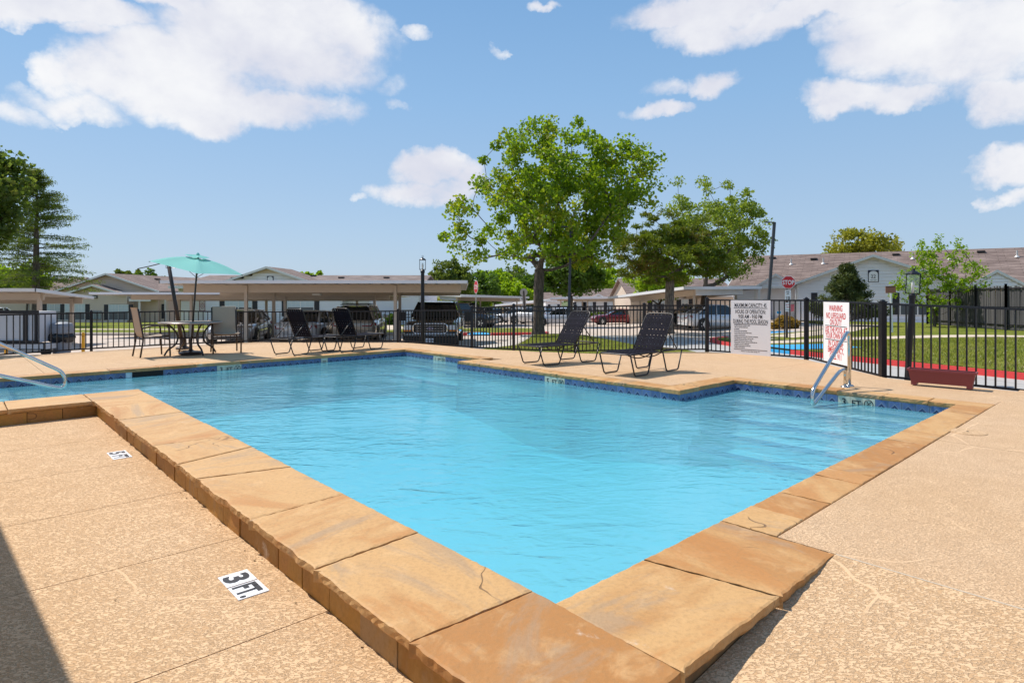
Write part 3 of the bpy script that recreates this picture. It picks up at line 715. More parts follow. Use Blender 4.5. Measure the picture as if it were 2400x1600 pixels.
# waterline tiles --------------------------------------------------------------
TS = .152
mb = MB(); s = TS/2-.002
mb.add([(-s,0,-s),(s,0,-s),(s,0,s),(-s,0,s),(-s,.012,-s),(s,.012,-s),(s,.012,s),(-s,.012,s)], [(0,1,2,3),(7,6,5,4),(0,3,7,4),(1,5,6,2),(0,4,5,1),(3,2,6,7)])
def tile_uv(co, nrm): return (co.x/(2*s)+.5, co.z/(2*s)+.5)
t0 = mb.build('waterline_tile', M_tile, uv=tile_uv); tile_me = t0.data; bpy.data.objects.remove(t0)
cream_me = tile_me.copy(); cream_me.materials[0] = M_marker; cream_me.name = 'marker_tile'
TZ = -.052-TS/2
def wall_tiles(p, q, marks):
    """tiles along the wall from p to q (a, b); marks: list of (distance, [texts]) replaced by cream depth tiles; facing the water"""
    P, Q = W(*p, TZ), W(*q, TZ); L = (Q-P).length; d = (Q-P)/L; n = round(L/TS); w = L/n
    inn = Vector((0,0,1)).cross(d)                      # towards the water when the wall runs clockwise seen from above
    rz = math.atan2(d.y, d.x)
    special = {}
    for dist, txts in marks:
        k = int(dist/w)
        for i, t in enumerate(txts): special[k+i] = t
    for i in range(n):
        t = special.get(i, None)
        if t == 'GAP': continue
        c = P+d*(w*(i+.5))
        face = c-Vector((-d.y, d.x, 0))*.013           # tile sits proud of the wall on the water side
        o = piece('depth_tile' if t is not None else 'waterline_tile', cream_me if t is not None else tile_me, pool, face, (0,0,rz))
        if t is None: o.scale = (w/TS, 1, 1)
        elif t and t != 'NODIVE':
            letter(o, t, .13 if len(t) == 1 else (.115 if len(t) == 2 else .03), (0,-.0015,-.048 if len(t) < 3 else -.01), (1,0,0), (0,0,1), M_ink, .95 if len(t) < 3 else .8, .002, local=True)
        elif t == 'NODIVE':
            m2 = MB(); R0 = .052
            ring = [(R0*math.cos(x*math.pi/10), -.0015, R0*math.sin(x*math.pi/10)) for x in range(20)]
            m2.tube(ring, .005, 4, closed=True)
            m2.bar((-.036,-.0015,-.036),(.036,-.0015,.036),.004,.009); m2.bar((-.018,-.001,.03),(.0,-.001,-.01),.003,.01); m2.bar((.0,-.001,-.01),(.022,-.001,-.012),.003,.008)
            m2.build('no_diving_symbol', M_ink, o, local=True)
# the wall runs so that +x of a tile, seen from the water, reads left to right: walk each wall with the water on the right-hand side
wall_tiles((10.75,-1.6),(10.75,6.1),[(1.6+.48,['GAP']*3),(1.6+1.88,['3','FT','NODIVE']),(1.6+4.06,['ADULT'])])
wall_tiles((10.75,6.1),(7.88,6.1),[(10.75-9.41,['1','FT','NODIVE'])])
wall_tiles((7.88,6.1),(7.88,5.5),[])
wall_tiles((7.88,5.5),(2.87,5.5),[(7.88-5.40,['5','FT','NODIVE'])])
wall_tiles((2.87,5.5),(2.87,7.04),[])
wall_tiles((2.87,7.04),(0,7.04),[(2.87-1.23,['3','FT','NODIVE'])])
mb = MB()                                               # skimmer mouth: flat dark panel, the opening's shade put into its colour
mb.hexa([W(10.735,.46,TZ-.08),W(10.735,.95,TZ-.08),W(10.745,.95,TZ-.08),W(10.745,.46,TZ-.08),W(10.735,.46,TZ+.07),W(10.735,.95,TZ+.07),W(10.745,.95,TZ+.07),W(10.745,.46,TZ+.07)])
recalc(mb.build('skimmer_mouth', M_dark, pool))

# coping stones -----------------------------------------------------------------
def cope(poly, rough_edges, jag=.02, thick=.055, drop=0, tone=None):
    """a flagstone: poly in (a, b); rough_edges = indices of edges broken by hand"""
    poly = ccw(poly); pts = []; 
    n = len(poly)
    # shrink for the joint
    ca = sum(p[0] for p in poly)/n; cb = sum(p[1] for p in poly)/n
    for i in range(n):
        p, q = poly[i], poly[(i+1) % n]; L = math.hypot(q[0]-p[0], q[1]-p[1]); k = max(2, int(L/.03))
        ex, ey = (q[1]-p[1])/L, -(q[0]-p[0])/L
        mx, my = (p[0]+q[0])/2, (p[1]+q[1])/2
        rgh = any(r(mx, my) for r in rough_edges)
        for j in range(k):
            t = j/k; x = p[0]+(q[0]-p[0])*t; y = p[1]+(q[1]-p[1])*t
            s_ = -.004 if not rgh else 0
            if 0 < j: s_ += jag*(.55*mnoise.noise(Vector((x*7,y*7,1)))+.30*mnoise.noise(Vector((x*21,y*21,5)))+random.uniform(-.10,.10)) if rgh else random.uniform(-.0022,.0022)
            if rgh: s_ -= .012
            pts.append((x+ex*s_+(ca-x)*.004, y+ey*s_+(cb-y)*.004, rgh))
    N = len(pts); zt = random.uniform(-.003, .004)+drop
    mb = MB()
    r0 = [W(x, y, zt+random.uniform(-.002,.002)) for x, y, g in pts]
    r1 = [W(x+0+(random.uniform(-.0025,.0025) if g else 0), y+(random.uniform(-.0025,.0025) if g else 0), zt-.012-(random.uniform(0,.004) if g else 0)) for x, y, g in pts]
    r2 = [W(x+(random.uniform(-.003,.003) if g else 0), y+(random.uniform(-.003,.003) if g else 0), zt-.034-(random.uniform(-.003,.004) if g else 0)) for x, y, g in pts]
    r3 = [W(x+(ca-x)*(.05 if g else 0), y+(cb-y)*(.05 if g else 0), zt-thick) for x, y, g in pts]
    inner = [W(ca+(x-ca)*.965, cb+(y-cb)*.965, zt+.0035) for x, y, g in pts]
    mid = W(ca, cb, zt+.004)
    o_ = 0; vs = inner+r0+r1+r2+r3+[mid]; fs = []
    for i in range(N):
        j = (i+1) % N
        fs.append((i, j, 5*N))
        for L in range(4): fs.append((L*N+i, (L+1)*N+i, (L+1)*N+j, L*N+j))
    fs.append(tuple(range(4*N, 5*N)))
    mb.add(vs, fs)
    o = recalc(mb.build('coping_stone', M_cope, pool)); k = random.random()**1.3*.75 if tone is None else tone; o.color = (k,k,k,1); return o
OV = .03                                                # overhang past the wall line
outL = lambda a, b: b < -.58 and a < 7.4
outN = lambda a, b: a < -.57 and b < 1.46
inn_rough = lambda a, b: False
ja = [(.20,.17),(1.03,1.08),(1.90,1.96),(2.98,2.82),(3.46,3.64),(4.25,4.18),(4.92,4.95),(5.75,5.80),(6.74,6.78)]   # joints: outer, inner
prevo, previ = -.61, None
cope([(-.61,-.61),(ja[0][0],-.61),(ja[0][1],OV),(0-OV+.03,OV),(-.61,0)], [outL, outN], .022, tone=.98)
for i in range(len(ja)-1):
    cope([(ja[i][0],-.61),(ja[i+1][0],-.61),(ja[i+1][1],OV),(ja[i][1],OV)], [outL], .022, drop=random.uniform(-.004,.006), tone=(.30,.34,.22,.10,.30,.42,.36,.30)[i])
cope([(ja[-1][0],-.61),(7.28,-.61),(7.36,-.20),(7.62,OV),(ja[-1][1],OV)], [outL], .02)
cope([(7.28,-.61),(8.03,-.61),(8.03,OV),(7.62,OV),(7.36,-.20)], [], .01)
for b1, b0 in ((-.61,-1.42),(-1.42,-1.92)): cope([(7.28,b0),(8.03,b0),(8.03,b1),(7.28,b1)], [lambda a, b: a < 7.3], .012)
# near right edge: two wide stones then narrow ones
cope([(-.61,0),(OV,0.0),(OV,.66),(-.61,.79)], [outN], .015, tone=.36); cope([(-.61,.79),(OV,.66),(OV,1.43),(-.61,1.43)], [outN], .015, tone=.62)
jb = [1.43,1.80,2.20,2.78,3.02,3.48,4.40,4.98,5.75,6.4,7.04-OV]
for i in range(len(jb)-1): cope([(-.297,jb[i]+random.uniform(-.03,.03)*(i > 0)),(OV,jb[i]),(OV,jb[i+1]),(-.297,jb[i+1]+(0 if i == len(jb)-2 else 0))], [], .006, tone=(.25,.75,.45,.30,.85,.95,.5,.35,.45,.6)[i])
rgh_r = lambda lo: [lo]
# far right wall of the right-hand wing, the peninsula and beyond: hand-broken inner faces
def row(fixed, axis, v0, v1, step_, inner, outer, rough, miter=(0,0)):
    n = max(1, round(abs(v1-v0)/step_)); cuts = [v0+(v1-v0)*k/n+(random.uniform(-.06,.06) if 0 < k < n else 0) for k in range(n+1)]
    for i in range(n):
        x0, x1 = cuts[i], cuts[i+1]
        if axis == 'b': poly = [(x0,inner),(x1,inner),(x1,outer),(x0,outer)]
        else: poly = [(inner,x0),(inner,x1),(outer,x1),(outer,x0)]
        cope(poly, rough, .016)
row(0,'b',-.297,3.17,.62,7.04-OV,7.34,[lambda a, b: abs(b-(7.04-OV)) < .02])
row(0,'a',5.5-OV,7.04-OV,.6,2.87-OV,3.17,[])
row(0,'b',3.17,7.88-OV,.66,5.5-OV,5.80,[lambda a, b: abs(b-(5.5-OV)) < .02])
row(0,'a',5.80,6.1-OV,.5,7.88-OV,7.56,[])
row(0,'b',7.88-OV,10.75-OV,.66,6.1-OV,6.40,[lambda a, b: abs(b-(6.1-OV)) < .02])
row(0,'a',-1.9,6.40,.72,10.75-OV,11.05,[])
row(0,'b',8.03,10.75-OV,.7,-1.6+OV,-1.9,[])
# filler at the peninsula's corner pieces
cope([(7.56,5.80),(7.88-OV,5.80),(7.88-OV,5.5-OV),(7.56,5.5-OV)], [], .005) if False else None
# stone facing blocks below the raised coping
bw = .305
mbk = MB()
def blocks(p, q, z0, z1, nrm):
    P, Q = W(*p), W(*q); L = (Q-P).length; d = (Q-P)/L; n = max(1, round(L/bw)); nv = (AV*nrm[0]+BV*nrm[1])
    for i in range(n):
        t0 = L*i/n+.003; t1 = L*(i+1)/n-.003; off = random.uniform(-.005,.004)
        a_, b_ = P+d*t0+nv*off, P+d*t1+nv*off; zz0 = z0(i/n) ; zz1 = z0((i+1)/n); bk = -nv*.05
        up = Vector((0,0,z1)); mb = MB()
        mb.hexa([a_+bk+Vector((0,0,zz0)), b_+bk+Vector((0,0,zz1)), b_+Vector((0,0,zz1)), a_+Vector((0,0,zz0)), a_+bk+up, b_+bk+up, b_+up, a_+up])
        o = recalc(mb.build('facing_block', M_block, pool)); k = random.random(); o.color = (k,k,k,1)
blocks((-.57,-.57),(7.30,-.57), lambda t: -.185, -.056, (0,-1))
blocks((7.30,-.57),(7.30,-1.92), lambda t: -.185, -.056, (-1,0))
blocks((-.57,1.40),(-.57,-.57), lambda t: -.02-.17*t-.004, -.056, (-1,0)) if False else None
mb = MB(); mb.hexa([W(-.56,-.54,-.30),W(-.56,1.42,-.30),W(-.05,1.42,-.30),W(-.05,-.54,-.30),W(-.56,-.54,-.056),W(-.56,1.42,-.056),W(-.05,1.42,-.056),W(-.05,-.54,-.056)])
mb.hexa([W(-.5,-.52,-.30),W(7.3,-.52,-.30),W(7.3,-.05,-.30),W(-.5,-.05,-.30),W(-.5,-.52,-.058),W(7.3,-.52,-.058),W(7.3,-.05,-.058),W(-.5,-.05,-.058)])
mb.hexa([W(7.34,-1.9,-.30),W(7.95,-1.9,-.30),W(7.95,-.05,-.30),W(7.34,-.05,-.30),W(7.34,-1.9,-.057),W(7.95,-1.9,-.057),W(7.95,-.05,-.057),W(7.34,-.05,-.057)])
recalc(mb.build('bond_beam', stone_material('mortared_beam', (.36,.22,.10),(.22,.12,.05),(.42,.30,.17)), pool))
# wall under the raised end of the upper deck, beyond the frame
# depth plates stuck to the lower deck
def plate(a0,a1,b0,b1,txt,size,sq):
    c = W((a0+a1)/2,(b0+b1)/2,-.1775); mb = MB(); mb.box((0,0,0),((a1-a0),(b1-b0),.004),0)
    o = mb.build('depth_plate', M_white, deck); rr = Vector(-AV); up = Vector(BV)
    mx = Matrix((rr, up, Vector((0,0,1)))).transposed().to_4x4(); mx.translation = c; o.matrix_basis = mx
    letter(o, txt, size, (0,-size*.36,.0035), (1,0,0), (0,1,0), M_ink, sq, .006*size/.15, local=True)
plate(1.505,1.655,-.85,-.70,'3',.165,1.25); plate(1.335,1.492,-.85,-.70,'FT.',.155,.72)
plate(4.92,5.07,-.81,-.66,'5',.165,1.25); plate(4.75,4.912,-.81,-.66,'FT',.155,.80)

# a few dry leaf scraps and grit along the foot of the coping
mb = MB()
for i in range(44):
    a = random.uniform(-.4,7.1); b = -.585-abs(random.gauss(0,.035)) if i < 38 else -random.uniform(.6,2.6); c = W(a,b,-.1765); s = random.uniform(.003,.009); q = random.uniform(0,6.28); u = Vector((math.cos(q),math.sin(q),random.uniform(-.2,.3)))*s; w = Vector((-math.sin(q),math.cos(q),random.uniform(0,.5)))*s*random.uniform(.4,1)
    mb.add([c-u, c+w+Vector((0,0,.002)), c+u+Vector((0,0,.003)), c-w+Vector((0,0,.001))], [(0,1,2,3)])
o = mb.build('leaf_litter', mat('dry_leaf', (.24,.15,.07), .9)); tag(o, 'dry leaf scraps and grit at the foot of the raised coping', None, None, 'stuff')
# handrails ---------------------------------------------------------------------
def rail(label, frame, pts, pts2, posts):
    t = thing('handrail', label, 'handrail', frame(*posts[0]))
    mb = MB(); mb.tube(fillet([frame(*p) for p in pts], .17, 8), .0245, 12); mb.build('tube', M_steel, t, smooth=True)
    if pts2: mb = MB(); mb.tube(fillet([frame(*p) for p in pts2], .07, 6), .0245, 12); mb.build('tube', M_steel, t, smooth=True)
    for p in posts:
        mb = MB(); mb.lathe([(.062,0),(.062,.008),(.045,.02),(.03,.024)], frame(*p), 20); mb.build('escutcheon', M_steel, t, smooth=True)
rail('looped stainless steel handrail over the steps beside the warning sign', lambda b, z: W(1.43, b, z),
     [(7.66,-.05),(7.66,.83),(6.34,.07),(6.33,-.13),(7.30,.25),(7.52,.25)], [(7.50,-.05),(7.50,.25),(7.35,.25)], [(7.66,0.0),(7.50,0.0)])
rail('stainless steel handrail reaching over the water below the patio chairs', lambda b, z: W(9.0, b, z),
     [(-2.05,-.05),(-2.05,1.06),(-.70,.20),(-.69,-.04),(-1.75,.35),(-1.93,.35)], [(-1.91,-.05),(-1.91,.35),(-1.78,.35)], [(-2.05,0.0),(-1.91,0.0)])
# ================================================================== HOUSES
M_sid_w = mat('white_lap_siding', (.84,.82,.84), .6, vary=.03, var=(1.5,.04)); M_sid_t = mat('beige_lap_siding', (.66,.535,.425), .65, vary=.04, var=(1.5,.05))
M_sid_c = mat('cream_lap_siding', (.76,.71,.66), .65, vary=.03, var=(1.5,.05))
M_shin = shingle_material('weathered_shingles', (.185,.135,.118), (.265,.20,.175)); M_shin2 = shingle_material('grey_shingles', (.20,.155,.14), (.27,.215,.19))
M_shut = mat('black_shutter', (.014,.014,.022), .5); M_found = mat('foundation', (.20,.165,.13), .9, var=(4,.15))
M_blind = mat('window_blind', (.55,.62,.66), .25, var=(40,.10), spec=.7); M_screen = mat('window_screen', (.075,.085,.105), .3, spec=.7)
M_soff = mat('soffit', (.62,.60,.58), .7); M_vent = mat('roof_vent', (.035,.028,.026), .6); M_door = mat('painted_door', (.60,.57,.52), .5)

class House:
    def __init__(s, name, label, cat, origin, deg, siding, group='single storey apartment houses'):
        s.o = Vector(origin); s.u = Vector((math.cos(R(deg)), math.sin(R(deg)), 0)); s.w = Vector((-s.u.y, s.u.x, 0)); s.sid = siding
        s.t = thing(name, label, cat, s.o, 0, group); s.wall = None
    def P(s, u, w, z): return s.o+s.u*u+s.w*w+Vector((0,0,z))
    def box(s, name, m, u0,u1,w0,w1,z0,z1, par=None):
        mb = MB(); mb.hexa([s.P(u0,w0,z0),s.P(u1,w0,z0),s.P(u1,w1,z0),s.P(u0,w1,z0),s.P(u0,w0,z1),s.P(u1,w0,z1),s.P(u1,w1,z1),s.P(u0,w1,z1)])
        return recalc(mb.build(name, m, par or s.t, local=par is not None))
    def block(s, u0,u1,w0,w1,z0,z1, m=None):            # body behind the boards
        o = s.box('wall', m or s.sid, u0,u1,w0+.03,w1,z0,z1); return o
    def gable_core(s, u0,u1,w0,w1,z0,z1):
        mb = MB(); uc = (u0+u1)/2; f = [(u0,z0),(u1,z0),(uc,z1)]
        mb.prism([s.P(u,w0+.03,z) for u,z in f], s.w*(w1-w0-.03)); recalc(mb.build('gable_wall', s.sid, s.t))
    def boards(s, u0,u1,w,z0,z1, rake=None, separate=False, pitch=.19, holes=(), m=None):
        """lap siding on the wall plane w; rake=(apex u, apex z, slope) trims the boards under a gable"""
        m = m or s.sid; mbj = MB(); n = max(1, round((z1-z0)/pitch)); p = (z1-z0)/n
        for i in range(n):
            a, b = z0+p*i, z0+p*(i+1); spans = [(u0,u1)]
            if rake:
                ua, za, sl = rake; hw = (za-b)/sl
                if hw <= .04: continue
                spans = [(max(u0,ua-hw), min(u1,ua+hw))]
            for (h0,h1,hz0,hz1) in holes:
                if b > hz0+.02 and a < hz1-.02:
                    new = []
                    for x0,x1 in spans:
                        if h0 > x0: new.append((x0,min(x1,h0)))
                        if h1 < x1: new.append((max(x0,h1),x1))
                    spans = [q for q in new if q[1]-q[0] > .03]
            for x0,x1 in spans:
                mb = MB() if separate else mbj
                mb.hexa([s.P(x0,w-.04,a),s.P(x1,w-.04,a),s.P(x1,w+.04,a),s.P(x0,w+.04,a),s.P(x0,w+.0,b-.014),s.P(x1,w+.0,b-.014),s.P(x1,w+.04,b-.014),s.P(x0,w+.04,b-.014)])
                if separate: recalc(mb.build('siding_board', m, s.t))
        if not separate and mbj.v:
            o = recalc(mbj.build('lap_siding', m, s.t)); o['kind'] = 'stuff'
    def window(s, u0,u1,z0,z1,w, shutters=True, n=2):
        f = MB(); t_ = .05
        def bx(a,b,c,d,e=.05): f.hexa([s.P(a,w-e,c),s.P(b,w-e,c),s.P(b,w+.02,c),s.P(a,w+.02,c),s.P(a,w-e,d),s.P(b,w-e,d),s.P(b,w+.02,d),s.P(a,w+.02,d)])
        bx(u0-t_,u0,z0-t_,z1+t_); bx(u1,u1+t_,z0-t_,z1+t_); bx(u0,u1,z0-t_,z0); bx(u0,u1,z1,z1+t_)
        for k in range(1,n): uc = u0+(u1-u0)*k/n; bx(uc-.035,uc+.035,z0,z1)
        bx(u0,u1,(z0+z1)/2-.022,(z0+z1)/2+.022,.045)
        fo = recalc(f.build('window', M_wpaint, s.t))
        for k in range(n):
            a, b = u0+(u1-u0)*k/n+(.035 if k else 0), u0+(u1-u0)*(k+1)/n-(.035 if k < n-1 else 0)
            for c, d, m in ((z0,(z0+z1)/2-.022,M_screen),((z0+z1)/2+.022,z1,M_blind)):
                mb = MB(); mb.add([s.P(a,w-.028,c),s.P(b,w-.028,c),s.P(b,w-.028,d),s.P(a,w-.028,d)], [(0,1,2,3)]); mb.build('pane', m, fo, local=True)
            mb = MB(); q = (a+b)/2
            for x in (a+(b-a)/3, a+(b-a)*2/3): mb.hexa([s.P(x-.008,w-.036,(z0+z1)/2+.02),s.P(x+.008,w-.036,(z0+z1)/2+.02),s.P(x+.008,w-.026,(z0+z1)/2+.02),s.P(x-.008,w-.026,(z0+z1)/2+.02),s.P(x-.008,w-.036,z1),s.P(x+.008,w-.036,z1),s.P(x+.008,w-.026,z1),s.P(x-.008,w-.026,z1)])
            zc = z0+(z1-z0)*.75; mb.hexa([s.P(a,w-.036,zc-.008),s.P(b,w-.036,zc-.008),s.P(b,w-.026,zc-.008),s.P(a,w-.026,zc-.008),s.P(a,w-.036,zc+.008),s.P(b,w-.036,zc+.008),s.P(b,w-.026,zc+.008),s.P(a,w-.026,zc+.008)])
            recalc(mb.build('muntin', M_wpaint, fo, local=True))
        if shutters:
            for a,b in ((u0-.46,u0-.07),(u1+.07,u1+.46)): s.box('shutter', M_shut, a,b,w-.055,w+.01,z0-.02,z1+.02)
    def roof(s, quads, m=None, th=.13, name='roof'):
        m = m or M_shin; mb = MB()
        for q in quads:
            p = [s.P(*c) for c in q]; mb.prism(p, Vector((0,0,-th)))
        o = mb.build(name, m, s.t, uv=lambda co, n: ((co-s.o).dot(s.u), math.hypot((co-s.o).dot(s.w), (co-s.o).z)*(1 if abs(n.dot(s.u)) < .8 else 1)))
        return recalc(o)
    def rake_boards(s, uL,uR,zE,zA,w, drop=.16, th=.04):
        uc = (uL+uR)/2
        for a, za, b, zb in ((uL,zE,uc,zA),(uR,zE,uc,zA)):
            mb = MB(); mb.hexa([s.P(a,w-th,za-drop),s.P(b,w-th,zb-drop),s.P(b,w,zb-drop),s.P(a,w,za-drop),s.P(a,w-th,za+.015),s.P(b,w-th,zb+.015),s.P(b,w,zb+.015),s.P(a,w,za+.015)])
            recalc(mb.build('rake_board', M_wpaint, s.t))
    def gable_roof_front(s, uL,uR,zE,zA,w0,w1,m=None):   # ridge runs away from the viewer
        uc = (uL+uR)/2
        s.roof([[(uL,w0,zE),(uL,w1,zE),(uc,w1,zA),(uc,w0,zA)],[(uc,w0,zA),(uc,w1,zA),(uR,w1,zE),(uR,w0,zE)]], m)
        s.rake_boards(uL,uR,zE,zA,w0)
    def vents(s, spots, slope_fn):
        for u,w,k in spots:
            z = slope_fn(u,w)
            if k == 'b': s.box('roof_vent', M_vent, u-.22,u+.22,w-.18,w+.18,z-.02,z+.10)
            else:
                mb = MB(); mb.lathe([(.16,-.02),(.07,.08),(.055,.10),(.055,.42),(.06,.43)], s.P(u,w,z), 10); mb.build('vent_pipe', mat('galvanised', (.62,.60,.58), .5, .3), s.t, smooth=False)

# --- house 22 on the right: long roof, front gable with separate siding boards -----------------
zb = -.60
h = House('apartment_house', 'white clapboard house numbered 22 with front gable and long brown roof', 'house', (20.1,43,zb), -32, M_sid_w)
E_, A_ = 2.62, 4.45                                      # eave and apex heights above its base
h.block(0,9.24,0,1.4,-.6,E_); h.gable_core(0,9.24,0,1.4,E_,A_); h.block(-4.6,20,1.3,10,-.6,E_-.05)
h.box('foundation', M_found, -.02,9.26,-.02,.3,-.8,.12); h.box('foundation', M_found, -4.6,20,1.28,1.4,-.8,.10)
win = [(1.35,2.95,.62,2.02),(6.15,8.0,.62,2.02)]
hol = [(a-.52,b+.52,c-.05,d+.05) for a,b,c,d in win]
h.boards(.10,9.14,0,.12,E_, separate=True, pitch=.208, holes=[(a-.05,b+.05,c-.05,d+.05) for a,b,c,d in win])
h.boards(.10,9.14,0,E_,A_-.30, rake=(4.62,A_-.18,(A_-E_)/4.75), separate=True, pitch=.208)
for a,b,c,d in win: h.window(a,b,c,d,0)
for a in (-.02,9.16): h.box('corner_board', M_wpaint, a,a+.12,-.035,.10,.0,E_)
h.gable_roof_front(-.45,9.69,E_-.02,A_+.10,-.45,5.3)
h.boards(-4.6,-3.1,1.3,.1,E_-.1, separate=True, pitch=.208); h.box('corner_board', M_wpaint, -3.1,-2.98,1.27,1.5,0,E_-.1)
h.box('porch_wall', mat('porch_siding', (.66,.56,.45), .65), -2.98,-.03,2.4,2.5,0,E_-.1)
h.box('porch_floor', M_kerb, -3.0,0,.2,2.5,-.3,.06)
h.box('door', M_door, -1.2,-.3,2.34,2.42,.08,2.1)
RZ, RW = 5.06, 5.5
main = lambda u,w: E_-.06+(RZ-E_+.06)*(w-.75)/(RW-.75)
h.roof([[(-4.9,.75,E_-.06),(22,.75,E_-.06),(22,RW,RZ),(-4.4,RW,RZ)],[(-4.4,RW,RZ),(22,RW,RZ),(22,10.4,E_-.06),(-4.9,10.4,E_-.06)]], th=.14)
h.box('fascia', M_wpaint, -4.92,-.3,.70,.76,E_-.24,E_-.04); h.box('fascia', M_wpaint, 9.5,22,.70,.76,E_-.24,E_-.04)
mb = MB(); a, b, c = h.P(-4.93,.75,E_-.06), h.P(-4.43,RW,RZ), Vector((0,0,-.2)); mb.hexa([a+c, a+c+h.u*.05, b+c+h.u*.05, b+c, a, a+h.u*.05, b+h.u*.05, b]); recalc(mb.build('rake_board', M_wpaint, h.t))
def porch(u0,u1,zE,zA,w0,w1,post):
    h.gable_core(u0+.08,u1-.08,w0+.1,w0+.3,zE,zA-.1); uc = (u0+u1)/2
    h.boards(u0+.1,u1-.1,w0+.1,zE,zA-.14, rake=(uc,zA-.1,(zA-.1-zE)/((u1-u0)/2-.08)), separate=True, pitch=.19)
    h.gable_roof_front(u0-.1,u1+.1,zE,zA,w0,w1); h.box('beam', M_wpaint, u0,u1,w0+.06,w0+.22,zE-.16,zE)
    for u in post: h.box('porch_post', M_wpaint, u-.06,u+.06,w0+.08,w0+.2,-.1,zE-.16)
porch(-2.75,-.15,E_-.10,3.42,.3,3.2,(-2.6,))
porch(9.75,12.45,E_-.14,3.42,-.05,3.2,(9.95,12.3)); h.box('porch_wall', mat('porch_siding', (.66,.56,.45), .65), 9.3,13.2,1.0,1.29,0,E_-.1)
h.vents([(-2.4,5.0,'b'),(.6,4.6,'b'),(5.9,4.95,'b'),(8.1,4.6,'b'),(10.8,5.0,'b'),(-.9,3.9,'p'),(1.3,3.9,'p'),(6.9,4.3,'p'),(9.0,4.1,'p'),(12.6,4.2,'p')], main)
c = h.P(4.62,-.03,3.14); mb = MB(); mb.box(c, (.62,.04,.80), 0, h.u, h.w); pl = mb.build('number_plaque', mat('plaque_navy', (.02,.02,.045), .5), h.t)
arch = [(-.26,-.36),(.26,-.36),(.26,.12)]+[(.26*math.cos(R(x)), .12+.22*math.sin(R(x))) for x in range(15,180,15)]+[(-.26,.12)]
mb = MB(); mb.prism([c+h.u*x+Vector((0,0,z))-h.w*.024 for x,z in arch], h.w*.006); mb.build('plaque_face', M_white, pl, local=True)
letter(pl,'22',.32,c-h.w*.028-Vector((0,0,.13)),h.u,Vector((0,0,1)),M_ink,.9,.004,local=True); letter(pl,'2201-2204',.10,c-h.w*.028-Vector((0,0,.30)),h.u,Vector((0,0,1)),M_ink,.8,.001,local=True)
mb = MB(); p0, p1 = h.P(-.09,-.02,E_-.2), h.P(-.09,-.02,.1); mb.tube(fillet([h.P(-.6,.6,E_-.16), h.P(-.09,-.06,E_-.3), p1, h.P(-.25,-.3,.06)], .12, 4), .04, 6); mb.build('downspout', M_wpaint, h.t)
HOUSE22 = h
# the tall blue box and bits standing on its porch
p = h.P(-2.15,1.4,.06); t = thing('storage_cabinet', 'tall narrow blue cabinet standing on the porch of house 22', 'cabinet', p, R(-32)); mb = MB(); mb.box((0,0,.75), (.5,.4,1.4)); mb.build('body', mat('navy_metal', (.02,.03,.16), .4), t, local=True)
mb = MB(); mb.box((0,-.205,1.0), (.36,.02,.62)); mb.build('door', mat('navy_panel', (.035,.05,.20), .4), t, local=True); mb = MB(); mb.box((0,-.215,.32), (.22,.02,.08)); mb.build('label_panel', M_white, t, local=True)
for k in range(4):
    mb = MB(); mb.box(((-.2,.2)[k%2],(-.15,.15)[k//2],.03), (.05,.05,.06)); mb.build('foot', M_vent, t, local=True)
p = h.P(-.45,-.1,.0); t = thing('garden_flag', 'small pink garden flag on a thin stand beside house 22', 'flag', p, R(-32)); mb = MB(); mb.tube([(0,0,0),(0,0,1.25),(.3,0,1.25)], .012, 6); mb.build('stand', M_iron, t, local=True)
mb = MB(); mb.add([(.02,-.004,1.22),(.28,-.004,1.22),(.25,.03,.75),(.05,-.03,.7),(.02,.004,1.22),(.28,.004,1.22),(.25,.038,.75),(.05,-.022,.7)], [(0,1,2,3),(7,6,5,4),(0,4,5,1),(3,2,6,7)]); mb.build('cloth', mat('pink_cloth', (.60,.16,.20), .8), t, local=True)
p = h.P(-1.15,-.25,.0); t = thing('yard_sign', 'little blue and white yard sign near the porch of house 22', 'sign', p, R(-32)); mb = MB(); mb.tube([(0,0,0),(0,0,.6)], .012, 6); mb.build('stake', M_iron, t, local=True); mb = MB(); mb.box((0,-.02,.62), (.36,.012,.34)); mb.build('panel', M_white, t, local=True); mb = MB(); mb.box((0,-.028,.64), (.26,.006,.18)); mb.build('print', M_blue, t, local=True)

# --- tan house with two front gables, far left ---------------------------------------------------
d0 = 57; zb = T(-38, d0)-.02; xa = (242.5-CX)/F*d0
h = House('apartment_house', 'beige house with a small gable set before a larger one, left of the long carport', 'house', (xa,d0,zb), 0, M_sid_t)
zz = lambda y, d=d0: H-(y-YH)/F*d-zb
X = lambda px, d=d0: (px-CX)/F*d-xa
h.block(X(96),X(352),1.2,16,-.6,zz(683)); h.gable_core(X(100),X(352),1.2,16,zz(683),zz(642)); h.boards(X(96),X(352),1.2,zz(684),zz(645), rake=(0,zz(641),(zz(640)-zz(683))/(X(357)-0)), pitch=.2)
h.boards(X(96),X(150),1.2,.15,zz(684), pitch=.2); h.block(X(152),X(296),0,1.3,-.6,zz(688)); uc = X(222.7); h.gable_core(X(152),X(293),0,1.3,zz(687),zz(669))
W2 = [(X(153.5),X(199),zz(748.5),zz(713)),(X(256),X(300.5),zz(749),zz(714))]
h.boards(X(150),X(298),0,.15,zz(687), pitch=.19, holes=[(a-.05,b+.05,c-.05,d+.05) for a,b,c,d in W2]); h.boards(X(150),X(296),0,zz(687),zz(670), rake=(uc,zz(669.5),(zz(668)-zz(687))/(X(293)-uc)), pitch=.19)
for a,b,c,d in W2: h.window(a,b,c,d,0)
h.window(X(89),X(122),zz(748.5),zz(713),1.2)
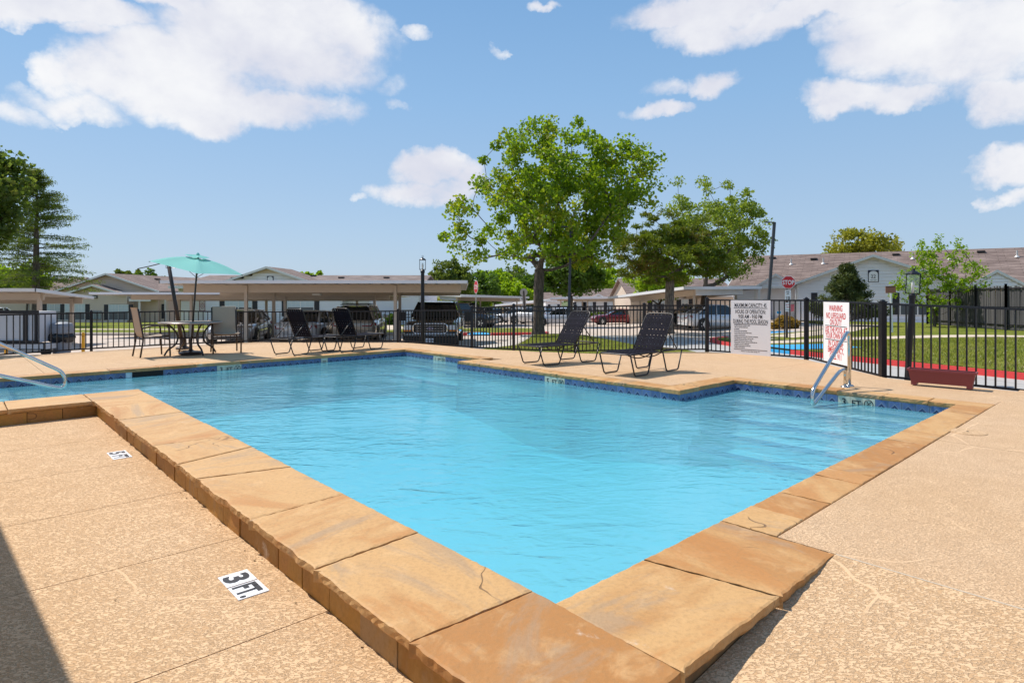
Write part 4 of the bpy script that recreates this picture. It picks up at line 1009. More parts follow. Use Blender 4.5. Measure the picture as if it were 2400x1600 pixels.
h.gable_roof_front(X(109),X(362),zz(682),zz(639.5),.75,16); h.gable_roof_front(X(150),X(296),zz(689),zz(667),-.45,1.6)
h.roof([[(X(362),.8,zz(682)),(X(362)+14,.8,zz(682)),(X(362)+14,8,zz(645)),(X(242),8,zz(645))]], th=.1)
h.box('foundation', M_found, X(149.5),X(299),-.02,.2,-.5,.13)
h.box('wall', M_sid_t, X(296),X(372),1.6,4,-.5,zz(690)); h.box('porch_roof', M_shin, X(306),X(356),-.2,1.8,zz(703),zz(698)); h.box('fascia', M_wpaint, X(306),X(356),-.26,-.2,zz(706),zz(700)); h.box('porch_post', M_wpaint, X(327.5),X(330.5),-.2,-.05,0,zz(704)); h.box('shutter', M_shut, X(356),X(363),1.55,1.6,zz(748),zz(713)); h.box('corner_board', M_wpaint, X(363.5),X(367),1.5,1.62,0,zz(690))
h.box('wall_lamp', M_vent, X(219),X(229),-.14,0,zz(699),zz(692)); h.box('lamp_lens', M_soff, X(221),X(228),-.17,-.14,zz(697.5),zz(694.5))
h.box('wall', M_sid_t, X(-70),X(96),2.4,14,-.5,zz(686)); h.boards(X(-70),X(96),2.4,.1,zz(687), pitch=.2); h.roof([[(X(-75),1.9,zz(686)),(X(109),1.9,zz(686)),(X(109),8,zz(660)),(X(-75),8,zz(660))]], th=.12)
h.box('door', M_shut, X(42),X(51),2.3,2.4,.05,zz(713)); h.box('porch_post', M_wpaint, X(51),X(54),1.6,1.72,0,zz(690)); h.box('porch_post', M_wpaint, X(32),X(35),1.6,1.72,0,zz(690))
mb = MB()
for i, x in enumerate((216,222,229,236)):
    mb = MB(); mb.box(h.P(X(x),-.1,zz(738)), (.22,.16,.78)); mb.lathe([(.085,0),(.09,.09),(.02,.12)], h.P(X(x),-.18,zz(730)), 10, 0, (0,-1,0)); mb.build('meter_box', mat('grey_meter', (.30,.33,.32), .4), h.t)
slope = lambda u, w: zz(682)+(zz(639.5)-zz(682))*(1-abs(u)/X(362))
h.vents([(X(305)*.35,9,'b'),(X(345)*.35,13,'b'),(X(300)*.55,6.5,'b')], slope)

# --- long cream house behind the big carport -------------------------------------------------------
d0 = 48; zb = T(-14, d0)-.02; xa = (630-CX)/F*d0
h = House('apartment_house', 'long white house with a shallow centre gable behind the big carport', 'house', (xa,d0,zb), 0, M_sid_w)
zz = lambda y, d=d0: H-(y-YH)/F*d-zb
X = lambda px, d=d0: (px-CX)/F*d-xa
EV = zz(672)
h.block(X(408),X(984),.6,11,-.6,EV); 
Wn = [(X(529),X(590),zz(740.5),zz(698)),(X(674.5),X(735),zz(740.5),zz(698))]
h.boards(X(482),X(800),0,.15,EV+.2, pitch=.2, holes=[(a-.05,b+.05,c-.05,d+.05) for a,b,c,d in Wn]); h.block(X(481),X(801),0,.7,-.6,EV)
for a,b,c,d in Wn: h.window(a,b,c,d,0)
h.gable_core(X(525),X(741),0,.7,EV,zz(629)); h.boards(X(520),X(745),0,EV,zz(640), rake=(0,zz(628),(zz(626)-zz(661))/X(741)), pitch=.2)
mb = MB(); mb.prism([h.P(u,-.03,z) for u,z in ((-1.15,zz(640)),(1.15,zz(640)),(0,zz(628)))], h.w*.02); mb.build('gable_panel', M_sid_t, h.t)
h.gable_roof_front(X(515),X(745),zz(664),zz(625),-.45,5)
h.boards(X(408),X(481),.6,.15,EV, pitch=.2, m=M_sid_c); h.box('corner_board', M_wpaint, X(479),X(483),-.04,.1,0,EV); h.box('corner_board', M_wpaint, X(409),X(412),.55,.7,0,EV)
h.boards(X(866),X(984),0,.15,EV, pitch=.2); h.block(X(866),X(984),0,.7,-.6,EV); h.box('porch_wall', M_sid_c, X(801),X(866),.56,.6,0,EV); h.box('corner_board', M_wpaint, X(799),X(803),-.04,.1,0,EV); h.box('corner_board', M_wpaint, X(980),X(984),-.04,.1,0,EV)
h.box('door', M_door, X(806),X(822),.5,.56,.05,zz(700))
h.roof([[(X(402),-.45,EV+.05),(X(990),-.45,EV+.05),(X(990),5.2,zz(645,d0+5.2)),(X(415),5.2,zz(645,d0+5.2))],[(X(415),5.2,zz(645,d0+5.2)),(X(990),5.2,zz(645,d0+5.2)),(X(990),11.4,EV),(X(402),11.4,EV)]], M_shin2, .13)
h.box('fascia', M_wpaint, X(402),X(990),-.5,-.45,EV-.14,EV+.06); h.box('foundation', M_found, X(481),X(984),-.03,.1,-.5,.14)
slope = lambda u, w: EV+.05+(zz(645,d0+5.2)-EV-.05)*(w+.45)/5.65
h.vents([(X(503),3.4,'b'),(X(770),3.6,'b'),(X(884),3.6,'b'),(X(690),4.6,'b')], slope)
c = h.P(X(634),-.04,zz(653)); mb = MB(); mb.box(c, (.50,.04,.42)); pl = mb.build('number_plaque', mat('plaque_navy', (.02,.02,.045), .5), h.t); mb = MB(); mb.prism([c+Vector((x,-.024,z)) for x, z in [(-.2,-.21),(.2,-.21),(.2,.02)]+[(.2*math.cos(R(k)), .02+.15*math.sin(R(k))) for k in range(20,180,20)]+[(-.2,.02)]], Vector((0,.006,0))); mb.build('plaque_face', M_white, pl, local=True)
# red lattice trellis hanging by its door
p = Vector(((474-CX)/F*47.4, 47.4, H-(715-YH)/F*47.4)); t = thing('trellis', 'red lattice trellis fixed to the wall beside the carport', 'trellis', p); Mr = mat('red_lattice', (.22,.03,.035), .7)
mb = MB()
for k in range(-6,9):
    mb.bar((-.2+.0,0,-.42+.11*k),(.2,0,-.42+.11*k+.32),.012,.02) if -.42+.11*k+.32 < .44 and -.42+.11*k > -.44 else None
    mb.bar((.2,.006,-.42+.11*k),(-.2,.006,-.42+.11*k+.32),.012,.02) if -.42+.11*k+.32 < .44 and -.42+.11*k > -.44 else None
mb.build('lattice', Mr, t, local=True); mb = MB()
for x in (-.21,.21): mb.box((x,0,0),(.03,.03,.9))
for z in (-.43,.43): mb.box((0,0,z),(.45,.03,.03))
mb.build('frame', Mr, t, local=True)

# --- houses across the lot, centre and right --------------------------------------------------------
def far_house(label, pxL, pxR, d, y_ridge, y_eave, siding, roofm, gables=(), wins=(), hipR=0, dz=0, deep=9):
    xc = (pxL+pxR)/2; zb = T((xc-CX)/F*d, d)-.02; o0 = Vector(((pxL-CX)/F*d, d, zb)); hh = House('apartment_house', label, 'house', o0, 0, siding)
    zz = lambda y, dd=d: H-(y-YH)/F*dd-zb; X = lambda px: (px-pxL)/F*d; L = X(pxR); EV = zz(y_eave); RZ = zz(y_ridge, d+deep/2)
    hh.block(0,L,0,deep,-.5,EV); hh.boards(0,L,0,.1,EV, pitch=.21, holes=[(X(a)-.05,X(b)+.05,.75,2.15) for a,b in wins])
    hh.gable_core(0,.01,0,.02,EV,EV+.01) if False else None
    mb = MB(); mb.prism([hh.P(.02,w,z) for w,z in ((0,EV),(deep,EV),(deep/2,RZ))], hh.u*.05); recalc(mb.build('gable_wall', siding, hh.t))
    hh.roof([[(-.3,-.4,EV-.05),(L+.3,-.4,EV-.05),(L+.3-hipR,deep/2,RZ),(-.3,deep/2,RZ)],[(-.3,deep/2,RZ),(L+.3-hipR,deep/2,RZ),(L+.3,deep+.4,EV-.05),(-.3,deep+.4,EV-.05)]], roofm, .14)
    hh.box('fascia', M_wpaint, -.3,L+.3,-.45,-.4,EV-.2,EV)
    for a,b,ya in gables:
        hh.gable_core(X(a)+.1,X(b)-.1,-.5,1,EV,zz(ya)-.1); hh.gable_roof_front(X(a),X(b),EV,zz(ya),-.8,2.5,roofm)
    for a,b in wins: hh.window(X(a),X(b),.8,2.1,0)
    return hh
far_house('far house with dark shaded roof and little white gable behind the big tree', 1347, 1482, 74, 676, 700, M_sid_c, M_shin, gables=[(1378,1424,689)], wins=[(1352,1362),(1376,1388),(1424,1436)], hipR=-.3)
far_house('far house whose gable end shows just right of the big trunk', 1279, 1316, 92, 685, 704, M_sid_w, M_shin, wins=[(1291,1305)])
far_house('low house with grey-brown roof behind the right-hand carport and the pine', 1478, 1722, 52, 652, 690, M_sid_t, M_shin, gables=[(1478,1508,681)], wins=[(1531,1557),(1598,1612)])
far_house('far white house with brown roof left of the round grey sign', 1180, 1232, 100, 695, 706, M_sid_w, M_shin, gables=[(1206,1226,694)], wins=[(1186,1196)])
far_house('small far house with pitched roof among the trees beyond the left gables', 60, 150, 88, 652, 679, M_sid_c, M_shin, wins=[(80,100)])
far_house('pale gable house low on the wooded hill behind the left trees', 132, 165, 120, 650, 666, M_sid_c, M_shin)

# ================================================================== CARPORTS
M_cp = mat('carport_steel', (.52,.43,.34), .55, .0, var=(3,.08)); M_cpw = mat('carport_white_trim', (.74,.74,.76), .45); M_rib = mat('carport_underside', (.56,.49,.41), .6)
def carport(label, pFL, pFR, depth, zf, slope, posts_f, posts_r, beam_h=.26, over=1.1, lean=0.0, beam_in=(.5,.35), trim=.085):
    """pFL, pFR: front roof corners (x, y); zf: height of the roof's front edge; posts at x on the front and rear beams"""
    fl, fr = Vector((*pFL,zf)), Vector((*pFR,zf)); u = (fr-fl); L = u.length; u.normalize(); w = Vector((lean,1,0)); sl = Vector((0,0,-slope)); t = thing('carport', label, 'carport', Vector((*pFL,T(*pFL))), 0, 'flat steel carports over the parking bays')
    def P(a, b, dz=0): return fl+u*a+w*b+sl*b+Vector((0,0,dz))
    mb = MB(); n = max(4, round(L/.4))
    for i in range(n):                                   # ribbed roof sheet
        a0, a1 = L*i/n, L*(i+1)/n; k = (a1-a0)*.22
        prof = [(a0,0),(a0+k,0),(a0+k*1.5,-.05),(a1-k*.5,-.05),(a1,0)]
        for (x0,z0),(x1,z1) in zip(prof[:-1],prof[1:]): mb.add([P(x0,.03,z0-.03),P(x1,.03,z1-.03),P(x1,depth-.03,z1-.03),P(x0,depth-.03,z0-.03)], [(0,1,2,3)])
    mb.build('roof_sheet', M_rib, t)
    for a,b,c,d in ((0,L,0,.03),(0,L,depth-.03,depth),(0,.03,0,depth),(L-.03,L,0,depth)):
        mb = MB(); mb.hexa([P(a,c,-.10),P(b,c,-.10),P(b,d,-.10),P(a,d,-.10),P(a,c,trim-.08),P(b,c,trim-.08),P(b,d,trim-.08),P(a,d,trim-.08)]); recalc(mb.build('edge_trim', M_cpw, t))
    mb = MB(); mb.hexa([P(.02,.03,-.024),P(L-.02,.03,-.024),P(L-.02,depth-.03,-.024),P(.02,depth-.03,-.024),P(.02,.03,-.004),P(L-.02,.03,-.004),P(L-.02,depth-.03,-.004),P(.02,depth-.03,-.004)]); recalc(mb.build('roof_deck', M_cpw, t))
    for b in (over, depth-over):
        mb = MB(); a0, a1 = beam_in[0], L-beam_in[1]; mb.hexa([P(a0,b,-.10-beam_h),P(a1,b,-.10-beam_h),P(a1,b+.09,-.10-beam_h),P(a0,b+.09,-.10-beam_h),P(a0,b,-.085),P(a1,b,-.085),P(a1,b+.09,-.085),P(a0,b+.09,-.085)]); recalc(mb.build('beam', M_cp, t))
        for k in range(max(3, round((a1-a0)/.62))):        # seams of the folded beam cover
            pass
    npur = max(2, round(L/.62))
    for k in range(1, npur):
        a = L*k/npur; mb = MB(); mb.hexa([P(a-.03,.05,-.10),P(a+.03,.05,-.10),P(a+.03,depth-.05,-.10),P(a-.03,depth-.05,-.10),P(a-.03,.05,-.055),P(a+.03,.05,-.055),P(a+.03,depth-.05,-.055),P(a-.03,depth-.05,-.055)]); recalc(mb.build('purlin', M_rib, t))
    for xs, b in ((posts_f,over),(posts_r,depth-over)):
        for x in xs:
            a = x-fl.x-w.x*b; q = P(a,b+.045,-.10); z0 = T(q.x,q.y); mb = MB(); mb.box(Vector((q.x,q.y-.055,(z0+q.z)/2)), (.105,.105,q.z-z0-.02)); mb.build('post', M_cp, t); mb = MB(); mb.box(Vector((q.x,q.y-.055,z0+.01)), (.26,.26,.025)); mb.build('base_plate', M_cp, t)
    return t, P
t, P = carport('long tan steel carport over the cars behind the patio table', ((372-CX)/F*21,21), ((1098-CX)/F*21,21), 5.6, 1.80, .036, [-9.62,-4.22], [-9.95,-4.68], beam_h=.27, beam_in=(.35,.25), lean=-.09)
mb = MB(); mb.box(Vector(((743-CX)/F*24,24,1.32)), (.32,.2,.07)); mb.build('ceiling_lamp', mat('lamp_diffuser', (.75,.74,.70), .4), t)
carport('small white-edged carport between the beige house and the long carport', (-19.6,28.2), (-5.6,28.2), 5.2, 1.42, .03, [-15.4,-10.9,-6.6], [-17.6,-13.0,-8.2], beam_h=.22, beam_in=(1.3,.3))
carport('carport cut by the left edge of the photo, over the trash can', (-22,19.3), ((84-CX)/F*19.3,19.3), 5.2, 1.51, .052, [-20,-15.62], [-21.4,-17.0], beam_h=.22, lean=-.33, over=.9, beam_in=(.3,.15))
carport('right-hand carport running behind the pine trunk towards the hours sign', ((1470-CX)/F*44,44), ((1782-CX)/F*36,36), 5.2, 1.75, .0, [9.2,12.4], [9.9,14.2], beam_h=.40, beam_in=(2.0,1.4), trim=.10) if False else None
# right carport, oblique: built on its own corners
def carport_oblique(label, fl, fr, bl, br, posts, beam_h=.34):
    t = thing('carport', label, 'carport', Vector((fl.x,fl.y,T(fl.x,fl.y))), 0, 'flat steel carports over the parking bays')
    Z = Vector((0,0,1)); mb = MB(); mb.hexa([fl-Z*.03,fr-Z*.03,br-Z*.03,bl-Z*.03,fl,fr,br,bl]); recalc(mb.build('roof_sheet', M_rib, t))
    c = [fl,fr,br,bl]; ce = sum(c,Vector())/4
    for i in range(4):
        a, b = c[i], c[(i+1) % 4]; mb = MB(); mb.bar(a+(ce-a)*.001, b, .04, .17); mb.build('edge_trim', M_cpw, t)
    lp = lambda s, k: (fl.lerp(fr,s)).lerp(bl.lerp(br,s),k)
    for k in (.2,.8):
        mb = MB(); a, b = lp(.05,k)-Z*(.05+beam_h/2), lp(.94,k)-Z*(.05+beam_h/2); mb.bar(a, b, .1, beam_h); mb.build('beam', M_cp, t)
    for s,k in ((.05,.5),(.94,.5)):
        mb = MB(); mb.bar(lp(s,.2)-Z*(.05+beam_h/2), lp(s,.8)-Z*(.05+beam_h/2), .08, beam_h); mb.build('beam', M_cpw, t)
    for s,k in posts:
        q = lp(s,k)-Z*.08; z0 = T(q.x,q.y); mb = MB(); mb.box(Vector((q.x,q.y-.06,(z0+q.z)/2)), (.11,.11,q.z-z0)); mb.build('post', M_cp, t)
carport_oblique('right-hand carport running behind the pine trunk towards the hours sign', V(1425,698,46), V(1603,675,35), V(1640,688,52), V(1785,674,40), [(.2,.2),(.62,.2),(.92,.2),(.25,.8),(.85,.8)], .36)
carport_oblique('far carport across the lot behind the red car', V(1290,699,62), V(1455,698,60), V(1330,697,68), V(1470,697,66), [(.1,.2),(.5,.2),(.9,.2),(.3,.8),(.8,.8)], .25)
carport_oblique('far white-topped carport left of the big trunk', V(1160,716,70), V(1272,706,64), V(1200,710,78), V(1290,702,72), [(.1,.2),(.5,.2),(.9,.2),(.8,.8)], .2)
carport_oblique('carport beyond the pickup with a deep white fascia', V(1081,693,44), V(1240,697,50), V(1010,690,50), V(1175,695,56), [(.03,.2),(.35,.2),(.9,.2),(.1,.8)], .34)
# ================================================================== FENCES (posts, rails and every picket a part)
PK = {}
def picket_mesh(h, w, m):
    k = (round(h, 2), w, m.name)
    if k not in PK:
        mb = MB(); mb.box((0,0,h/2), (w,w,h)); o = mb.build('picket', m); PK[k] = o.data; bpy.data.objects.remove(o)
    return PK[k]
def post_part(p, h, w, m, par, ball=False):
    mb = MB(); mb.box((0,0,h/2), (w,w,h)); mb.box((0,0,h+.006), (w*1.25,w*1.25,.014)); mb.lathe([(w*.5,0),(w*.42,.018),(.002,.032)], (0,0,h+.013), 8)
    o = mb.build('post', m, par); o.location = p; return o
def fence(label, pts, par_group, rails, spacing=.115, pw=.02, postw=.055, skip_posts=(), m=None, low=.07, first_post=True):
    """pts: (foot, height) along the run; rails: distances below the top"""
    m = m or M_iron; t = thing('pool_fence', label, 'fence', pts[0][0], group=par_group)
    for i, (p, h) in enumerate(pts):
        if (i > 0 or first_post) and i not in skip_posts: post_part(p, h+.03, postw, m, t)
    for (p, h), (q, k) in zip(pts[:-1], pts[1:]):
        d = (q-p); L = d.length; n = max(1, round(L/spacing))
        for r in rails:
            up0 = Vector((0,0,h-r if r >= 0 else low)); up1 = Vector((0,0,k-r if r >= 0 else low))
            mb = MB(); mb.bar(p+up0, q+up1, .028, .034); mb.build('rail', m, t)
        rz = math.atan2(d.y, d.x)
        for j in range(1, n):
            s = j/n; hh = h+(k-h)*s-.012; base = low+.0 if -1 in rails else .03
            o = piece('picket', picket_mesh(hh-base, pw, m), t, p+d*s+Vector((0,0,base)), (0,0,rz+random.uniform(-.02,.02)))
    return t
def fp(px, yb, yt, z=-.07):
    p = G(px, yb, z); return (p, H-(yt-YH)/F*p.y-z)
FG = 'runs of black iron pool fence'
fence('low black iron fence running behind the patio table and the dark loungers', [fp(-90,842,744),fp(0,838,738),fp(214,823,733),fp(420,812,729),fp(600,802.5,731),fp(932,804.5,729)], FG, [0,-1], .118, .019, .045, skip_posts=(0,1,3,4))
fence('black iron fence panel standing in front of the black pickup', [fp(932.6,804.5,728),fp(1105,819,727)], FG, [0,-1], .118, .019, .05, skip_posts=(1,))
fence('black iron fence with a double top rail in front of the big green tree', [fp(1106,819,722),fp(1204,825,718),fp(1348,829,719),fp(1510,826,716),fp(1655,825,716)], FG, [0,.10,-1], .092, .02, .07, skip_posts=(4,))
gateA, gateB = fp(1657,825.5,703), fp(1890,843,704)
fence('tall black iron fence section carrying the white pool hours sign', [gateA, gateB], FG, [0,-1], .113, .02, .075, low=.05)
runR = [gateB, fp(2069,888,712), fp(2430,926,726)]
fence('black iron fence running towards the maroon planter and carrying the warning sign', [(gateB[0]+Vector((.03,-.06,0)), gateB[1]), runR[1], runR[2]], FG, [0,-1], .118, .02, .085, low=.05, first_post=False)

# ================================================================== SIGNS ON THE FENCE
def fence_sign(name, label, c0, c1, z0, z1, off):
    d = (c1-c0); d.z = 0; L = d.length; d.normalize(); n = Vector((d.y, -d.x, 0))
    if n.dot(-c0) < 0: n = -n
    t = thing(name, label, 'sign', c0)
    mid = (c0+c1)/2; mid.z = (z0+z1)/2; mb = MB(); mb.box(mid+n*off, (L, .006, z1-z0), 0, d, n, (0,0,1)); mb.build('panel', M_white, t)
    return t, mid+n*(off+.0045), d, L, z1-z0
dg = (gateB[0]-gateA[0]).normalized()
def on_line(px, p, q):
    r = (px-CX)/F; d = q-p; s = (r*p.y-p.x)/(d.x-r*d.y); return p+d*s
c0, c1 = on_line(1714.5,gateA[0],gateB[0]), on_line(1807.5,gateA[0],gateB[0])
mz = .5*(c0.y+c1.y)
t, o_, d, L, hh = fence_sign('notice_board', 'large white sign listing pool hours and capacity in black print', c0, c1, H-(833-YH)/F*mz, H-(703.5-YH)/F*mz, .03)
up = Vector((0,0,1)); sz = hh
def line(s, v, size, m=M_ink, sq=.62, bold=.0016, al='CENTER', u=0.0):
    letter(t, s, size, o_+d*u+up*(hh*(.5-v)), d, up, m, sq, bold, al)
def bar_(v, w=.84, th=.011):
    mb = MB(); mb.box(o_+up*(hh*(.5-v)), (L*w,.002,th), 0, d, Vector((d.y,-d.x,0)), up); mb.build('ruled_line', M_ink, t)
def fit(s, width, size):                               # squeeze that makes the line as wide as on the sign
    me = text_mesh(s, size, 1.0, .0016); w = max(v.co.x for v in me.vertices)-min(v.co.x for v in me.vertices); return width/w
for s, v, size, w in (('MAXIMUM CAPACITY: 45',.126,.130,.80),('HOURS OF OPERATION:',.243,.130,.76),('9:00 AM - 9:00 PM',.330,.128,.60),('DURING THE POOL SEASON',.418,.128,.87)):
    line(s, v, size, sq=fit(s, L*w, size))
bar_(.142); bar_(.432); bar_(.895)
small = ['\u2022 A LEASEHOLDER MUST ACCOMPANY GUEST','   LIMIT OF 2 GUESTS PER LEASEHOLDER','\u2022 NO RUNNING','\u2022 PETS IN THE POOL ARE PROHIBITED','\u2022 DO NOT SWIM IF YOU HAVE AN OPEN WOUND','   WITHOUT A DOCTOR\u2019S NOTE','\u2022 SWIMMING CLOTHES WITHIN 6 FEET OF THE POOL IS PROHIBITED','\u2022 GLASS ITEMS ARE NOT ALLOWED IN THE POOL AREA','\u2022 SWIMMING ATTIRE MUST BE WORN AT ALL TIMES','\u2022 PERSONS UNDER THE AGE OF 14 MUST BE ACCOMPANIED AND','   SUPERVISED BY AN ADULT LEASEHOLDER','\u2022 EXCESSIVE ROUGHHOUSING ACTIVITIES AND','   HORSEPLAY ARE PROHIBITED']
for i, s in enumerate(small): line(s, .468+.0335*i, .030, al='LEFT', u=-L*.42, sq=.62, bold=.0012)
line('Hickory Tree Road, Balch Springs, TX', .935, .036, sq=.78, bold=.0008)
p, q = runR[0][0], runR[1][0]
c0, c1 = on_line(1934.5,p,q), on_line(1995,p,q); mz = .5*(c0.y+c1.y)
t, o_, d, L, hh = fence_sign('warning_sign', 'white no-lifeguard warning sign in red capitals behind the looped handrail', c0, c1, H-(851-YH)/F*mz, H-(708-YH)/F*mz, .035)
for s, v, w in (('WARNING',.135,.52),('NO LIFEGUARD',.258,.76),('ON DUTY',.365,.46),('USE THE POOL AT',.490,.86),('YOUR OWN RISK',.592,.82),('IN CASE OF',.715,.58),('EMERGENCY,',.820,.62),('CALL 911',.925,.45)):
    line(s, v+.012, .158, M_red, fit(s, L*w, .158), .003)
bar_(.392); bar_(.622)

# ================================================================== POLES, LAMPS AND ROAD SIGNS
def pole_thing(name, label, cat, foot, lean=0.0, group=None):
    t = thing(name, label, cat, foot, 0, group); t.rotation_euler = (0, lean, 0); return t
def area_light(label, foot, h, lean, arm, group):
    t = pole_thing('light_pole', label, 'light pole', foot, lean, group); m = mat('dark_grey_pole', (.055,.06,.075), .5, .2)
    mb = MB(); mb.box((0,0,h/2), (.105,.105,h)); mb.build('pole', m, t, local=True)
    mb = MB(); mb.box((0,0,.12), (.26,.26,.24)); mb.build('base_cover', m, t, local=True)
    if arm:
        mb = MB(); mb.box((-.19,0,h+.0), (.44,.12,.035)); mb.box((-.32,0,h-.018), (.22,.15,.025)); mb.build('lamp_head', m, t, local=True)
LPG = 'tall grey car park light poles'
area_light('tall grey light pole standing in the grass before the big tree', Vector((2.45,26.6,T(2.45,26.6)+.18)), 4.75, R(1.5), True, LPG)
area_light('leaning grey light pole rising behind the pool hours sign', Vector(((1795-CX)/F*27,27,T(11,27))), 5.15, R(4.2), True, LPG)
def lantern(label, foot, h, lean, s, base_r):
    t = pole_thing('lamp_post', label, 'lamp post', foot, lean, 'black lantern lamp posts'); m = M_iron; t.rotation_euler = (0, lean, -math.atan2(foot.x, foot.y))
    mb = MB(); mb.lathe([(base_r*1.05,0),(base_r,.05),(base_r*.92,h-.42*s-.1),(base_r*1.15,h-.42*s-.09),(base_r*1.15,h-.42*s-.03),(base_r*.5,h-.42*s)], (0,0,0), 14); mb.build('pole', m, t, local=True, smooth=False)
    z0, z1 = h-.42*s, h-.07*s; w = .105*s
    mb = MB()
    for x in (-w, w):
        for y in (-w, w): mb.box((x,y,(z0+z1)/2), (.014,.014,z1-z0))
    for z in (z0, z1):
        for x in (-w, w): mb.box((x,0,z), (.016,2*w,.016)); mb.box((0,x,z), (2*w,.016,.016))
    mb.build('lantern_frame', m, t, local=True)
    mb = MB(); mb.lathe([(w*1.25,0),(w*.75,.045*s),(w*.25,.07*s),(w*.2,.10*s)], (0,0,z1), 4 if False else 12)
    ring = [(.03*s*math.cos(a*math.pi/6), 0, z1+.125*s+.03*s*math.sin(a*math.pi/6)) for a in range(12)]; mb.tube(ring, .006*s, 5, closed=True)
    mb.build('lantern_cap', m, t, local=True)
    mb = MB(); g = mat('lantern_glass', (.75,.8,.8), .05, trans=.0, spec=.6)
    gl = bpy.data.materials.get('clear_pane') or bpy.data.materials.new('clear_pane')
    if not gl.use_nodes or 'mixp' not in gl:
        gl.use_nodes = True; n_ = gl.node_tree; n_.nodes.clear(); o__ = n_.nodes.new('ShaderNodeOutputMaterial'); a_ = n_.nodes.new('ShaderNodeBsdfTransparent'); b_ = n_.nodes.new('ShaderNodeBsdfGlossy'); b_.inputs['Roughness'].default_value = .05
        x_ = n_.nodes.new('ShaderNodeMixShader'); x_.inputs[0].default_value = .06; lk(n_, a_.outputs[0], x_.inputs[1]); lk(n_, b_.outputs[0], x_.inputs[2]); lk(n_, x_.outputs[0], o__.inputs[0]); gl['mixp'] = 1
    for x, y, ux in ((-w,0,(0,1,0)),(w,0,(0,1,0)),(0,-w,(1,0,0)),(0,w,(1,0,0))): mb.box((x,y,(z0+z1)/2), (2*w-.02,.003,z1-z0-.02), 0, ux, Vector((0,0,1)).cross(Vector(ux)))
    mb.build('lantern_pane', gl, t, local=True)
    mb = MB(); mb.lathe([(.02,0),(.022,.1*s),(.03,.13*s),(.024,.2*s),(.004,.24*s)], (0,0,z0), 10); mb.build('bulb', mat('bulb_glass', (.75,.74,.68), .2), t, local=True, smooth=True)
lantern('squat black lantern post leaning between the fence and the red kerb', G(2127,892,-.26), 2.02, R(2.7), 1.0, .052)
f0 = Vector(((990.5-CX)/F*17.2, 17.2, -.12)); lantern('slim black lantern post standing before the black pickup', f0, 2.47, 0, .78, .055)
def octagon(c, r, n_, rt, up_, off, th, mb, mi=0):
    pts = [c+rt*(r*math.cos(R(22.5+45*k)))+up_*(r*math.sin(R(22.5+45*k)))+n_*off for k in range(8)]; mb.prism(pts, -n_*th, mi)
# stop sign facing the pool
ft = Vector((0,0,0)); ft = G(1843.9,800,T(11.8,26)); ft.z = T(ft.x, ft.y); t = thing('stop_sign', 'red STOP sign with a speed limit 10 plate below on a brown post', 'sign', ft)
Mbrown = mat('brown_post', (.06,.04,.035), .7); dd = ft.y; face = Vector((-ft.x,-ft.y,0)).normalized(); rt = Vector((-face.y, face.x, 0)); upv = Vector((0,0,1))
zz = lambda y: H-(y-YH)/F*dd
mb = MB(); mb.box(Vector((ft.x,ft.y,(ft.z+zz(648))/2)), (.07,.07,zz(645)-ft.z)); mb.build('post', Mbrown, t)
cc = Vector((ft.x,ft.y,zz(661.5)))+rt*(3.4/F*dd); R8 = .5*29.5/F*dd/math.cos(R(22.5))
mb = MB(); octagon(cc, R8, face, rt, upv, .055, .006, mb); mb.build('octagon_border', M_white, t)
mb = MB(); octagon(cc, R8*.93, face, rt, upv, .058, .003, mb); mb.build('octagon_panel', mat('sign_red', (.58,.012,.022), .4), t)
letter(t, 'STOP', R8*.92, cc+face*.061-upv*R8*.33, rt, upv, M_white, .72, .006)
def plate_(y0, y1, w, m, name, xo=2.5):
    c = Vector((ft.x,ft.y,(zz(y0)+zz(y1))/2))+rt*(xo/F*dd)+face*.05; mb = MB(); mb.box(c, (w/F*dd,.006,zz(y0)-zz(y1)), 0, rt, face, upv); mb.build(name, m, t); return c+face*.0045
c = plate_(679.5,703.5,13,M_white,'speed_plate')
letter(t,'SPEED',.075,c+upv*.11,rt,upv,M_ink,.62,.002); letter(t,'LIMIT',.075,c+upv*.03,rt,upv,M_ink,.62,.002); letter(t,'10',.2,c-upv*.19,rt,upv,M_ink,.78,.006)
c = plate_(709,730,12,M_white,'towing_plate')
letter(t,'TOW AWAY',.055,c+upv*.08,rt,upv,M_red,.6,.002); letter(t,'ZONE',.06,c-upv*.02,rt,upv,M_red,.7,.002); letter(t,'NO PARKING',.04,c-upv*.13,rt,upv,M_ink,.7,.001)
# edge-on stop sign across the lot and the back of another
ft = Vector(((1113.5-CX)/F*42, 42, T(-2.5,42))); dd = 42; t = thing('stop_sign', 'red stop sign seen almost edge-on at the end of the long carport', 'sign', ft); t.rotation_euler = (0, R(1.7), 0)
mb = MB(); mb.box((0,0,1.62), (.06,.04,3.3)); mb.build('post', mat('galvanised', (.62,.60,.58), .5, .3), t, local=True)
fc = Vector((-.93,-.36,0)).normalized(); r2 = Vector((-fc.y,fc.x,0)); mb = MB(); octagon(Vector((0,0,2.87)), .47, fc, r2, upv, .03, .012, mb); mb.build('octagon_border', M_white, t, local=True)
mb = MB(); octagon(Vector((0,0,2.87)), .44, fc, r2, upv, .034, .006, mb); mb.build('octagon_panel', mat('sign_red', (.58,.012,.022), .4), t, local=True)
letter(t, 'STOP', .42, Vector((0,0,2.72))+fc*.039, r2, upv, M_white, .72, .006, local=True)
ft = Vector(((1232-CX)/F*46, 46, T(1,46))); t = thing('stop_sign', 'grey back of a stop sign on a brown post left of the big trunk', 'sign', ft); t.rotation_euler = (0, R(-3.2), 0)
mb = MB(); mb.box((0,0,1.35), (.10,.05,2.75)); mb.build('post', Mbrown, t, local=True)
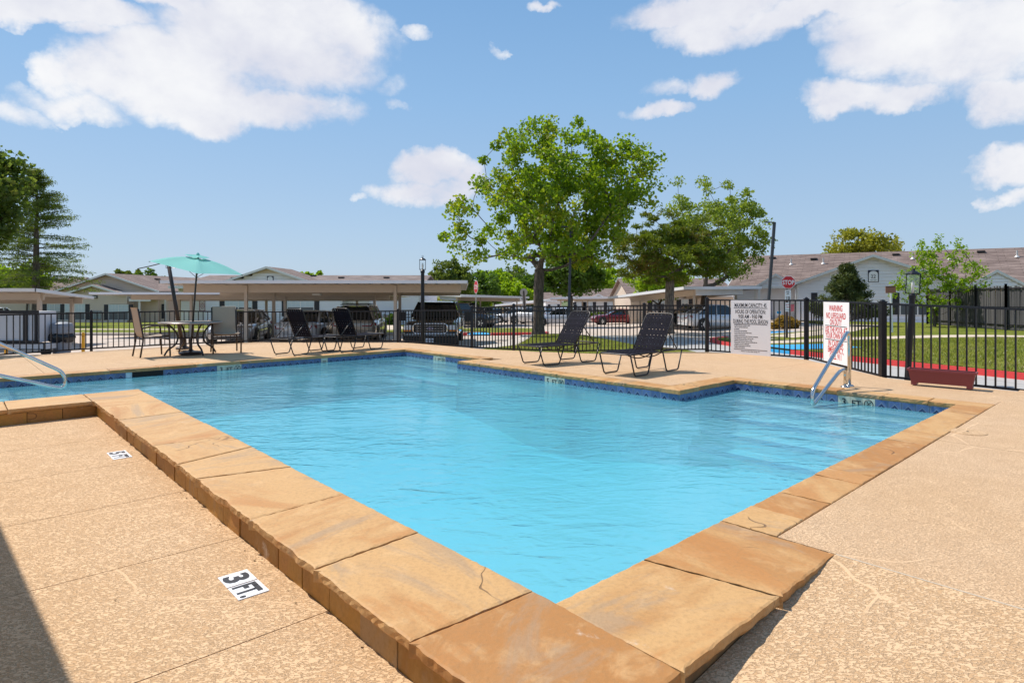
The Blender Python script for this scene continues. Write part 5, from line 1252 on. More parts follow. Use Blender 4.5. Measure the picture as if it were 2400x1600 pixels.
Mback = mat('sign_back', (.42,.38,.35), .5, .3); mb = MB(); octagon(Vector((0,0,2.62)), .30, Vector((0,1,0)), Vector((-1,0,0)), upv, .03, .008, mb); mb.build('octagon_panel', Mback, t, local=True)
mb = MB(); mb.box((0,.035,1.85), (.26,.008,.95)); mb.build('lower_plate', Mback, t, local=True)
# small brown notice on a white stake in the lawn
ft = G(2091,784,T(18,26)); ft.z = T(ft.x, ft.y)+.13; dd = ft.y; t = thing('garden_sign', 'small brown notice on a leaning white stake in the lawn', 'sign', ft); t.rotation_euler = (0, R(-2), 0)
mb = MB(); mb.box((0,0,.95), (.075,.03,1.9)); mb.build('stake', M_white, t, local=True)
mb = MB(); mb.box((-.02,-.03,1.84), (.44,.02,.30)); mb.build('panel', mat('sign_brown', (.26,.11,.07), .6), t, local=True)
mb = MB(); mb.box((-.02,-.042,1.95), (.40,.006,.055)); mb.build('panel_heading', mat('sign_brown_dark', (.12,.05,.035), .6), t, local=True)

# bollards, bin and the framed white cabinet past the left end of the fence
Myel = mat('yellow_bollard_paint', (.72,.36,.01), .5, var=(8,.15))
for px, yb, lab in ((195,834,'tall yellow bollard beside a fence post, right of the bin'), (14,850,'yellow bollard low behind the handrail, left of the carport post')):
    p = V(px, 830, 18.4); p.z = T(p.x, 18.4); h = H-(778-YH)/F*18.4-p.z if px > 100 else .62
    t = thing('bollard', lab, 'bollard', p, group='yellow bollards'); mb = MB(); mb.lathe([(.045,0),(.045,h-.04),(.03,h-.01),(.002,h)], (0,0,0), 12); mb.build('post', Myel, t, local=True, smooth=False)
    mb = MB(); mb.lathe([(.047,h*.80),(.047,h*.84)], (0,0,0), 12); mb.build('band', mat('bollard_band', (.55,.24,.01), .5), t, local=True)
p = V(145, 830, 17.6); p.z = T(p.x, p.y); t = thing('trash_can', 'grey lidded trash can with a black bag spilling over its rim', 'trash can', p)
Mg = mat('grey_plastic', (.23,.24,.27), .5)
mb = MB(); mb.lathe([(.21,0),(.25,.62),(.27,.64)], (0,0,0), 20); mb.build('drum', Mg, t, local=True, smooth=False)
mb = MB(); nlump = 28
prof = [(.262,.40),(.30,.44),(.32,.52),(.315,.58),(.27,.63)]
mb.lathe(prof, (0,0,0), nlump); mb.v = [(x*(1+.09*math.sin(7*math.atan2(y,x))+random.uniform(-.05,.05)), y*(1+.09*math.sin(7*math.atan2(y,x))+random.uniform(-.05,.05)), z+random.uniform(-.03,.03)) for x, y, z in mb.v]
mb.build('bag', mat('black_bag', (.008,.008,.01), .3), t, local=True, smooth=True)
mb = MB(); mb.lathe([(.26,.62),(.29,.66),(.28,.84),(.25,.92),(.12,.96),(.01,.965)], (0,0,0), 20); mb.box((0,-.275,.74), (.2,.03,.1)); mb.build('lid', Mg, t, local=True, smooth=False)
# cabinet
p = V(-10, 800, 17.0); p.z = T(p.x, 17); t = thing('metal_cabinet', 'white panelled steel cabinet with a thick black frame behind the fence', 'cabinet', p)
X = lambda px: (px+10)/F*17.0; Z = lambda y: H-(y-YH)/F*17.0-p.z
mb = MB(); mb.box((X(20),.35,(Z(728)+Z(804))/2), (X(88)-X(-50),.66,Z(730)-Z(802))); mb.build('body', mat('cabinet_white', (.62,.62,.64), .4, var=(3,.05)), t, local=True)
mb = MB()
for y, th in ((731,.085),(801,.075)): mb.box((X(20),.0,Z(y)), (X(89)-X(-50),.06,th))
for x, w in ((60,.10),(85,.06)): mb.box((X(x),-.002,(Z(728)+Z(803))/2), (w,.064,Z(728)-Z(803)))
mb.build('frame', M_iron, t, local=True)
mb = MB(); mb.box((X(30),.3,(Z(806)+Z(818))/2), (X(107)-X(-50),.7,Z(806)-Z(818))); mb.build('bed', mat('cabinet_white', (.62,.62,.64), .4), t, local=True)
mb = MB(); mb.box((X(30),-.06,Z(804.5)), (X(108)-X(-50),.02,.018)); mb.box((X(30),-.06,Z(818)), (X(108)-X(-50),.02,.018)); mb.box((X(107),-.06,Z(811)), (.03,.02,.16)); mb.build('bed_frame', M_iron, t, local=True)
for x in (-30, 95):
    mb = MB(); mb.lathe([(.12,-.04),(.14,-.03),(.14,.03),(.12,.04)], (X(x), .2, .14), 14, 0, (0,1,0)); mb.build('wheel', mat('rubber', (.015,.015,.016), .7), t, local=True)

# ================================================================== POOLSIDE FURNITURE
def strap_mesh(name, L, w, th=.004):
    mb = MB(); mb.box((0,0,0), (w, L, th)); o = mb.build(name, M_strap); me = o.data; bpy.data.objects.remove(o); return me
M_strap = mat('vinyl_strap', (.012,.011,.017), .75, vary=.25, spec=.06); M_frame = mat('brown_tube_frame', (.030,.024,.022), .35, .35)
CW = .60
def make_chaise(back_deg=55, bl=.76):
    t = thing('chaise_lounge', 'x', 'chaise lounge'); zs = .36; y0 = CW/2
    mb = MB()                                          # seat frame, a closed hoop
    mb.tube(fillet([(.02,-y0,zs),(1.62,-y0,zs),(1.62,y0,zs),(.02,y0,zs),(.02,-y0,zs),(.3,-y0,zs)], .07, 5), .0125, 8); mb.build('seat_frame', M_frame, t, smooth=True, local=True)
    for sx, x0 in ((0,.03),(1,.99)):
        for y in (-y0, y0):
            mb = MB(); mb.tube(fillet([(x0,y,zs-.01),(x0+.12,y,.013),(x0+.50,y,.013),(x0+.63,y,zs-.01)], .05, 5), .0125, 8); mb.build('leg', M_frame, t, smooth=True, local=True)
    for x in (.64, .97):
        mb = MB(); mb.tube(path([(x,-y0,zs-.01),(x,-y0*.5,zs-.085),(x,0,zs-.11),(x,y0*.5,zs-.085),(x,y0,zs-.01)], 5), .010, 7); mb.build('sag_bar', M_frame, t, smooth=True, local=True)
    ang_ = R(back_deg); hx = .97; dx, dz = math.cos(ang_), math.sin(ang_); yb = y0-.025
    B = lambda s, y, o=0: (hx+dx*s-dz*o, y, zs+dz*s+dx*o)
    mb = MB(); mb.tube(fillet([B(0,-yb),B(bl,-yb),B(bl,yb),B(0,yb)], .10, 6), .0125, 8); mb.build('back_frame', M_frame, t, smooth=True, local=True)
    for y in (-yb, yb):
        mb = MB(); mb.tube([B(.40,y),(1.50,y,zs)], .010, 7); mb.tube([(hx+.05,y,zs),(1.55,y,zs-.005)], .008, 6); mb.build('back_stay', M_frame, t, smooth=True, local=True)
    cross = strap_mesh('strap', CW-.01, .050); n = 15
    for i in range(n): piece('strap', cross, t, (.07+.0600*i, 0, zs+.004+(.003 if i % 2 else 0)), (0,0,0), local=True)
    longs = strap_mesh('long_strap', .92, .052)
    for i in range(7): piece('long_strap', longs, t, (.50, -y0+.085+.0717*i, zs+.0055), (0,0,R(90)), local=True)
    crossb = strap_mesh('strap', CW-.06, .050)
    for i in range(int((bl-.04)/.0595)):
        s = .04+.0595*i; piece('strap', crossb, t, B(s, 0, .004+(.003 if i % 2 else 0)), (0,-ang_,0), local=True)
    longb = strap_mesh('long_strap', bl-.03, .052); mxr = Matrix.Rotation(-ang_, 4, 'Y') @ Matrix.Rotation(R(90), 4, 'Z')
    for i in range(7):
        o = piece('long_strap', longb, t, B(bl/2, -y0+.085+.0717*i, .0055), mxr.to_euler(), local=True)
    return t
chs = {True: make_chaise(68, .69), False: make_chaise(55, .76)}
CG = 'dark strap chaise lounges round the pool'; done = {}
for label, mid, angd, flip in (
    ('dark strap chaise beside the right-hand patio chair, before the white sedan', (-4.63,13.88), 60, True),
    ('dark strap chaise with raised back standing before the tan estate car', (-3.80,14.55), 60, True),
    ('dark strap chaise under the big tree, nearer the corner steps', (.93,11.88), 38, False),
    ('dark strap chaise closest to the pool hours sign, back raised', (2.22,10.42), 45, False)):
    c = chs.pop(flip, None) or copy_tree(done[flip]); done[flip] = c
    rz = R(angd+(180 if flip else 0)); m_ = Vector((mid[0],mid[1],0)); c.location = m_-Vector((math.cos(rz),math.sin(rz),0))*.82; c.rotation_euler = (0,0,rz); c['label'] = label; c['group'] = CG
    c.location.z = .0 if mid[0] > 0 else -.004

M_sling = mat('tan_sling_fabric', (.42,.33,.25), .85, var=(120,.10), bump=(300,.0006)); M_sling2 = mat('tan_sling_fabric_light', (.44,.36,.28), .85)
def make_chair():
    t = thing('patio_chair', 'x', 'patio chair'); w = .25; zs = .41           # faces +x
    for y in (-w, w):
        mb = MB(); mb.tube(fillet([(-.30,y*1.02,1.02),(-.235,y*1.03,.62),(-.20,y*1.05,.40),(-.265,y*1.1,.0)], .12, 6), .017, 9); mb.build('leg', M_bronze, t, smooth=True, local=True)
        mb = MB(); mb.tube(fillet([(.30,y*1.14,0),(.285,y*1.16,.40),(.27,y*1.18,.645),(.12,y*1.2,.665),(-.10,y*1.16,.655),(-.236,y*1.06,.60)], .07, 6), .017, 9); mb.build('arm', M_bronze, t, smooth=True, local=True)
        mb = MB(); mb.tube([(-.205,y*1.03,.42),(.28,y*1.12,.43)], .015, 8); mb.build('seat_rail', M_bronze, t, smooth=True, local=True)
    mb = MB(); mb.tube([(.275,-w*1.1,.36),(.275,w*1.1,.36)], .014, 8); mb.tube([(-.205,-w*1.02,.38),(-.205,w*1.02,.38)], .014, 8); mb.build('stretcher', M_bronze, t, smooth=True, local=True)
    prof = [(.29,.445),(.24,.452),(.1,.43),(-.05,.415),(-.17,.43),(-.215,.50),(-.235,.62),(-.262,.80),(-.292,.98),(-.305,1.035),(-.322,1.045)]
    pr = path([(x,0,z) for x, z in prof], 4); mb = MB(); k = 7
    for side, off in ((0,0.0),(1,-.007)):
        for p in pr:
            for j in range(k):
                y = -w+2*w*j/(k-1); sag = .014*(1-(2*j/(k-1)-1)**2); mb.v.append((p.x-sag*(.7 if p.z > .5 else 0)+off*(1 if p.z > .5 else 0), y, p.z-sag*(0 if p.z > .5 else 1)+off*(0 if p.z > .5 else 1)))
        o__ = side*len(pr)*k
        for i in range(len(pr)-1):
            for j in range(k-1):
                f = (o__+i*k+j, o__+i*k+j+1, o__+(i+1)*k+j+1, o__+(i+1)*k+j); mb.f.append(f if side == 0 else f[::-1]); mb.m.append(0)
    mb.build('sling', M_sling, t, smooth=True, local=True)
    return t
pc = make_chair(); pc.location = (-7.74,13.06,0); pc.rotation_euler = (0,0,R(46)); pc['label'] = 'tan sling patio chair at the table, seen from behind, legs nearest the handrail'; pc['group'] = 'tan sling patio chairs at the table'
p2 = copy_tree(pc); p2.location = (-6.55,13.95,0); p2.rotation_euler = (0,0,R(-58)); p2['label'] = 'tan sling patio chair facing the pool, between the table and the loungers'
tc_ = Vector((-7.15,13.58,0)); t = thing('patio_table', 'round patio table with curved dark metal legs under the teal parasol', 'table', tc_)
mb = MB(); mb.lathe([(.60,.675),(.63,.685),(.635,.70),(.62,.712),(.58,.714)], (0,0,0), 40); mb.build('table_top', mat('stone_table_top', (.15,.11,.09), .7, var=(12,.15)), t, local=True, smooth=False)
mb = MB(); ring = [(.632*math.cos(a*math.pi/20), .632*math.sin(a*math.pi/20), .70) for a in range(40)]; mb.tube(ring, .014, 6, closed=True); mb.build('rim', mat('table_rim', (.42,.36,.33), .3, .5), t, local=True, smooth=True)
for k in range(4):
    a = R(45+90*k+8); u = Vector((math.cos(a), math.sin(a), 0))
    mb = MB(); mb.tube(path([u*.50+Vector((0,0,.675)), u*.40+Vector((0,0,.60)), u*.28+Vector((0,0,.42)), u*.32+Vector((0,0,.24)), u*.48+Vector((0,0,.12)), u*.56+Vector((0,0,.0))], 5), .020, 8); mb.build('leg', M_bronze, t, local=True, smooth=True)
mb = MB()
for k in range(2):
    a = R(45+90*k+8); u = Vector((math.cos(a), math.sin(a), 0)); mb.tube([u*.29+Vector((0,0,.36)), u*-.29+Vector((0,0,.36))], .014, 7)
mb.build('cross_brace', M_bronze, t, local=True, smooth=True)
# parasol through the table
M_teal = bpy.data.materials.new('teal_canvas'); M_teal.use_nodes = True; n_ = M_teal.node_tree; n_.nodes.clear()
o__ = n_.nodes.new('ShaderNodeOutputMaterial'); a_ = n_.nodes.new('ShaderNodeBsdfDiffuse'); b_ = n_.nodes.new('ShaderNodeBsdfTranslucent'); a_.inputs[0].default_value = (.30,.66,.62,1); b_.inputs[0].default_value = (.22,.62,.58,1)
x_ = n_.nodes.new('ShaderNodeMixShader'); x_.inputs[0].default_value = .38; lk(n_, a_.outputs[0], x_.inputs[1]); lk(n_, b_.outputs[0], x_.inputs[2]); lk(n_, x_.outputs[0], o__.inputs[0])
t = thing('patio_umbrella', 'sagging teal square parasol standing through the patio table', 'parasol', tc_)
mb = MB(); mb.lathe([(.24,0),(.245,.03),(.20,.055),(.07,.075),(.035,.10),(.03,.34)], (0,0,0), 28); mb.build('base', M_bronze, t, local=True, smooth=False)
top = V(464,606,13.58)-tc_
mb = MB(); mb.tube([(0,0,.05),(top.x*.5,0,1.15),(top.x,0,top.z+.02)], .019, 10); mb.build('pole', M_bronze, t, local=True, smooth=True)
cor = [V(349,612,14.0)-tc_, V(463,641,12.55)-tc_, V(569,644,13.2)-tc_, V(470,604,14.75)-tc_]
mb = MB(); apex = top+Vector((0,0,.03)); n = 10
def canopy(sc0, sc1, lift, mb):
    for e in range(4):
        A, Bp = cor[e], cor[(e+1) % 4]
        for i in range(n):
            for j in range(n):
                def P(i, j):
                    s = sc0+(sc1-sc0)*i/n; q = A.lerp(Bp, j/n); edge = 1-(2*j/n-1)**2
                    q = q+(apex-q)*(.10*edge)-Vector((0,0,.03*edge)); p = apex.lerp(q, s); bow = math.sin(math.pi*s)*(.05); p.z += bow+lift-.035*math.sin(math.pi*min(1,s))*edge
                    return p
                mb.add([P(i,j),P(i+1,j),P(i+1,j+1),P(i,j+1)], [(0,1,2,3)])
canopy(.16, 1.0, 0, mb); o = mb.build('canopy', M_teal, t, local=True, smooth=True)
bm = bmesh.new(); bm.from_mesh(o.data); bmesh.ops.remove_doubles(bm, verts=bm.verts, dist=.001); bm.to_mesh(o.data); bm.free()
mb = MB(); canopy(.0, .27, .055, mb); mb.build('vent', M_teal, t, local=True, smooth=True)
for e in range(4):
    q = cor[e]; mb = MB(); mb.tube([apex+Vector((0,0,-.03)), apex.lerp(q,.5)+Vector((0,0,.02)), q+Vector((0,0,-.012))], .008, 6); hub = Vector((top.x*.8,0,top.z*.80)); mb.tube([hub, apex.lerp(q,.45)], .006, 5); mb.build('rib', M_bronze, t, local=True)
mb = MB(); mb.lathe([(.03,0),(.035,.02),(.012,.05)], apex+Vector((0,0,.05)), 10); mb.build('finial', M_teal, t, local=True)
# the bare leaning mast of a second, canopy-less umbrella
b0, b1 = Vector((-7.95,14.75,0)), V(394,613,14.75); t = thing('umbrella_mast', 'thick dark leaning umbrella mast without canopy, behind the patio table', 'umbrella mast', b0)
mb = MB(); mb.tube([Vector((0,0,0)), b1-b0], .043, 12); mb.build('mast', M_bronze, t, local=True, smooth=True)
e1 = b1-b0
mb = MB(); mb.tube([e1, V(350,624,14.75)-b0, V(322,630,14.9)-b0], .012, 6); mb.build('arm', M_bronze, t, local=True)
mb = MB(); a1 = [V(389,615,14.7)-b0, V(389,628,14.7)-b0, V(411,628,14.7)-b0, V(412,619,14.7)-b0]; mb.tube(a1, .007, 5); mb.build('bracket', M_bronze, t, local=True)
mb = MB(); mb.lathe([(.16,0),(.16,.04),(.08,.07),(.07,.25)], (0,0,0), 16); mb.build('foot', M_bronze, t, local=True)
# planter
p, q = G(2163,901.5), G(2284,911.5); d = (q-p); rz = math.atan2(d.y, d.x); t = thing('planter_box', 'long maroon plastic planter box standing empty against the fence', 'planter', (p+q)/2+Vector((-.05,.06,0)), rz)
Mp = mat('maroon_plastic', (.20,.035,.04), .45, var=(4,.08)); l, w = .40, .10
mb = MB(); z0, z1 = .035, .235; th = .012
def ring(sx, sy, z): return [(-sx,-sy,z),(sx,-sy,z),(sx,sy,z),(-sx,sy,z)]
R_ = [ring(l*.90,w*.80,z0), ring(l*.985,w*.97,z1-.03), ring(l*1.03,w*1.12,z1-.028), ring(l*1.03,w*1.12,z1), ring(l*.98,w*.93,z1), ring(l*.90,w*.78,.09)]
for rr in R_: mb.v += rr
for i in range(5):
    for k in range(4): mb.f.append((i*4+k,i*4+(k+1) % 4,(i+1)*4+(k+1) % 4,(i+1)*4+k)); mb.m.append(0)
mb.f += [(3,2,1,0),(20,21,22,23)]; mb.m += [0,0]
recalc(mb.build('trough', Mp, t, local=True))
for x in (-l*.82, l*.82):
    mb = MB(); mb.box((x,0,.02), (.07,w*1.55,.04)); mb.build('foot', Mp, t, local=True)
mb = MB(); mb.add([(-l*.9,-w*.78,.20),(l*.9,-w*.78,.20),(l*.9,w*.78,.20),(-l*.9,w*.78,.20)], [(0,1,2,3)]); mb.build('soil', mat('dry_soil', (.09,.06,.04), .95), t, local=True)
# patio roof of the pool house, just out of frame on the left: its eave throws the shade on the lower deck
t = thing('patio_roof', 'flat timber patio roof on posts beside the lower pool deck', 'patio roof', W(2,-4,-.18))
mb = MB(); mb.hexa([W(-1.0,-7.5,2.30),W(7.2,-7.5,2.30),W(7.2,-2.215,2.30),W(-1.0,-1.80,2.30),W(-1.0,-7.5,2.46),W(7.2,-7.5,2.46),W(7.2,-2.215,2.46),W(-1.0,-1.80,2.46)]); recalc(mb.build('roof', M_wpaint, t))
for a in (-.8, 3.0, 7.0):
    for b in (-7.3, -2.4):
        mb = MB(); c = W(a,b,1.06); mb.box(c, (.12,.12,2.48)); mb.build('post', M_wpaint, t)
# ================================================================== CARS
M_glass = mat('car_glass', (.012,.016,.018), .04, spec=.9); M_tyre = mat('rubber', (.015,.015,.016), .7); M_rimm = mat('alloy_rim', (.55,.55,.56), .3, .9); M_chrome = mat('chrome', (.75,.75,.74), .1, 1.0)
M_tail = mat('tail_lamp', (.35,.012,.02), .15); M_head = mat('head_lamp', (.70,.72,.72), .08, spec=.9); M_amber = mat('amber_lamp', (.75,.22,.01), .2); M_blkpl = mat('black_trim', (.014,.014,.015), .5)
def paint(name, c): return mat(name, c, .22, .15, coat=1.0)
def car(label, x, y, deg, col, kind='sedan', L=4.7, Wd=1.8, Ht=1.45, sc_=1.0, group='cars parked beyond the pool fence', name='parked_car', cat='car', plate=None):
    """nose along local +x"""
    t = thing(name, label, cat, Vector((x,y,T(x,y))), R(deg), group); t.scale = (1,1,sc_)
    hw = Wd/2; wr = .33 if kind != 'suv' else .37; gc = .22; belt = {'sedan':.92,'suv':1.08,'coupe':.90}[kind]; hood = {'sedan':.88,'suv':1.05,'coupe':.86}[kind]; tail = {'sedan':.98,'suv':1.10,'coupe':.95}[kind]
    h2 = L/2
    st = [(-h2,.45,tail-.12,.80),(-h2+.06,.30,tail-.02,.90),(-h2+.35,gc,tail,.97),(-.9,gc-.02,belt,1.0),(.4,gc-.02,belt,1.0),(1.0,gc-.02,belt-.01,1.0),(h2-1.0,gc,hood,.99),(h2-.45,gc,hood-.07,.95),(h2-.10,.28,hood-.17,.86),(h2,.40,hood-.30,.74)]
    mb = MB(); K = 10
    for (xx,z0,z1,k) in st:
        w = hw*k
        for (yy,zz) in ((-w*.88,z0),(-w*.99,z0+.14),(-w,z0+(z1-z0)*.55),(-w*.955,z1-.05),(-w*.84,z1),(w*.84,z1),(w*.955,z1-.05),(w,z0+(z1-z0)*.55),(w*.99,z0+.14),(w*.88,z0)): mb.v.append((xx,yy,zz))
    for i in range(len(st)-1):
        for k in range(K): mb.f.append((i*K+k,(i+1)*K+k,(i+1)*K+(k+1) % K,i*K+(k+1) % K)); mb.m.append(0)
    mb.f += [tuple(range(K)), tuple(range((len(st)-1)*K,len(st)*K))[::-1]]; mb.m += [0,0]
    b = recalc(mb.build('body', col, t, smooth=True, local=True))
    # greenhouse
    if kind == 'suv': bx = (-h2+.18,1.05); rx = (-h2+.42,.20)
    elif kind == 'coupe': bx = (-h2+.75,.95); rx = (-.85,.05)
    else: bx = (-h2+.62,1.12); rx = (-1.05,.22)
    bw, rw, zb_, zr = hw*.90, hw*.68, belt-.02, Ht-.03
    B_ = [(bx[0],-bw,zb_+.04),(bx[1],-bw*.96,zb_-.01),(bx[1],bw*.96,zb_-.01),(bx[0],bw,zb_+.04)]; T_ = [(rx[0],-rw,zr),(rx[1],-rw,zr),(rx[1],rw,zr),(rx[0],rw,zr)]
    mb = MB(); mb.hexa(B_+T_); recalc(mb.build('glass', M_glass, t, local=True))
    mb = MB()                                            # roof skin and pillars
    n = 8; rows_ = []
    for i in range(n+1):
        s = i/n; xx = rx[0]-.10+(rx[1]-rx[0]+.2)*s; zz = zr+.005+.035*math.sin(math.pi*s); rows_.append([(xx,-rw*1.03,zz-.035),(xx,-rw*.8,zz+.012),(xx,0,zz+.025),(xx,rw*.8,zz+.012),(xx,rw*1.03,zz-.035)])
    for r_ in rows_: mb.v += r_
    for i in range(n):
        for k in range(4): mb.f.append((i*5+k,i*5+k+1,(i+1)*5+k+1,(i+1)*5+k)); mb.m.append(0)
    for sgn in (0,3):
        for p, q in ((B_[sgn],T_[sgn]),): mb.bar(Vector(p)+Vector((0,0,.0)), Vector(q), .10, .07)
    for a, b2 in ((1,1),(2,2)): mb.bar(B_[a], T_[b2], .07, .06)
    mx = (bx[0]*.45+bx[1]*.55-.25); rm = (rx[0]+rx[1])/2
    for sg in (-1,1): mb.bar((mx-.1,sg*bw*.985,zb_), (rm-.05,sg*rw*1.02,zr), .03, .09)
    mb.build('roof', col, t, smooth=False, local=True)
    for sx in (-L*.29, L*.305):
        for sy in (-1,1):
            c = (sx,sy*(hw-.10),wr); mb = MB(); mb.lathe([(wr*1.14,-.10),(wr*1.14,.118)], (sx,sy*(hw-.11),wr+.02), 20, 0, (0,sy,0)); mb.build('wheel_arch', M_blkpl, t, local=True)
            mb = MB(); mb.lathe([(wr*.6,-.1),(wr,-.09),(wr,.10),(wr*.93,.125),(wr*.66,.125)], c, 20, 0, (0,sy,0)); wh = mb.build('tyre', M_tyre, t, local=True)
            mb = MB(); mb.lathe([(wr*.66,.12),(wr*.62,.128)], c, 18, 0, (0,sy,0)); mb.build('wheel_disc', M_blkpl, wh, local=True); mb = MB()
            for k in range(5):
                a = 2*math.pi*k/5; mb.bar((c[0],c[1]+sy*.135,c[2]), (c[0]+wr*.63*math.cos(a),c[1]+sy*.13,c[2]+wr*.63*math.sin(a)), .02, wr*.2, 0, (0,1,0)) if False else mb.add([(c[0]+wr*.14*math.cos(a-1.2),c[1]+sy*.136,c[2]+wr*.14*math.sin(a-1.2)),(c[0]+wr*.64*math.cos(a-.2),c[1]+sy*.132,c[2]+wr*.64*math.sin(a-.2)),(c[0]+wr*.64*math.cos(a+.2),c[1]+sy*.132,c[2]+wr*.64*math.sin(a+.2)),(c[0]+wr*.14*math.cos(a+1.2),c[1]+sy*.136,c[2]+wr*.14*math.sin(a+1.2))], [(0,1,2,3)])
            mb.build('rim', M_rimm, wh, local=True)
    lz = hood-.22
    for sy in (-1,1):
        mb = MB(); mb.hexa([(h2-.30,sy*hw*.86,lz-.07),(h2-.06,sy*hw*.52,lz-.07),(h2-.02,sy*hw*.52,lz-.07),(h2-.18,sy*hw*.90,lz-.07),(h2-.36,sy*hw*.86,lz+.07),(h2-.12,sy*hw*.52,lz+.06),(h2-.07,sy*hw*.52,lz+.06),(h2-.22,sy*hw*.92,lz+.07)]); recalc(mb.build('headlight', M_head, t, local=True))
        tz = tail-.22
        mb = MB(); mb.hexa([(-h2-.012,sy*hw*.40,tz-.07),(-h2-.012,sy*hw*.80,tz-.07),(-h2+.30,sy*hw*.975,tz-.05),(-h2+.1,sy*hw*.5,tz-.05),(-h2+.03,sy*hw*.40,tz+.08),(-h2+.03,sy*hw*.84,tz+.08),(-h2+.30,sy*hw*.97,tz+.09),(-h2+.1,sy*hw*.5,tz+.08)]); recalc(mb.build('tail_light', M_tail, t, local=True))
        mb = MB(); mb.box((.85,sy*(hw+.08),belt+.06),(.10,.18,.13)); mb.build('mirror', col, t, local=True)
        mb = MB(); mb.box((-.15,sy*hw*.985,belt-.14),(.16,.03,.03)); mb.build('door_handle', M_chrome, t, local=True)
    mb = MB()
    for k in range(4): mb.box((h2-.02,0,.42+.055*k),(.08,hw*.95,.018))
    mb.build('grille', M_chrome, t, local=True)
    mb = MB(); mb.box((h2-.06,0,.5),(.06,hw*.92,.24)); mb.build('grille_backing', M_blkpl, t, local=True)
    mb = MB(); mb.box((-h2-.02,0,.56),(.02,.32,.15)); mb.build('number_plate', M_white, t, local=True)
    mb = MB(); mb.box((-h2+.05,0,.34),(.12,hw*1.6,.14)); mb.build('bumper', M_blkpl if kind == 'suv' else col, t, local=True)
    return t
silver = paint('silver_paint', (.42,.43,.45)); white = paint('white_car_paint', (.72,.73,.75)); black = paint('black_car_paint', (.010,.011,.013)); gold = paint('champagne_paint', (.50,.42,.33)); red = paint('dark_red_paint', (.20,.008,.014)); grey = paint('grey_car_paint', (.15,.15,.155)); ltgrey = paint('light_grey_paint', (.50,.54,.62))
car('grey sedan nosed up behind the patio table, partly hidden by the chair', -11.35, 25.6, -78, paint('steel_grey_paint', (.36,.36,.37)), sc_=.90)
car('white sedan showing its red tail lamp band behind the dark lounger', -8.55, 26.6, 86, white, sc_=.88)
t = car('champagne estate car with roof rack parked tail first under the carport', -6.65, 26.9, 96, gold, 'suv', 4.8, 1.85, 1.74, .87)
mb = MB()
for sy in (-1,1): mb.tube([(-1.9,sy*.55,1.80),(-.2,sy*.55,1.82)], .022, 6)
for xx in (-1.6,-.6): mb.tube([(xx,-.55,1.82),(xx,.55,1.82)], .018, 6)
mb.build('roof_rack', M_blkpl, t, local=True)
car('white sedan parked side-on beyond the fence left of the hours sign', 12.6, 37.2, 8, white, 'sedan', 4.75, 1.82, 1.47)
car('dark red coupe parked side-on beyond the lounger', 9.2, 53.5, 184, red, 'coupe', 4.75, 1.86, 1.38)
car('black off-roader parked just past the pickup', -3.2, 45.5, -20, black, 'suv', 4.3, 1.85, 1.80)
car('pale silver-blue sedan parked right of the big trunk', 4.0, 50.5, 172, ltgrey, 'sedan', 4.7, 1.8, 1.45)
car('white hatchback mostly hidden by the big trunk', 1.75, 56.0, 150, white, 'suv', 4.2, 1.75, 1.55)
car('light grey sedan parked far off left of the trunk', .45, 61, 160, silver, 'sedan')
car('dark sedan in the far row below the white-topped carport, nearest the sign back', -1.55, 72, 160, black, 'sedan')
car('dark hatchback in the far row, right of a silver sedan', -4.0, 78, 165, grey, 'suv', 4.3, 1.8, 1.6)
car('silver sedan in the far row, left of the dark hatchback', -6.0, 90, 165, silver, 'sedan')
car('dark sedan under the right-hand carport behind the pine trunk', 13.4, 45.5, 190, black, 'sedan')
car('white sedan beyond the left end of the fence under the carport', -39.8, 46.5, -75, white, 'sedan')

# --- the black pickup -------------------------------------------------------------------------------
px_, py_ = -3.02, 24.6
t = thing('pickup_truck', 'black full-size pickup with chrome grille facing the pool', 'pickup truck', Vector((px_,py_,T(px_,py_))), R(-92+4), 'cars parked beyond the pool fence'); t.scale = (1,1,.88); t.location.z -= .08
bk = paint('dark_truck_paint', (.012,.013,.012)); hw = 1.0; h2 = 2.9
mb = MB(); K = 10
st = [(-3.0,.62,1.30,.99),(-.9,.50,1.32,1.0),(.0,.50,1.33,1.0),(.85,.52,1.30,1.0),(1.1,.52,1.26,1.0),(1.9,.55,1.22,.99),(2.45,.58,1.17,.97),(2.72,.60,1.08,.95),(2.80,.62,.98,.93)]
for (xx,z0,z1,k) in st:
    w = hw*k
    for (yy,zz) in ((-w*.93,z0),(-w,z0+.16),(-w*1.0,z0+(z1-z0)*.6),(-w*.965,z1-.10),(-w*.80,z1),(w*.80,z1),(w*.965,z1-.10),(w,z0+(z1-z0)*.6),(w,z0+.16),(w*.93,z0)): mb.v.append((xx,yy,zz))
for i in range(len(st)-1):
    for k in range(K): mb.f.append((i*K+k,(i+1)*K+k,(i+1)*K+(k+1) % K,i*K+(k+1) % K)); mb.m.append(0)
mb.f += [tuple(range(K)), tuple(range((len(st)-1)*K,len(st)*K))[::-1]]; mb.m += [0,0]
recalc(mb.build('body', bk, t, smooth=True, local=True))
B_ = [(-1.2,-.93,1.30),(1.02,-.90,1.29),(1.02,.90,1.29),(-1.2,.93,1.30)]; T_ = [(-1.05,-.72,1.93),(.30,-.70,1.93),(.30,.70,1.93),(-1.05,.72,1.93)]
mb = MB(); mb.hexa(B_+T_); recalc(mb.build('windshield', M_glass, t, local=True))
mb = MB()
for i in range(9):
    xx = -1.15+1.55*i/8; zz = 1.945+.03*math.sin(math.pi*i/8); mb.v += [(xx,-.75,zz-.05),(xx,-.55,zz),(xx,0,zz+.015),(xx,.55,zz),(xx,.75,zz-.05)]
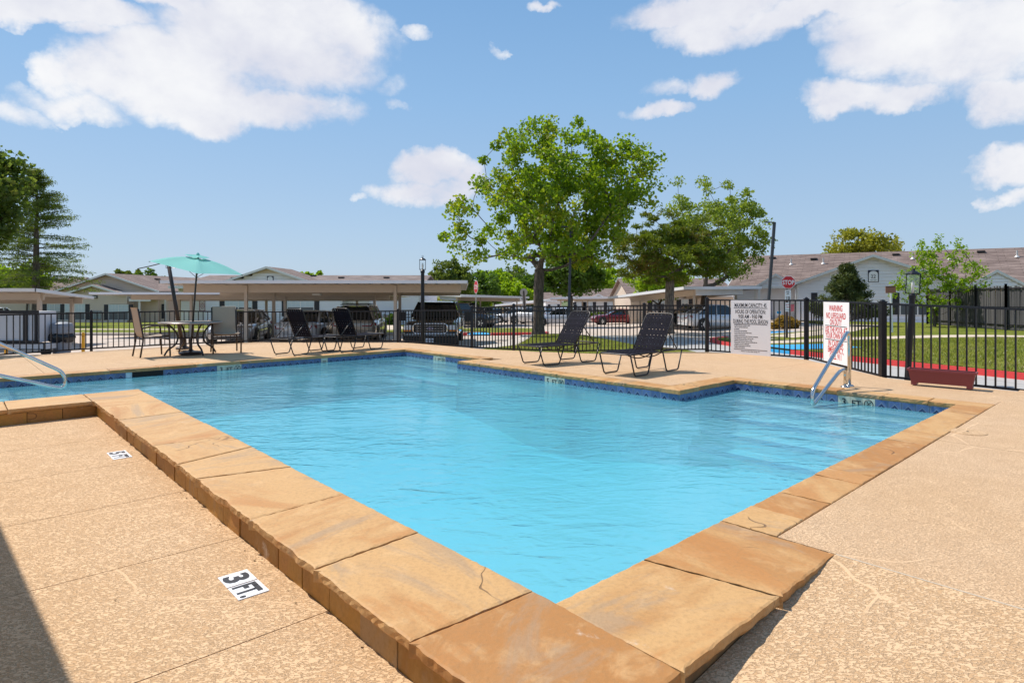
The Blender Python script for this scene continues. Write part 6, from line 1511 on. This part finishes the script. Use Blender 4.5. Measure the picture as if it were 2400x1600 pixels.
for i in range(8):
    for k in range(4): mb.f.append((i*5+k,i*5+k+1,(i+1)*5+k+1,(i+1)*5+k)); mb.m.append(0)
for a in (1,2): mb.bar(Vector(B_[a])+Vector((.02,0,0)), Vector(T_[a])+Vector((.02,0,0)), .06, .05)
for a in (0,3): mb.bar(B_[a], T_[a], .10, .08)
mb.build('roof', bk, t, local=True)
gx = 2.83                                                 # the nose: rounded chrome surround, bars, oval badge
def rr(w_, h_, r_, zc): return [(gx,(w_-r_)*math.copysign(1,math.cos(a))+r_*math.cos(a), zc+(h_-r_)*math.copysign(1,math.sin(a))+r_*math.sin(a)) for a in [R(5+10*k) for k in range(36)]]
mb = MB(); mb.tube(rr(.60,.20,.13,.90), .034, 8, closed=True); mb.build('grille_surround', M_chrome, t, local=True, smooth=True)
mb = MB(); mb.prism([Vector(p)+Vector((-.03,0,0)) for p in rr(.59,.19,.12,.90)], (-.02,0,0)); mb.build('grille_backing', M_blkpl, t, local=True)
mb = MB()
for z in (.80,.90,1.0): mb.box((gx-.004,0,z), (.03,1.02,.030))
for y in (-.47,.47): mb.box((gx-.004,y,.90), (.032,.05,.36))
mb.build('grille_bars', mat('satin_bar', (.30,.30,.30), .3, .8), t, local=True)
mb = MB(); mb.lathe([(.001,0)]+[(.06,.004),(.064,.012),(.05,.02)], (0,0,0), 20, 0, (1,0,0)); e = mb.build('badge', mat('badge_blue', (.03,.06,.25), .2), t, local=True, smooth=True); e.location = (gx+.012,0,.90); e.scale = (1,1.9,.85)
mb = MB(); mb.tube([(.018,.105*math.cos(R(a)),.050*math.sin(R(a))) for a in range(0,360,15)], .007, 5, closed=True); b_ = mb.build('badge_ring', M_chrome, t, local=True, smooth=True); b_.location = (gx+.010,0,.90)
letter(t, 'Ford', .075, (gx+.034,0,.875), (0,1,0), (0,0,1), M_chrome, 1.2, .001, local=True)
for sy in (-1,1):
    mb = MB(); mb.box((gx-.06,sy*.79,.945),(.10,.28,.19)); mb.build('headlight', M_head, t, local=True)
    mb = MB(); mb.box((gx-.06,sy*.80,.815),(.09,.28,.055)); mb.build('turn_signal', M_amber, t, local=True)
    mb = MB(); mb.box((.95,sy*1.27,1.33),(.12,.26,.40)); mb.build('mirror', M_blkpl, t, local=True); mb = MB(); mb.bar((.95,sy*.95,1.28),(.95,sy*1.2,1.28),.04); mb.bar((.95,sy*.95,1.40),(.95,sy*1.2,1.40),.04); mb.build('mirror_arm', M_blkpl, t, local=True)
    for sx in (-1.75,1.95):
        mb = MB(); mb.lathe([(.24,-.14),(.39,-.13),(.395,.11),(.36,.14),(.25,.14)], (sx,sy*.82,.395), 20, 0, (0,sy,0)); wh = mb.build('tyre', M_tyre, t, local=True); mb = MB(); mb.lathe([(.25,.13),(.18,.10),(.06,.15)], (sx,sy*.82,.395), 16, 0, (0,sy,0)); mb.build('rim', M_rimm, wh, local=True)
mb = MB()
for a in range(8): pass
mb.hexa([(gx-.08,-.99,.56),(gx-.08,.99,.56),(gx-.35,.99,.56),(gx-.35,-.99,.56),(gx+.02,-.95,.69),(gx+.02,.95,.69),(gx-.35,1.0,.69),(gx-.35,-1.0,.69)]); mb.hexa([(gx-.02,-.93,.575),(gx-.02,.93,.575),(gx-.1,.93,.575),(gx-.1,-.93,.575),(gx+.06,-.90,.67),(gx+.06,.90,.67),(gx-.1,.90,.67),(gx-.1,-.90,.67)])
recalc(mb.build('chrome_bumper', M_chrome, t, local=True))
mb = MB(); mb.hexa([(gx-.02,-.9,.25),(gx-.02,.9,.25),(gx-.5,.9,.25),(gx-.5,-.9,.25),(gx+.0,-.96,.56),(gx+.0,.96,.56),(gx-.5,.96,.56),(gx-.5,-.96,.56)]); recalc(mb.build('lower_valance', M_blkpl, t, local=True))
mb = MB(); mb.box((gx+.02,0,.43),(.012,.31,.155)); pl = mb.build('number_plate', M_white, t, local=True); letter(t, 'DZP 0083', .115, (gx+.028,0,.385), (0,1,0), (0,0,1), M_ink, .55, .003, local=True)

# ================================================================== DARK PALING FENCE BY HOUSE 22
pa, pb, pe = Vector((23.8,34.9,0)), Vector((22.3,27.5,0)), Vector((24.5,20.0,0))
M_pal = mat('charcoal_palings', (.075,.070,.072), .85, var=(9,.35), vary=.35)
t = thing('paling_fence', 'tall charcoal paling fence with iron posts beside house 22', 'fence', Vector((pa.x,pa.y,T(*pa.xy)+.13)))
mbp = MB(); mbp.box((0,0,.97), (.098,.022,1.94)); pm = mbp.build('picket', M_pal); pme = pm.data; bpy.data.objects.remove(pm)
for a, b in ((pa,pb),(pb,pe)):
    d = b-a; L = d.length; n = round(L/.108); rz = math.atan2(d.y,d.x)
    for i in range(n):
        p = a+d*((i+.5)/n); p.z = T(p.x,p.y)+.13+random.uniform(.02,.05); piece('picket', pme, t, p+Vector((random.uniform(-.012,.012),0,0)), (random.uniform(-.01,.01),random.uniform(-.012,.012),rz+random.uniform(-.05,.05)), (1,1,random.uniform(.975,1.02)))
    for k in range(4):
        p = a+d*(k/3)+Vector((-.06,-.02,0)); z0 = T(p.x,p.y)+.13; mb = MB(); mb.box(Vector((p.x,p.y,z0+1.05)), (.07,.07,2.1)); mb.build('post', M_iron, t)
    for z in (.25,1.05,1.88):
        p, q = a+Vector((-.05,0,T(*a.xy)+.13+z)), b+Vector((-.05,0,T(*b.xy)+.13+z)); mb = MB(); mb.bar(p, q, .03, .04); mb.build('rail', M_iron, t)
# ================================================================== TREES AND PLANTS
M_bark = bark_material('grey_brown_bark', (.06,.045,.035), (.17,.135,.105)); M_barkp = bark_material('flaky_pine_bark', (.10,.075,.06), (.30,.24,.19))
L_map = leaf_material('maple_leaves', (.10,.20,.006), (.235,.365,.013), (.34,.34,.02), .11, .58)
L_dk = leaf_material('dark_leaves', (.045,.10,.010), (.11,.20,.018), None, .1, .5)
L_lt = leaf_material('fresh_leaves', (.14,.26,.006), (.30,.45,.015), None, .1, .55)
L_pine = leaf_material('pine_needles', (.075,.125,.008), (.18,.235,.016), (.22,.15,.04), .06, .45)
L_pin2 = leaf_material('blue_pine_needles', (.04,.062,.018), (.12,.15,.035), None, .1, .2)
L_cyp = leaf_material('cypress_leaves', (.075,.12,.015), (.17,.23,.03), None, .1, .45)
L_oak = leaf_material('oak_leaves', (.05,.095,.014), (.13,.20,.03), (.24,.27,.04), .08, .45)
L_yel = leaf_material('yellow_green_leaves', (.18,.20,.012), (.33,.33,.03), None, .1, .45)
L_elm = leaf_material('elm_leaves', (.14,.225,.02), (.29,.38,.045), None, .1, .5)
L_red = leaf_material('red_leaves', (.08,.012,.012), (.16,.03,.02), None, .1, .3)

def leaf_cloud(centers, radii, per, size, aspect=1.0, droop=0.0, seed=1, flat=1.0, spread=None):
    """little leaf blades round every twig tip, each blade a folded quad of its own"""
    r = np.random.default_rng(seed); c = np.repeat(np.asarray(centers, float), per, axis=0); rad = np.repeat(np.asarray(radii, float), per)
    n = len(c); d = r.normal(size=(n,3)); d /= np.linalg.norm(d, axis=1)[:,None]+1e-9; d *= (r.random(n)**.45*rad)[:,None]; d[:,2] *= flat
    p = c+d
    a = r.normal(size=(n,3)); a[:,2] -= droop; a /= np.linalg.norm(a, axis=1)[:,None]
    b = np.cross(a, r.normal(size=(n,3))); b /= np.linalg.norm(b, axis=1)[:,None]+1e-9
    nn = np.cross(a, b); s = size*(.6+.8*r.random(n)); l = a*s[:,None]; w = b*(s*aspect*.5)[:,None]; f = nn*(s*aspect*.12)[:,None]
    v = np.stack([p-l*.5, p+w+f, p+l*.5, p-w+f], axis=1).reshape(-1,3)
    return v, n
def mesh_quads(name, v, n, m, parent):
    me = bpy.data.meshes.new(name); me.vertices.add(len(v)); me.vertices.foreach_set('co', v.ravel().astype(np.float32))
    me.loops.add(4*n); me.loops.foreach_set('vertex_index', np.arange(4*n, dtype=np.int32)); me.polygons.add(n)
    me.polygons.foreach_set('loop_start', np.arange(0,4*n,4, dtype=np.int32)); me.update(calc_edges=True); me.validate(); me.materials.append(m)
    return link(name, me, parent, True)
def skeleton(trunk_pts, tips, r_tip=.010, pw=2.3, up=.35, rnd=None, min_node=1, r_base=None):
    """join the twig tips to the trunk, nearest first, then thicken every limb by what it carries"""
    rnd = rnd or random.Random(1); nodes = [Vector(p) for p in trunk_pts]; par = [i-1 for i in range(len(nodes))]; nt_ = len(nodes)
    tr_top = nodes[-1]; order = sorted(range(len(tips)), key=lambda i: (Vector(tips[i])-tr_top).length)
    arr = np.array([list(p) for p in nodes]); segs = []
    for ti in order:
        tp = Vector(tips[ti]); d = arr-np.array(tp); dist = np.sqrt((d**2).sum(1)); pen = dist+np.maximum(0, arr[:,2]-tp.z+up*dist)*1.2; pen[:min_node] += 50
        k = int(np.argmin(pen)); a = nodes[k]; L = (tp-a).length; m = max(1, min(5, int(L/.5))); prev = k; new = []
        for j in range(1, m+1):
            t = j/m; q = a.lerp(tp, t)+Vector((rnd.uniform(-1,1),rnd.uniform(-1,1),rnd.uniform(-.6,.6)))*(.07*L*math.sin(math.pi*t)**.7 if j < m else 0)+Vector((0,0,-.06*L*math.sin(math.pi*t)))
            nodes.append(q); par.append(prev); prev = len(nodes)-1; new.append(list(q))
        arr = np.vstack([arr, np.array(new)])
    load = [0.0]*len(nodes); kids = [0]*len(nodes)
    for i, p in enumerate(par):
        if p >= 0: kids[p] += 1
    for i in range(len(nodes)-1, -1, -1):
        if kids[i] == 0: load[i] += r_tip**pw
    # children always come after their parents
        if par[i] >= 0: load[par[i]] += load[i]
    rad = [l**(1/pw) for l in load]
    if r_base: k = r_base/rad[0]; rad = [r_tip+(r-r_tip)*k if k < 1 else r*(1+(k-1)*min(1, r/rad[0]*1.0)) for r in rad]
    mb = MB()
    for i, p in enumerate(par):
        if p < 0: continue
        n = 9 if rad[i] > .09 else (6 if rad[i] > .03 else 4); ra = min(rad[p], rad[i]*1.25) if p >= nt_ else (rad[p] if i < nt_ else min(rad[p], rad[i]*1.2)); mb.tube([nodes[p], nodes[i]], [ra, rad[i]], n, cap=False)
    return mb, nodes, rad
def crown_tips(n, shape, rnd, inner=.35):
    """twig tips through a crown; shape(dir) gives its radius, hollow near the middle"""
    out_ = []
    while len(out_) < n:
        d = Vector((rnd.gauss(0,1), rnd.gauss(0,1), rnd.gauss(0,1))).normalized(); s = (inner+(1-inner)*rnd.random()**.6); r = shape(d)
        out_.append(Vector((d.x*r[0], d.y*r[1], d.z*r[2]))*s)
    return out_
def tree(name, label, foot, trunk_h, lean, cen, rad, n_tips, leaf, per, lsize, lm, bark=None, seed=1, base_r=.2, clump=.45, aspect=.8, gaps=.25, inner=.3, group=None, cat='tree', flat=.8, droop=0, up=.35, forks=None, lobes=5, cut=None):
    """cen, rad: crown centre and half sizes relative to the foot"""
    rnd = random.Random(seed); t = thing(name, label, cat, foot, 0, group); cen = Vector(cen)
    lob = [(Vector((rnd.gauss(0,1),rnd.gauss(0,1),rnd.gauss(0,.8))).normalized(), rnd.uniform(-gaps,gaps*.9)) for _ in range(lobes*3)]
    def shape(d):
        k = 1.0
        for l, a in lob: k += a*max(0, d.dot(l))**6
        return (rad[0]*k, rad[1]*k, rad[2]*k)
    tips = [p+cen for p in crown_tips(n_tips, shape, rnd, inner)]
    tips = [p for p in tips if p.z > trunk_h*.55 and (cut is None or cut(p))]
    tp = [Vector((0,0,-.1))]+[Vector((lean[0]*k/4+rnd.uniform(-.02,.02), lean[1]*k/4+rnd.uniform(-.02,.02), trunk_h*k/4)) for k in range(1,5)]
    main = []
    if forks:
        for f in forks: main.append(Vector(f))
    mb, nodes, rr_ = skeleton(tp, main+tips, .011, 2.3, up, rnd, 3, base_r)
    flare = MB(); flare.tube([(0,0,-.12),(0,0,.10),(lean[0]*.08,lean[1]*.08,.45)], [base_r*1.75, base_r*1.3, base_r*1.0], 10, cap=False); o_ = len(mb.v); mb.add(flare.v, flare.f)
    mb.build('trunk', bark or M_bark, t, smooth=True, local=True)
    v, n = leaf_cloud([list(p) for p in tips], [clump*rnd.uniform(.6,1.35) for _ in tips], per, lsize, aspect, droop, seed, flat)
    o = mesh_quads('crown', v, n, lm, t); return t
def foot_at(px, d, dz=0.0): x = (px-CX)/F*d; return Vector((x, d, T(x,d)+dz))

# big maple over the middle of the fence
ft = foot_at(1262, 28.4, .18)
tree('maple_tree', 'big spreading green tree with forked grey trunk in the middle', ft, 3.0, (.05,.1), (.95,.1,6.25), (4.75,4.2,3.75), 340, None, 92, .155, L_map, seed=11, base_r=.24, clump=.52, gaps=.30, inner=.28, up=.2,
     forks=[(-.9,-.1,4.6),(-1.9,.2,6.2),(.9,.2,4.5),(2.2,-.2,5.9),(.1,.4,5.2),(-.4,-.3,7.2),(1.2,.3,7.6)], lobes=6, cut=lambda p: p.z > max(3.0+.16*abs(p.x-.7), 3.7-.5*abs(p.x-.2)))
# dark leafy tree right behind it, lower
tree('shade_tree', 'dark green leafy tree behind the big tree, lower and rounder', foot_at(1338, 46), 2.2, (0,0), (0,0,4.1), (2.3,2.1,1.9), 120, None, 80, .24, L_dk, seed=5, base_r=.16, clump=.55, gaps=.2, inner=.3)
# wide olive-brown pine
tree('pine_tree', 'wide flat-topped pine with brownish needles and flaky trunk', foot_at(1568, 33), 3.1, (.05,0), (.2,0,4.6), (4.1,3.2,1.95), 250, None, 115, .24, L_pine, M_barkp, seed=23, base_r=.24, clump=.46, aspect=.22, gaps=.45, inner=.25, flat=.42, up=-.15, cut=lambda p: p.z > 2.7+.10*abs(p.x))
# pale fresh-leaved tree behind the pine with two stems
tree('elm_tree', 'light green airy tree rising behind the wide pine, leaning right', foot_at(1640, 41), 3.6, (.5,0), (1.1,.2,6.1), (3.3,2.6,3.5), 240, None, 72, .18, L_elm, seed=31, base_r=.17, clump=.48, aspect=.6, gaps=.38, inner=.3, droop=.3)
tree('shade_tree', 'low bright green tree under the pine, behind the right-hand carport', foot_at(1545, 47), 1.6, (0,0), (.2,0,3.6), (2.6,2,1.5), 90, None, 60, .22, L_lt, seed=33, base_r=.11, clump=.55, gaps=.3)
# left edge: oak whose trunk stands out of frame, and a feathery cypress
tree('oak_tree', 'dense dark oak reaching in at the left edge of the sky', Vector((-15.6,15.6,-.35)), 2.6, (.1,0), (.25,0,4.35), (2.35,2.2,1.85), 230, None, 120, .13, L_oak, seed=41, base_r=.26, clump=.42, gaps=.25, inner=.3, cut=lambda p: p.z > 2.75)
rnd = random.Random(51); ft = foot_at(84, 44, .1); t = thing('cypress_tree', 'feathery bald cypress with straight trunk and level branches, far left', 'tree', ft)
HT = 11.4; mb = MB(); mb.tube([(0,0,-.1),(0,0,.3),(0,0,1.2),(.03,0,5),(.06,0,HT*.8),(.02,0,HT)], [.5,.34,.25,.19,.07,.015], 10); cs = []
for i in range(120):
    z = 2.7+(HT-2.9)*(i/120)**.9; L = 3.9*(1-((z-2.7)/(HT-2.7))**1.5)*rnd.uniform(.65,1.08)+.25; a = rnd.uniform(0,2*math.pi); rise = rnd.uniform(-.12,.16)+.45*((z-2.7)/(HT-2.7)); pts = []
    for k in range(6):
        s = k/5; pts.append(Vector((math.cos(a)*L*s, math.sin(a)*L*s, z+rise*L*s-.12*L*s*s)))
    mb.tube(pts, [.035*(1-s*.8/5*4*.25) if False else .034*(1-.16*s) for s in range(6)], 4, cap=False)
    for k in range(9):
        s = .22+.78*k/8; q = Vector((math.cos(a)*L*s, math.sin(a)*L*s, z+rise*L*s-.12*L*s*s)); side = Vector((-math.sin(a), math.cos(a), 0))
        for sg in (-1,1): 
            c = q+side*sg*rnd.uniform(.05,.30)*(.4+L*.22); cs.append(list(c+Vector((0,0,-.04)))); 
            if k % 2 == 0: mb.tube([q, c+side*sg*.1], [.009,.004], 3, cap=False)
mb.build('trunk', M_bark, t, smooth=True, local=True)
v, n = leaf_cloud(cs, [.36]*len(cs), 15, .17, .26, .1, 52, .55); mesh_quads('crown', v, n, L_cyp, t)
tree('shade_tree', 'soft green tree low in the far left corner behind the carport', foot_at(15, 62), 1.6, (0,0), (0,0,3.7), (3.6,3,2.2), 90, None, 70, .30, L_lt, seed=55, base_r=.14, clump=.75)
tree('shade_tree', 'slim bare-stemmed tree beside the cypress trunk', foot_at(62, 58), 2.5, (.1,0), (.2,0,4.3), (1.9,1.6,1.9), 60, None, 40, .24, L_cyp, seed=57, base_r=.09, clump=.6)
# trees over the roofs and along the skyline
TG = 'trees showing over the far roofs'
for lab, px, d, h_, w_, lm, sd, n_, ls in (
    ('loose pale tree over the beige house roof, left of the rounder one', 294, 84, 7.0, 2.2, L_cyp, 61, 70, .34),
    ('round green tree over the beige house roof, behind the parasol tip', 350, 84, 6.3, 2.9, L_dk, 62, 90, .36),
    ('small green treetop over the long white house, right of its gable', 731, 80, 6.5, 2.2, L_lt, 63, 70, .34),
    ('tall soft willow-like tree behind the right end of the long carport', 1056, 74, 7.0, 3.1, L_cyp, 64, 150, .26),
    ('dark green tree touching the edge-on stop sign', 1118, 96, 7.0, 4.4, L_dk, 65, 90, .42),
    ('mid green tree in the skyline right of the edge-on stop sign', 1160, 118, 8.6, 5.0, L_lt, 66, 90, .48),
    ('grey-green tree in the skyline, middle of the gap', 1196, 140, 10.2, 6.0, L_oak, 67, 90, .55),
    ('bright low tree before the skyline, left of the big trunk', 1205, 104, 5.6, 4.0, L_lt, 68, 90, .42),
    ('bright green round tree just behind the grey sign back', 1243, 122, 8.6, 4.6, L_dk, 69, 90, .48),
    ('sunlit tree between the dark leafy tree and the far shaded roof', 1398, 98, 8.0, 3.6, L_lt, 70, 110, .40),
    ('yellow-green broad tree over the roof of house 22', 2022, 62, 8.6, 4.4, L_yel, 71, 190, .26)):
    ft = foot_at(px, d); tree('skyline_tree', lab, ft, h_*.4, (0,0), (0,0,h_*.66), (w_,w_*.85,h_*.36), n_, None, 75, ls, lm, seed=sd, base_r=.2, clump=w_*.2, gaps=.3, group=TG)
# a far wood closing the horizon
cs = []; rs_ = []; r_ = random.Random(77)
for i in range(900):
    x = r_.uniform(-420, 460); y = r_.uniform(300, 360); hgt = 6+4*math.sin(x*.021)+3*math.sin(x*.07+2)+r_.uniform(-2,2)
    cs.append([x,y,T(x,y)+max(2,hgt)*r_.uniform(.2,1)]); rs_.append(r_.uniform(3,5.5))
v, n = leaf_cloud(cs, rs_, 34, 2.4, .9, 0, 78, .8); o = mesh_quads('far_wood', v, n, L_oak, None); tag(o, 'dark band of far woods along the horizon', None, None, 'stuff')
# conical dark pine before house 22
rnd = random.Random(81); ft = foot_at(1985, 32.5, .13); t = thing('young_pine', 'bushy dark conical pine on the lawn before house 22', 'tree', ft); HT = 3.25
mb = MB(); mb.tube([(0,0,-.1),(.03,0,1.4),(0,0,HT)], [.09,.06,.012], 7); cs = []
for i in range(150):
    z = .25+(HT-.3)*rnd.random()**1.15; L = (1.55*(1-(z/HT)**1.25)+.10)*rnd.uniform(.55,1.12)*(1.25 if z < .9 else 1); a = rnd.uniform(0,2*math.pi); q = Vector((math.cos(a)*L, math.sin(a)*L*.9, z+L*.22)); mb.tube([(0,0,max(.1,z-.05)), q], [.018,.007], 4, cap=False); cs += [list(q), list(q*.72+Vector((0,0,z*.26)))]
mb.build('trunk', M_barkp, t, local=True); v, n = leaf_cloud(cs, [.24]*len(cs), 70, .18, .22, 0, 82, .8); mesh_quads('crown', v, n, L_pin2, t)
# light young tree in front of the paling fence
tree('young_tree', 'young lime-green tree with thin stems before the charcoal paling fence', foot_at(2190, 31.5, .13), .5, (0,0), (.22,0,2.55), (2.25,1.4,1.75), 140, None, 30, .15, L_lt, seed=91, base_r=.06, clump=.28, aspect=.55, gaps=.5, inner=.2, up=.1)
# shrubs
def shrub(label, ft, rx, rz, lm, sd, n_=60, per=60, ls=.09, name='shrub', cat='shrub', box=False):
    rnd = random.Random(sd); t = thing(name, label, cat, ft); cs = []
    for _ in range(n_):
        d = Vector((rnd.gauss(0,1),rnd.gauss(0,1),abs(rnd.gauss(0,1)))).normalized()*rnd.uniform(.5,1)
        if box: d = Vector((rnd.uniform(-1,1),rnd.uniform(-1,1),rnd.random()))
        cs.append([d.x*rx,d.y*rx*.8,d.z*rz*1.5 if not box else d.z*rz])
    mb = MB()
    for c in cs[::4]: mb.tube([(0,0,-.05), (c[0]*.5,c[1]*.5,c[2]*.6), c], [.02,.012,.005], 4, cap=False)
    mb.build('stem', M_bark, t, local=True); v, n = leaf_cloud(cs, [rx*.28]*len(cs), per, ls, .6, 0, sd, .9); mesh_quads('foliage', v, n, lm, t); return t
shrub('dark red shrub by the porch of the long white house', foot_at(871, 46.5, .1), .55, .62, L_red, 101)
shrub('second dark red shrub close to the carport post, smaller', foot_at(847, 46.8, .1), .38, .75, L_red, 102)
shrub('clipped dark green hedge block against the long white house', foot_at(914, 46.6, .1), .55, .85, L_dk, 103, 80, 70, .08, 'hedge', 'hedge', True)
shrub('russet bush showing over the pickup roof, left of the yellow one', foot_at(985, 64), 1.6, 1.75, leaf_material('russet_leaves', (.16,.08,.03), (.26,.14,.05)), 104, 70, 60, .18)
shrub('yellow-green bush showing over the pickup roof', foot_at(1033, 62), 1.7, 1.9, L_yel, 105, 80, 60, .20)
shrub('ochre ornamental grass clump beside the blue cabinet', foot_at(1838, 34, .1), .75, .40, leaf_material('ochre_grass', (.25,.16,.03), (.40,.27,.06)), 106, 50, 60, .16)
shrub('leafy creeper growing through the left end of the charcoal fence', foot_at(2197, 34.0, .13), .5, 1.2, L_lt, 107, 60, 30, .12, 'vine', 'vine')
shrub('low green shrub under the carport behind the red coupe', foot_at(1400, 66), 1.3, .75, L_lt, 108, 50, 50, .16)
# grass blades on the nearer lawns
def blades(name, polys, n, hgt, dz):
    r = np.random.default_rng(5); P = []
    for poly, k in polys:
        xs = [p[0] for p in poly]; ys = [p[1] for p in poly]; c = 0
        while c < int(n*k):
            x, y = r.uniform(min(xs),max(xs)), r.uniform(min(ys),max(ys))
            if inside((x,y),poly): P.append((x,y,T(x,y)+dz)); c += 1
    P = np.array(P); m = len(P); a = r.uniform(0,2*np.pi,m); w = np.stack([np.cos(a),np.sin(a),np.zeros(m)],1)*.012; tip = np.stack([r.normal(0,.025,m),r.normal(0,.025,m),hgt*(.5+.8*r.random(m))],1)
    v = np.stack([P-w, P+w, P+tip+w*.2, P+tip-w*.2],1).reshape(-1,3); o = mesh_quads(name, v, m, leaf_material('grass_blades', (.16,.20,.022), (.30,.31,.05), (.36,.31,.12), .08, .4), None); tag(o, 'short mown grass blades on the lawns', None, None, 'stuff'); return o
blades('grass', [([(-3.0,16.6),(-1.1,17.0),(.1,19.5),(.9,27.2),(3.2,27.2),(3.9,20),(5.0,15.0),(4.2,14.1),(2.6,13.3),(1.0,13.4),(-.7,14.3)],.42),([(8.9,15),(9.72,11.5),(11,6.5),(24,8),(24,21),(12,22)],.5),([(-16,11.2),(-13.6,13.9),(-11.6,14.9),(-10.8,14.3),(-12.4,12.9),(-15,10.8)],.08)], 60000, .06, .15)
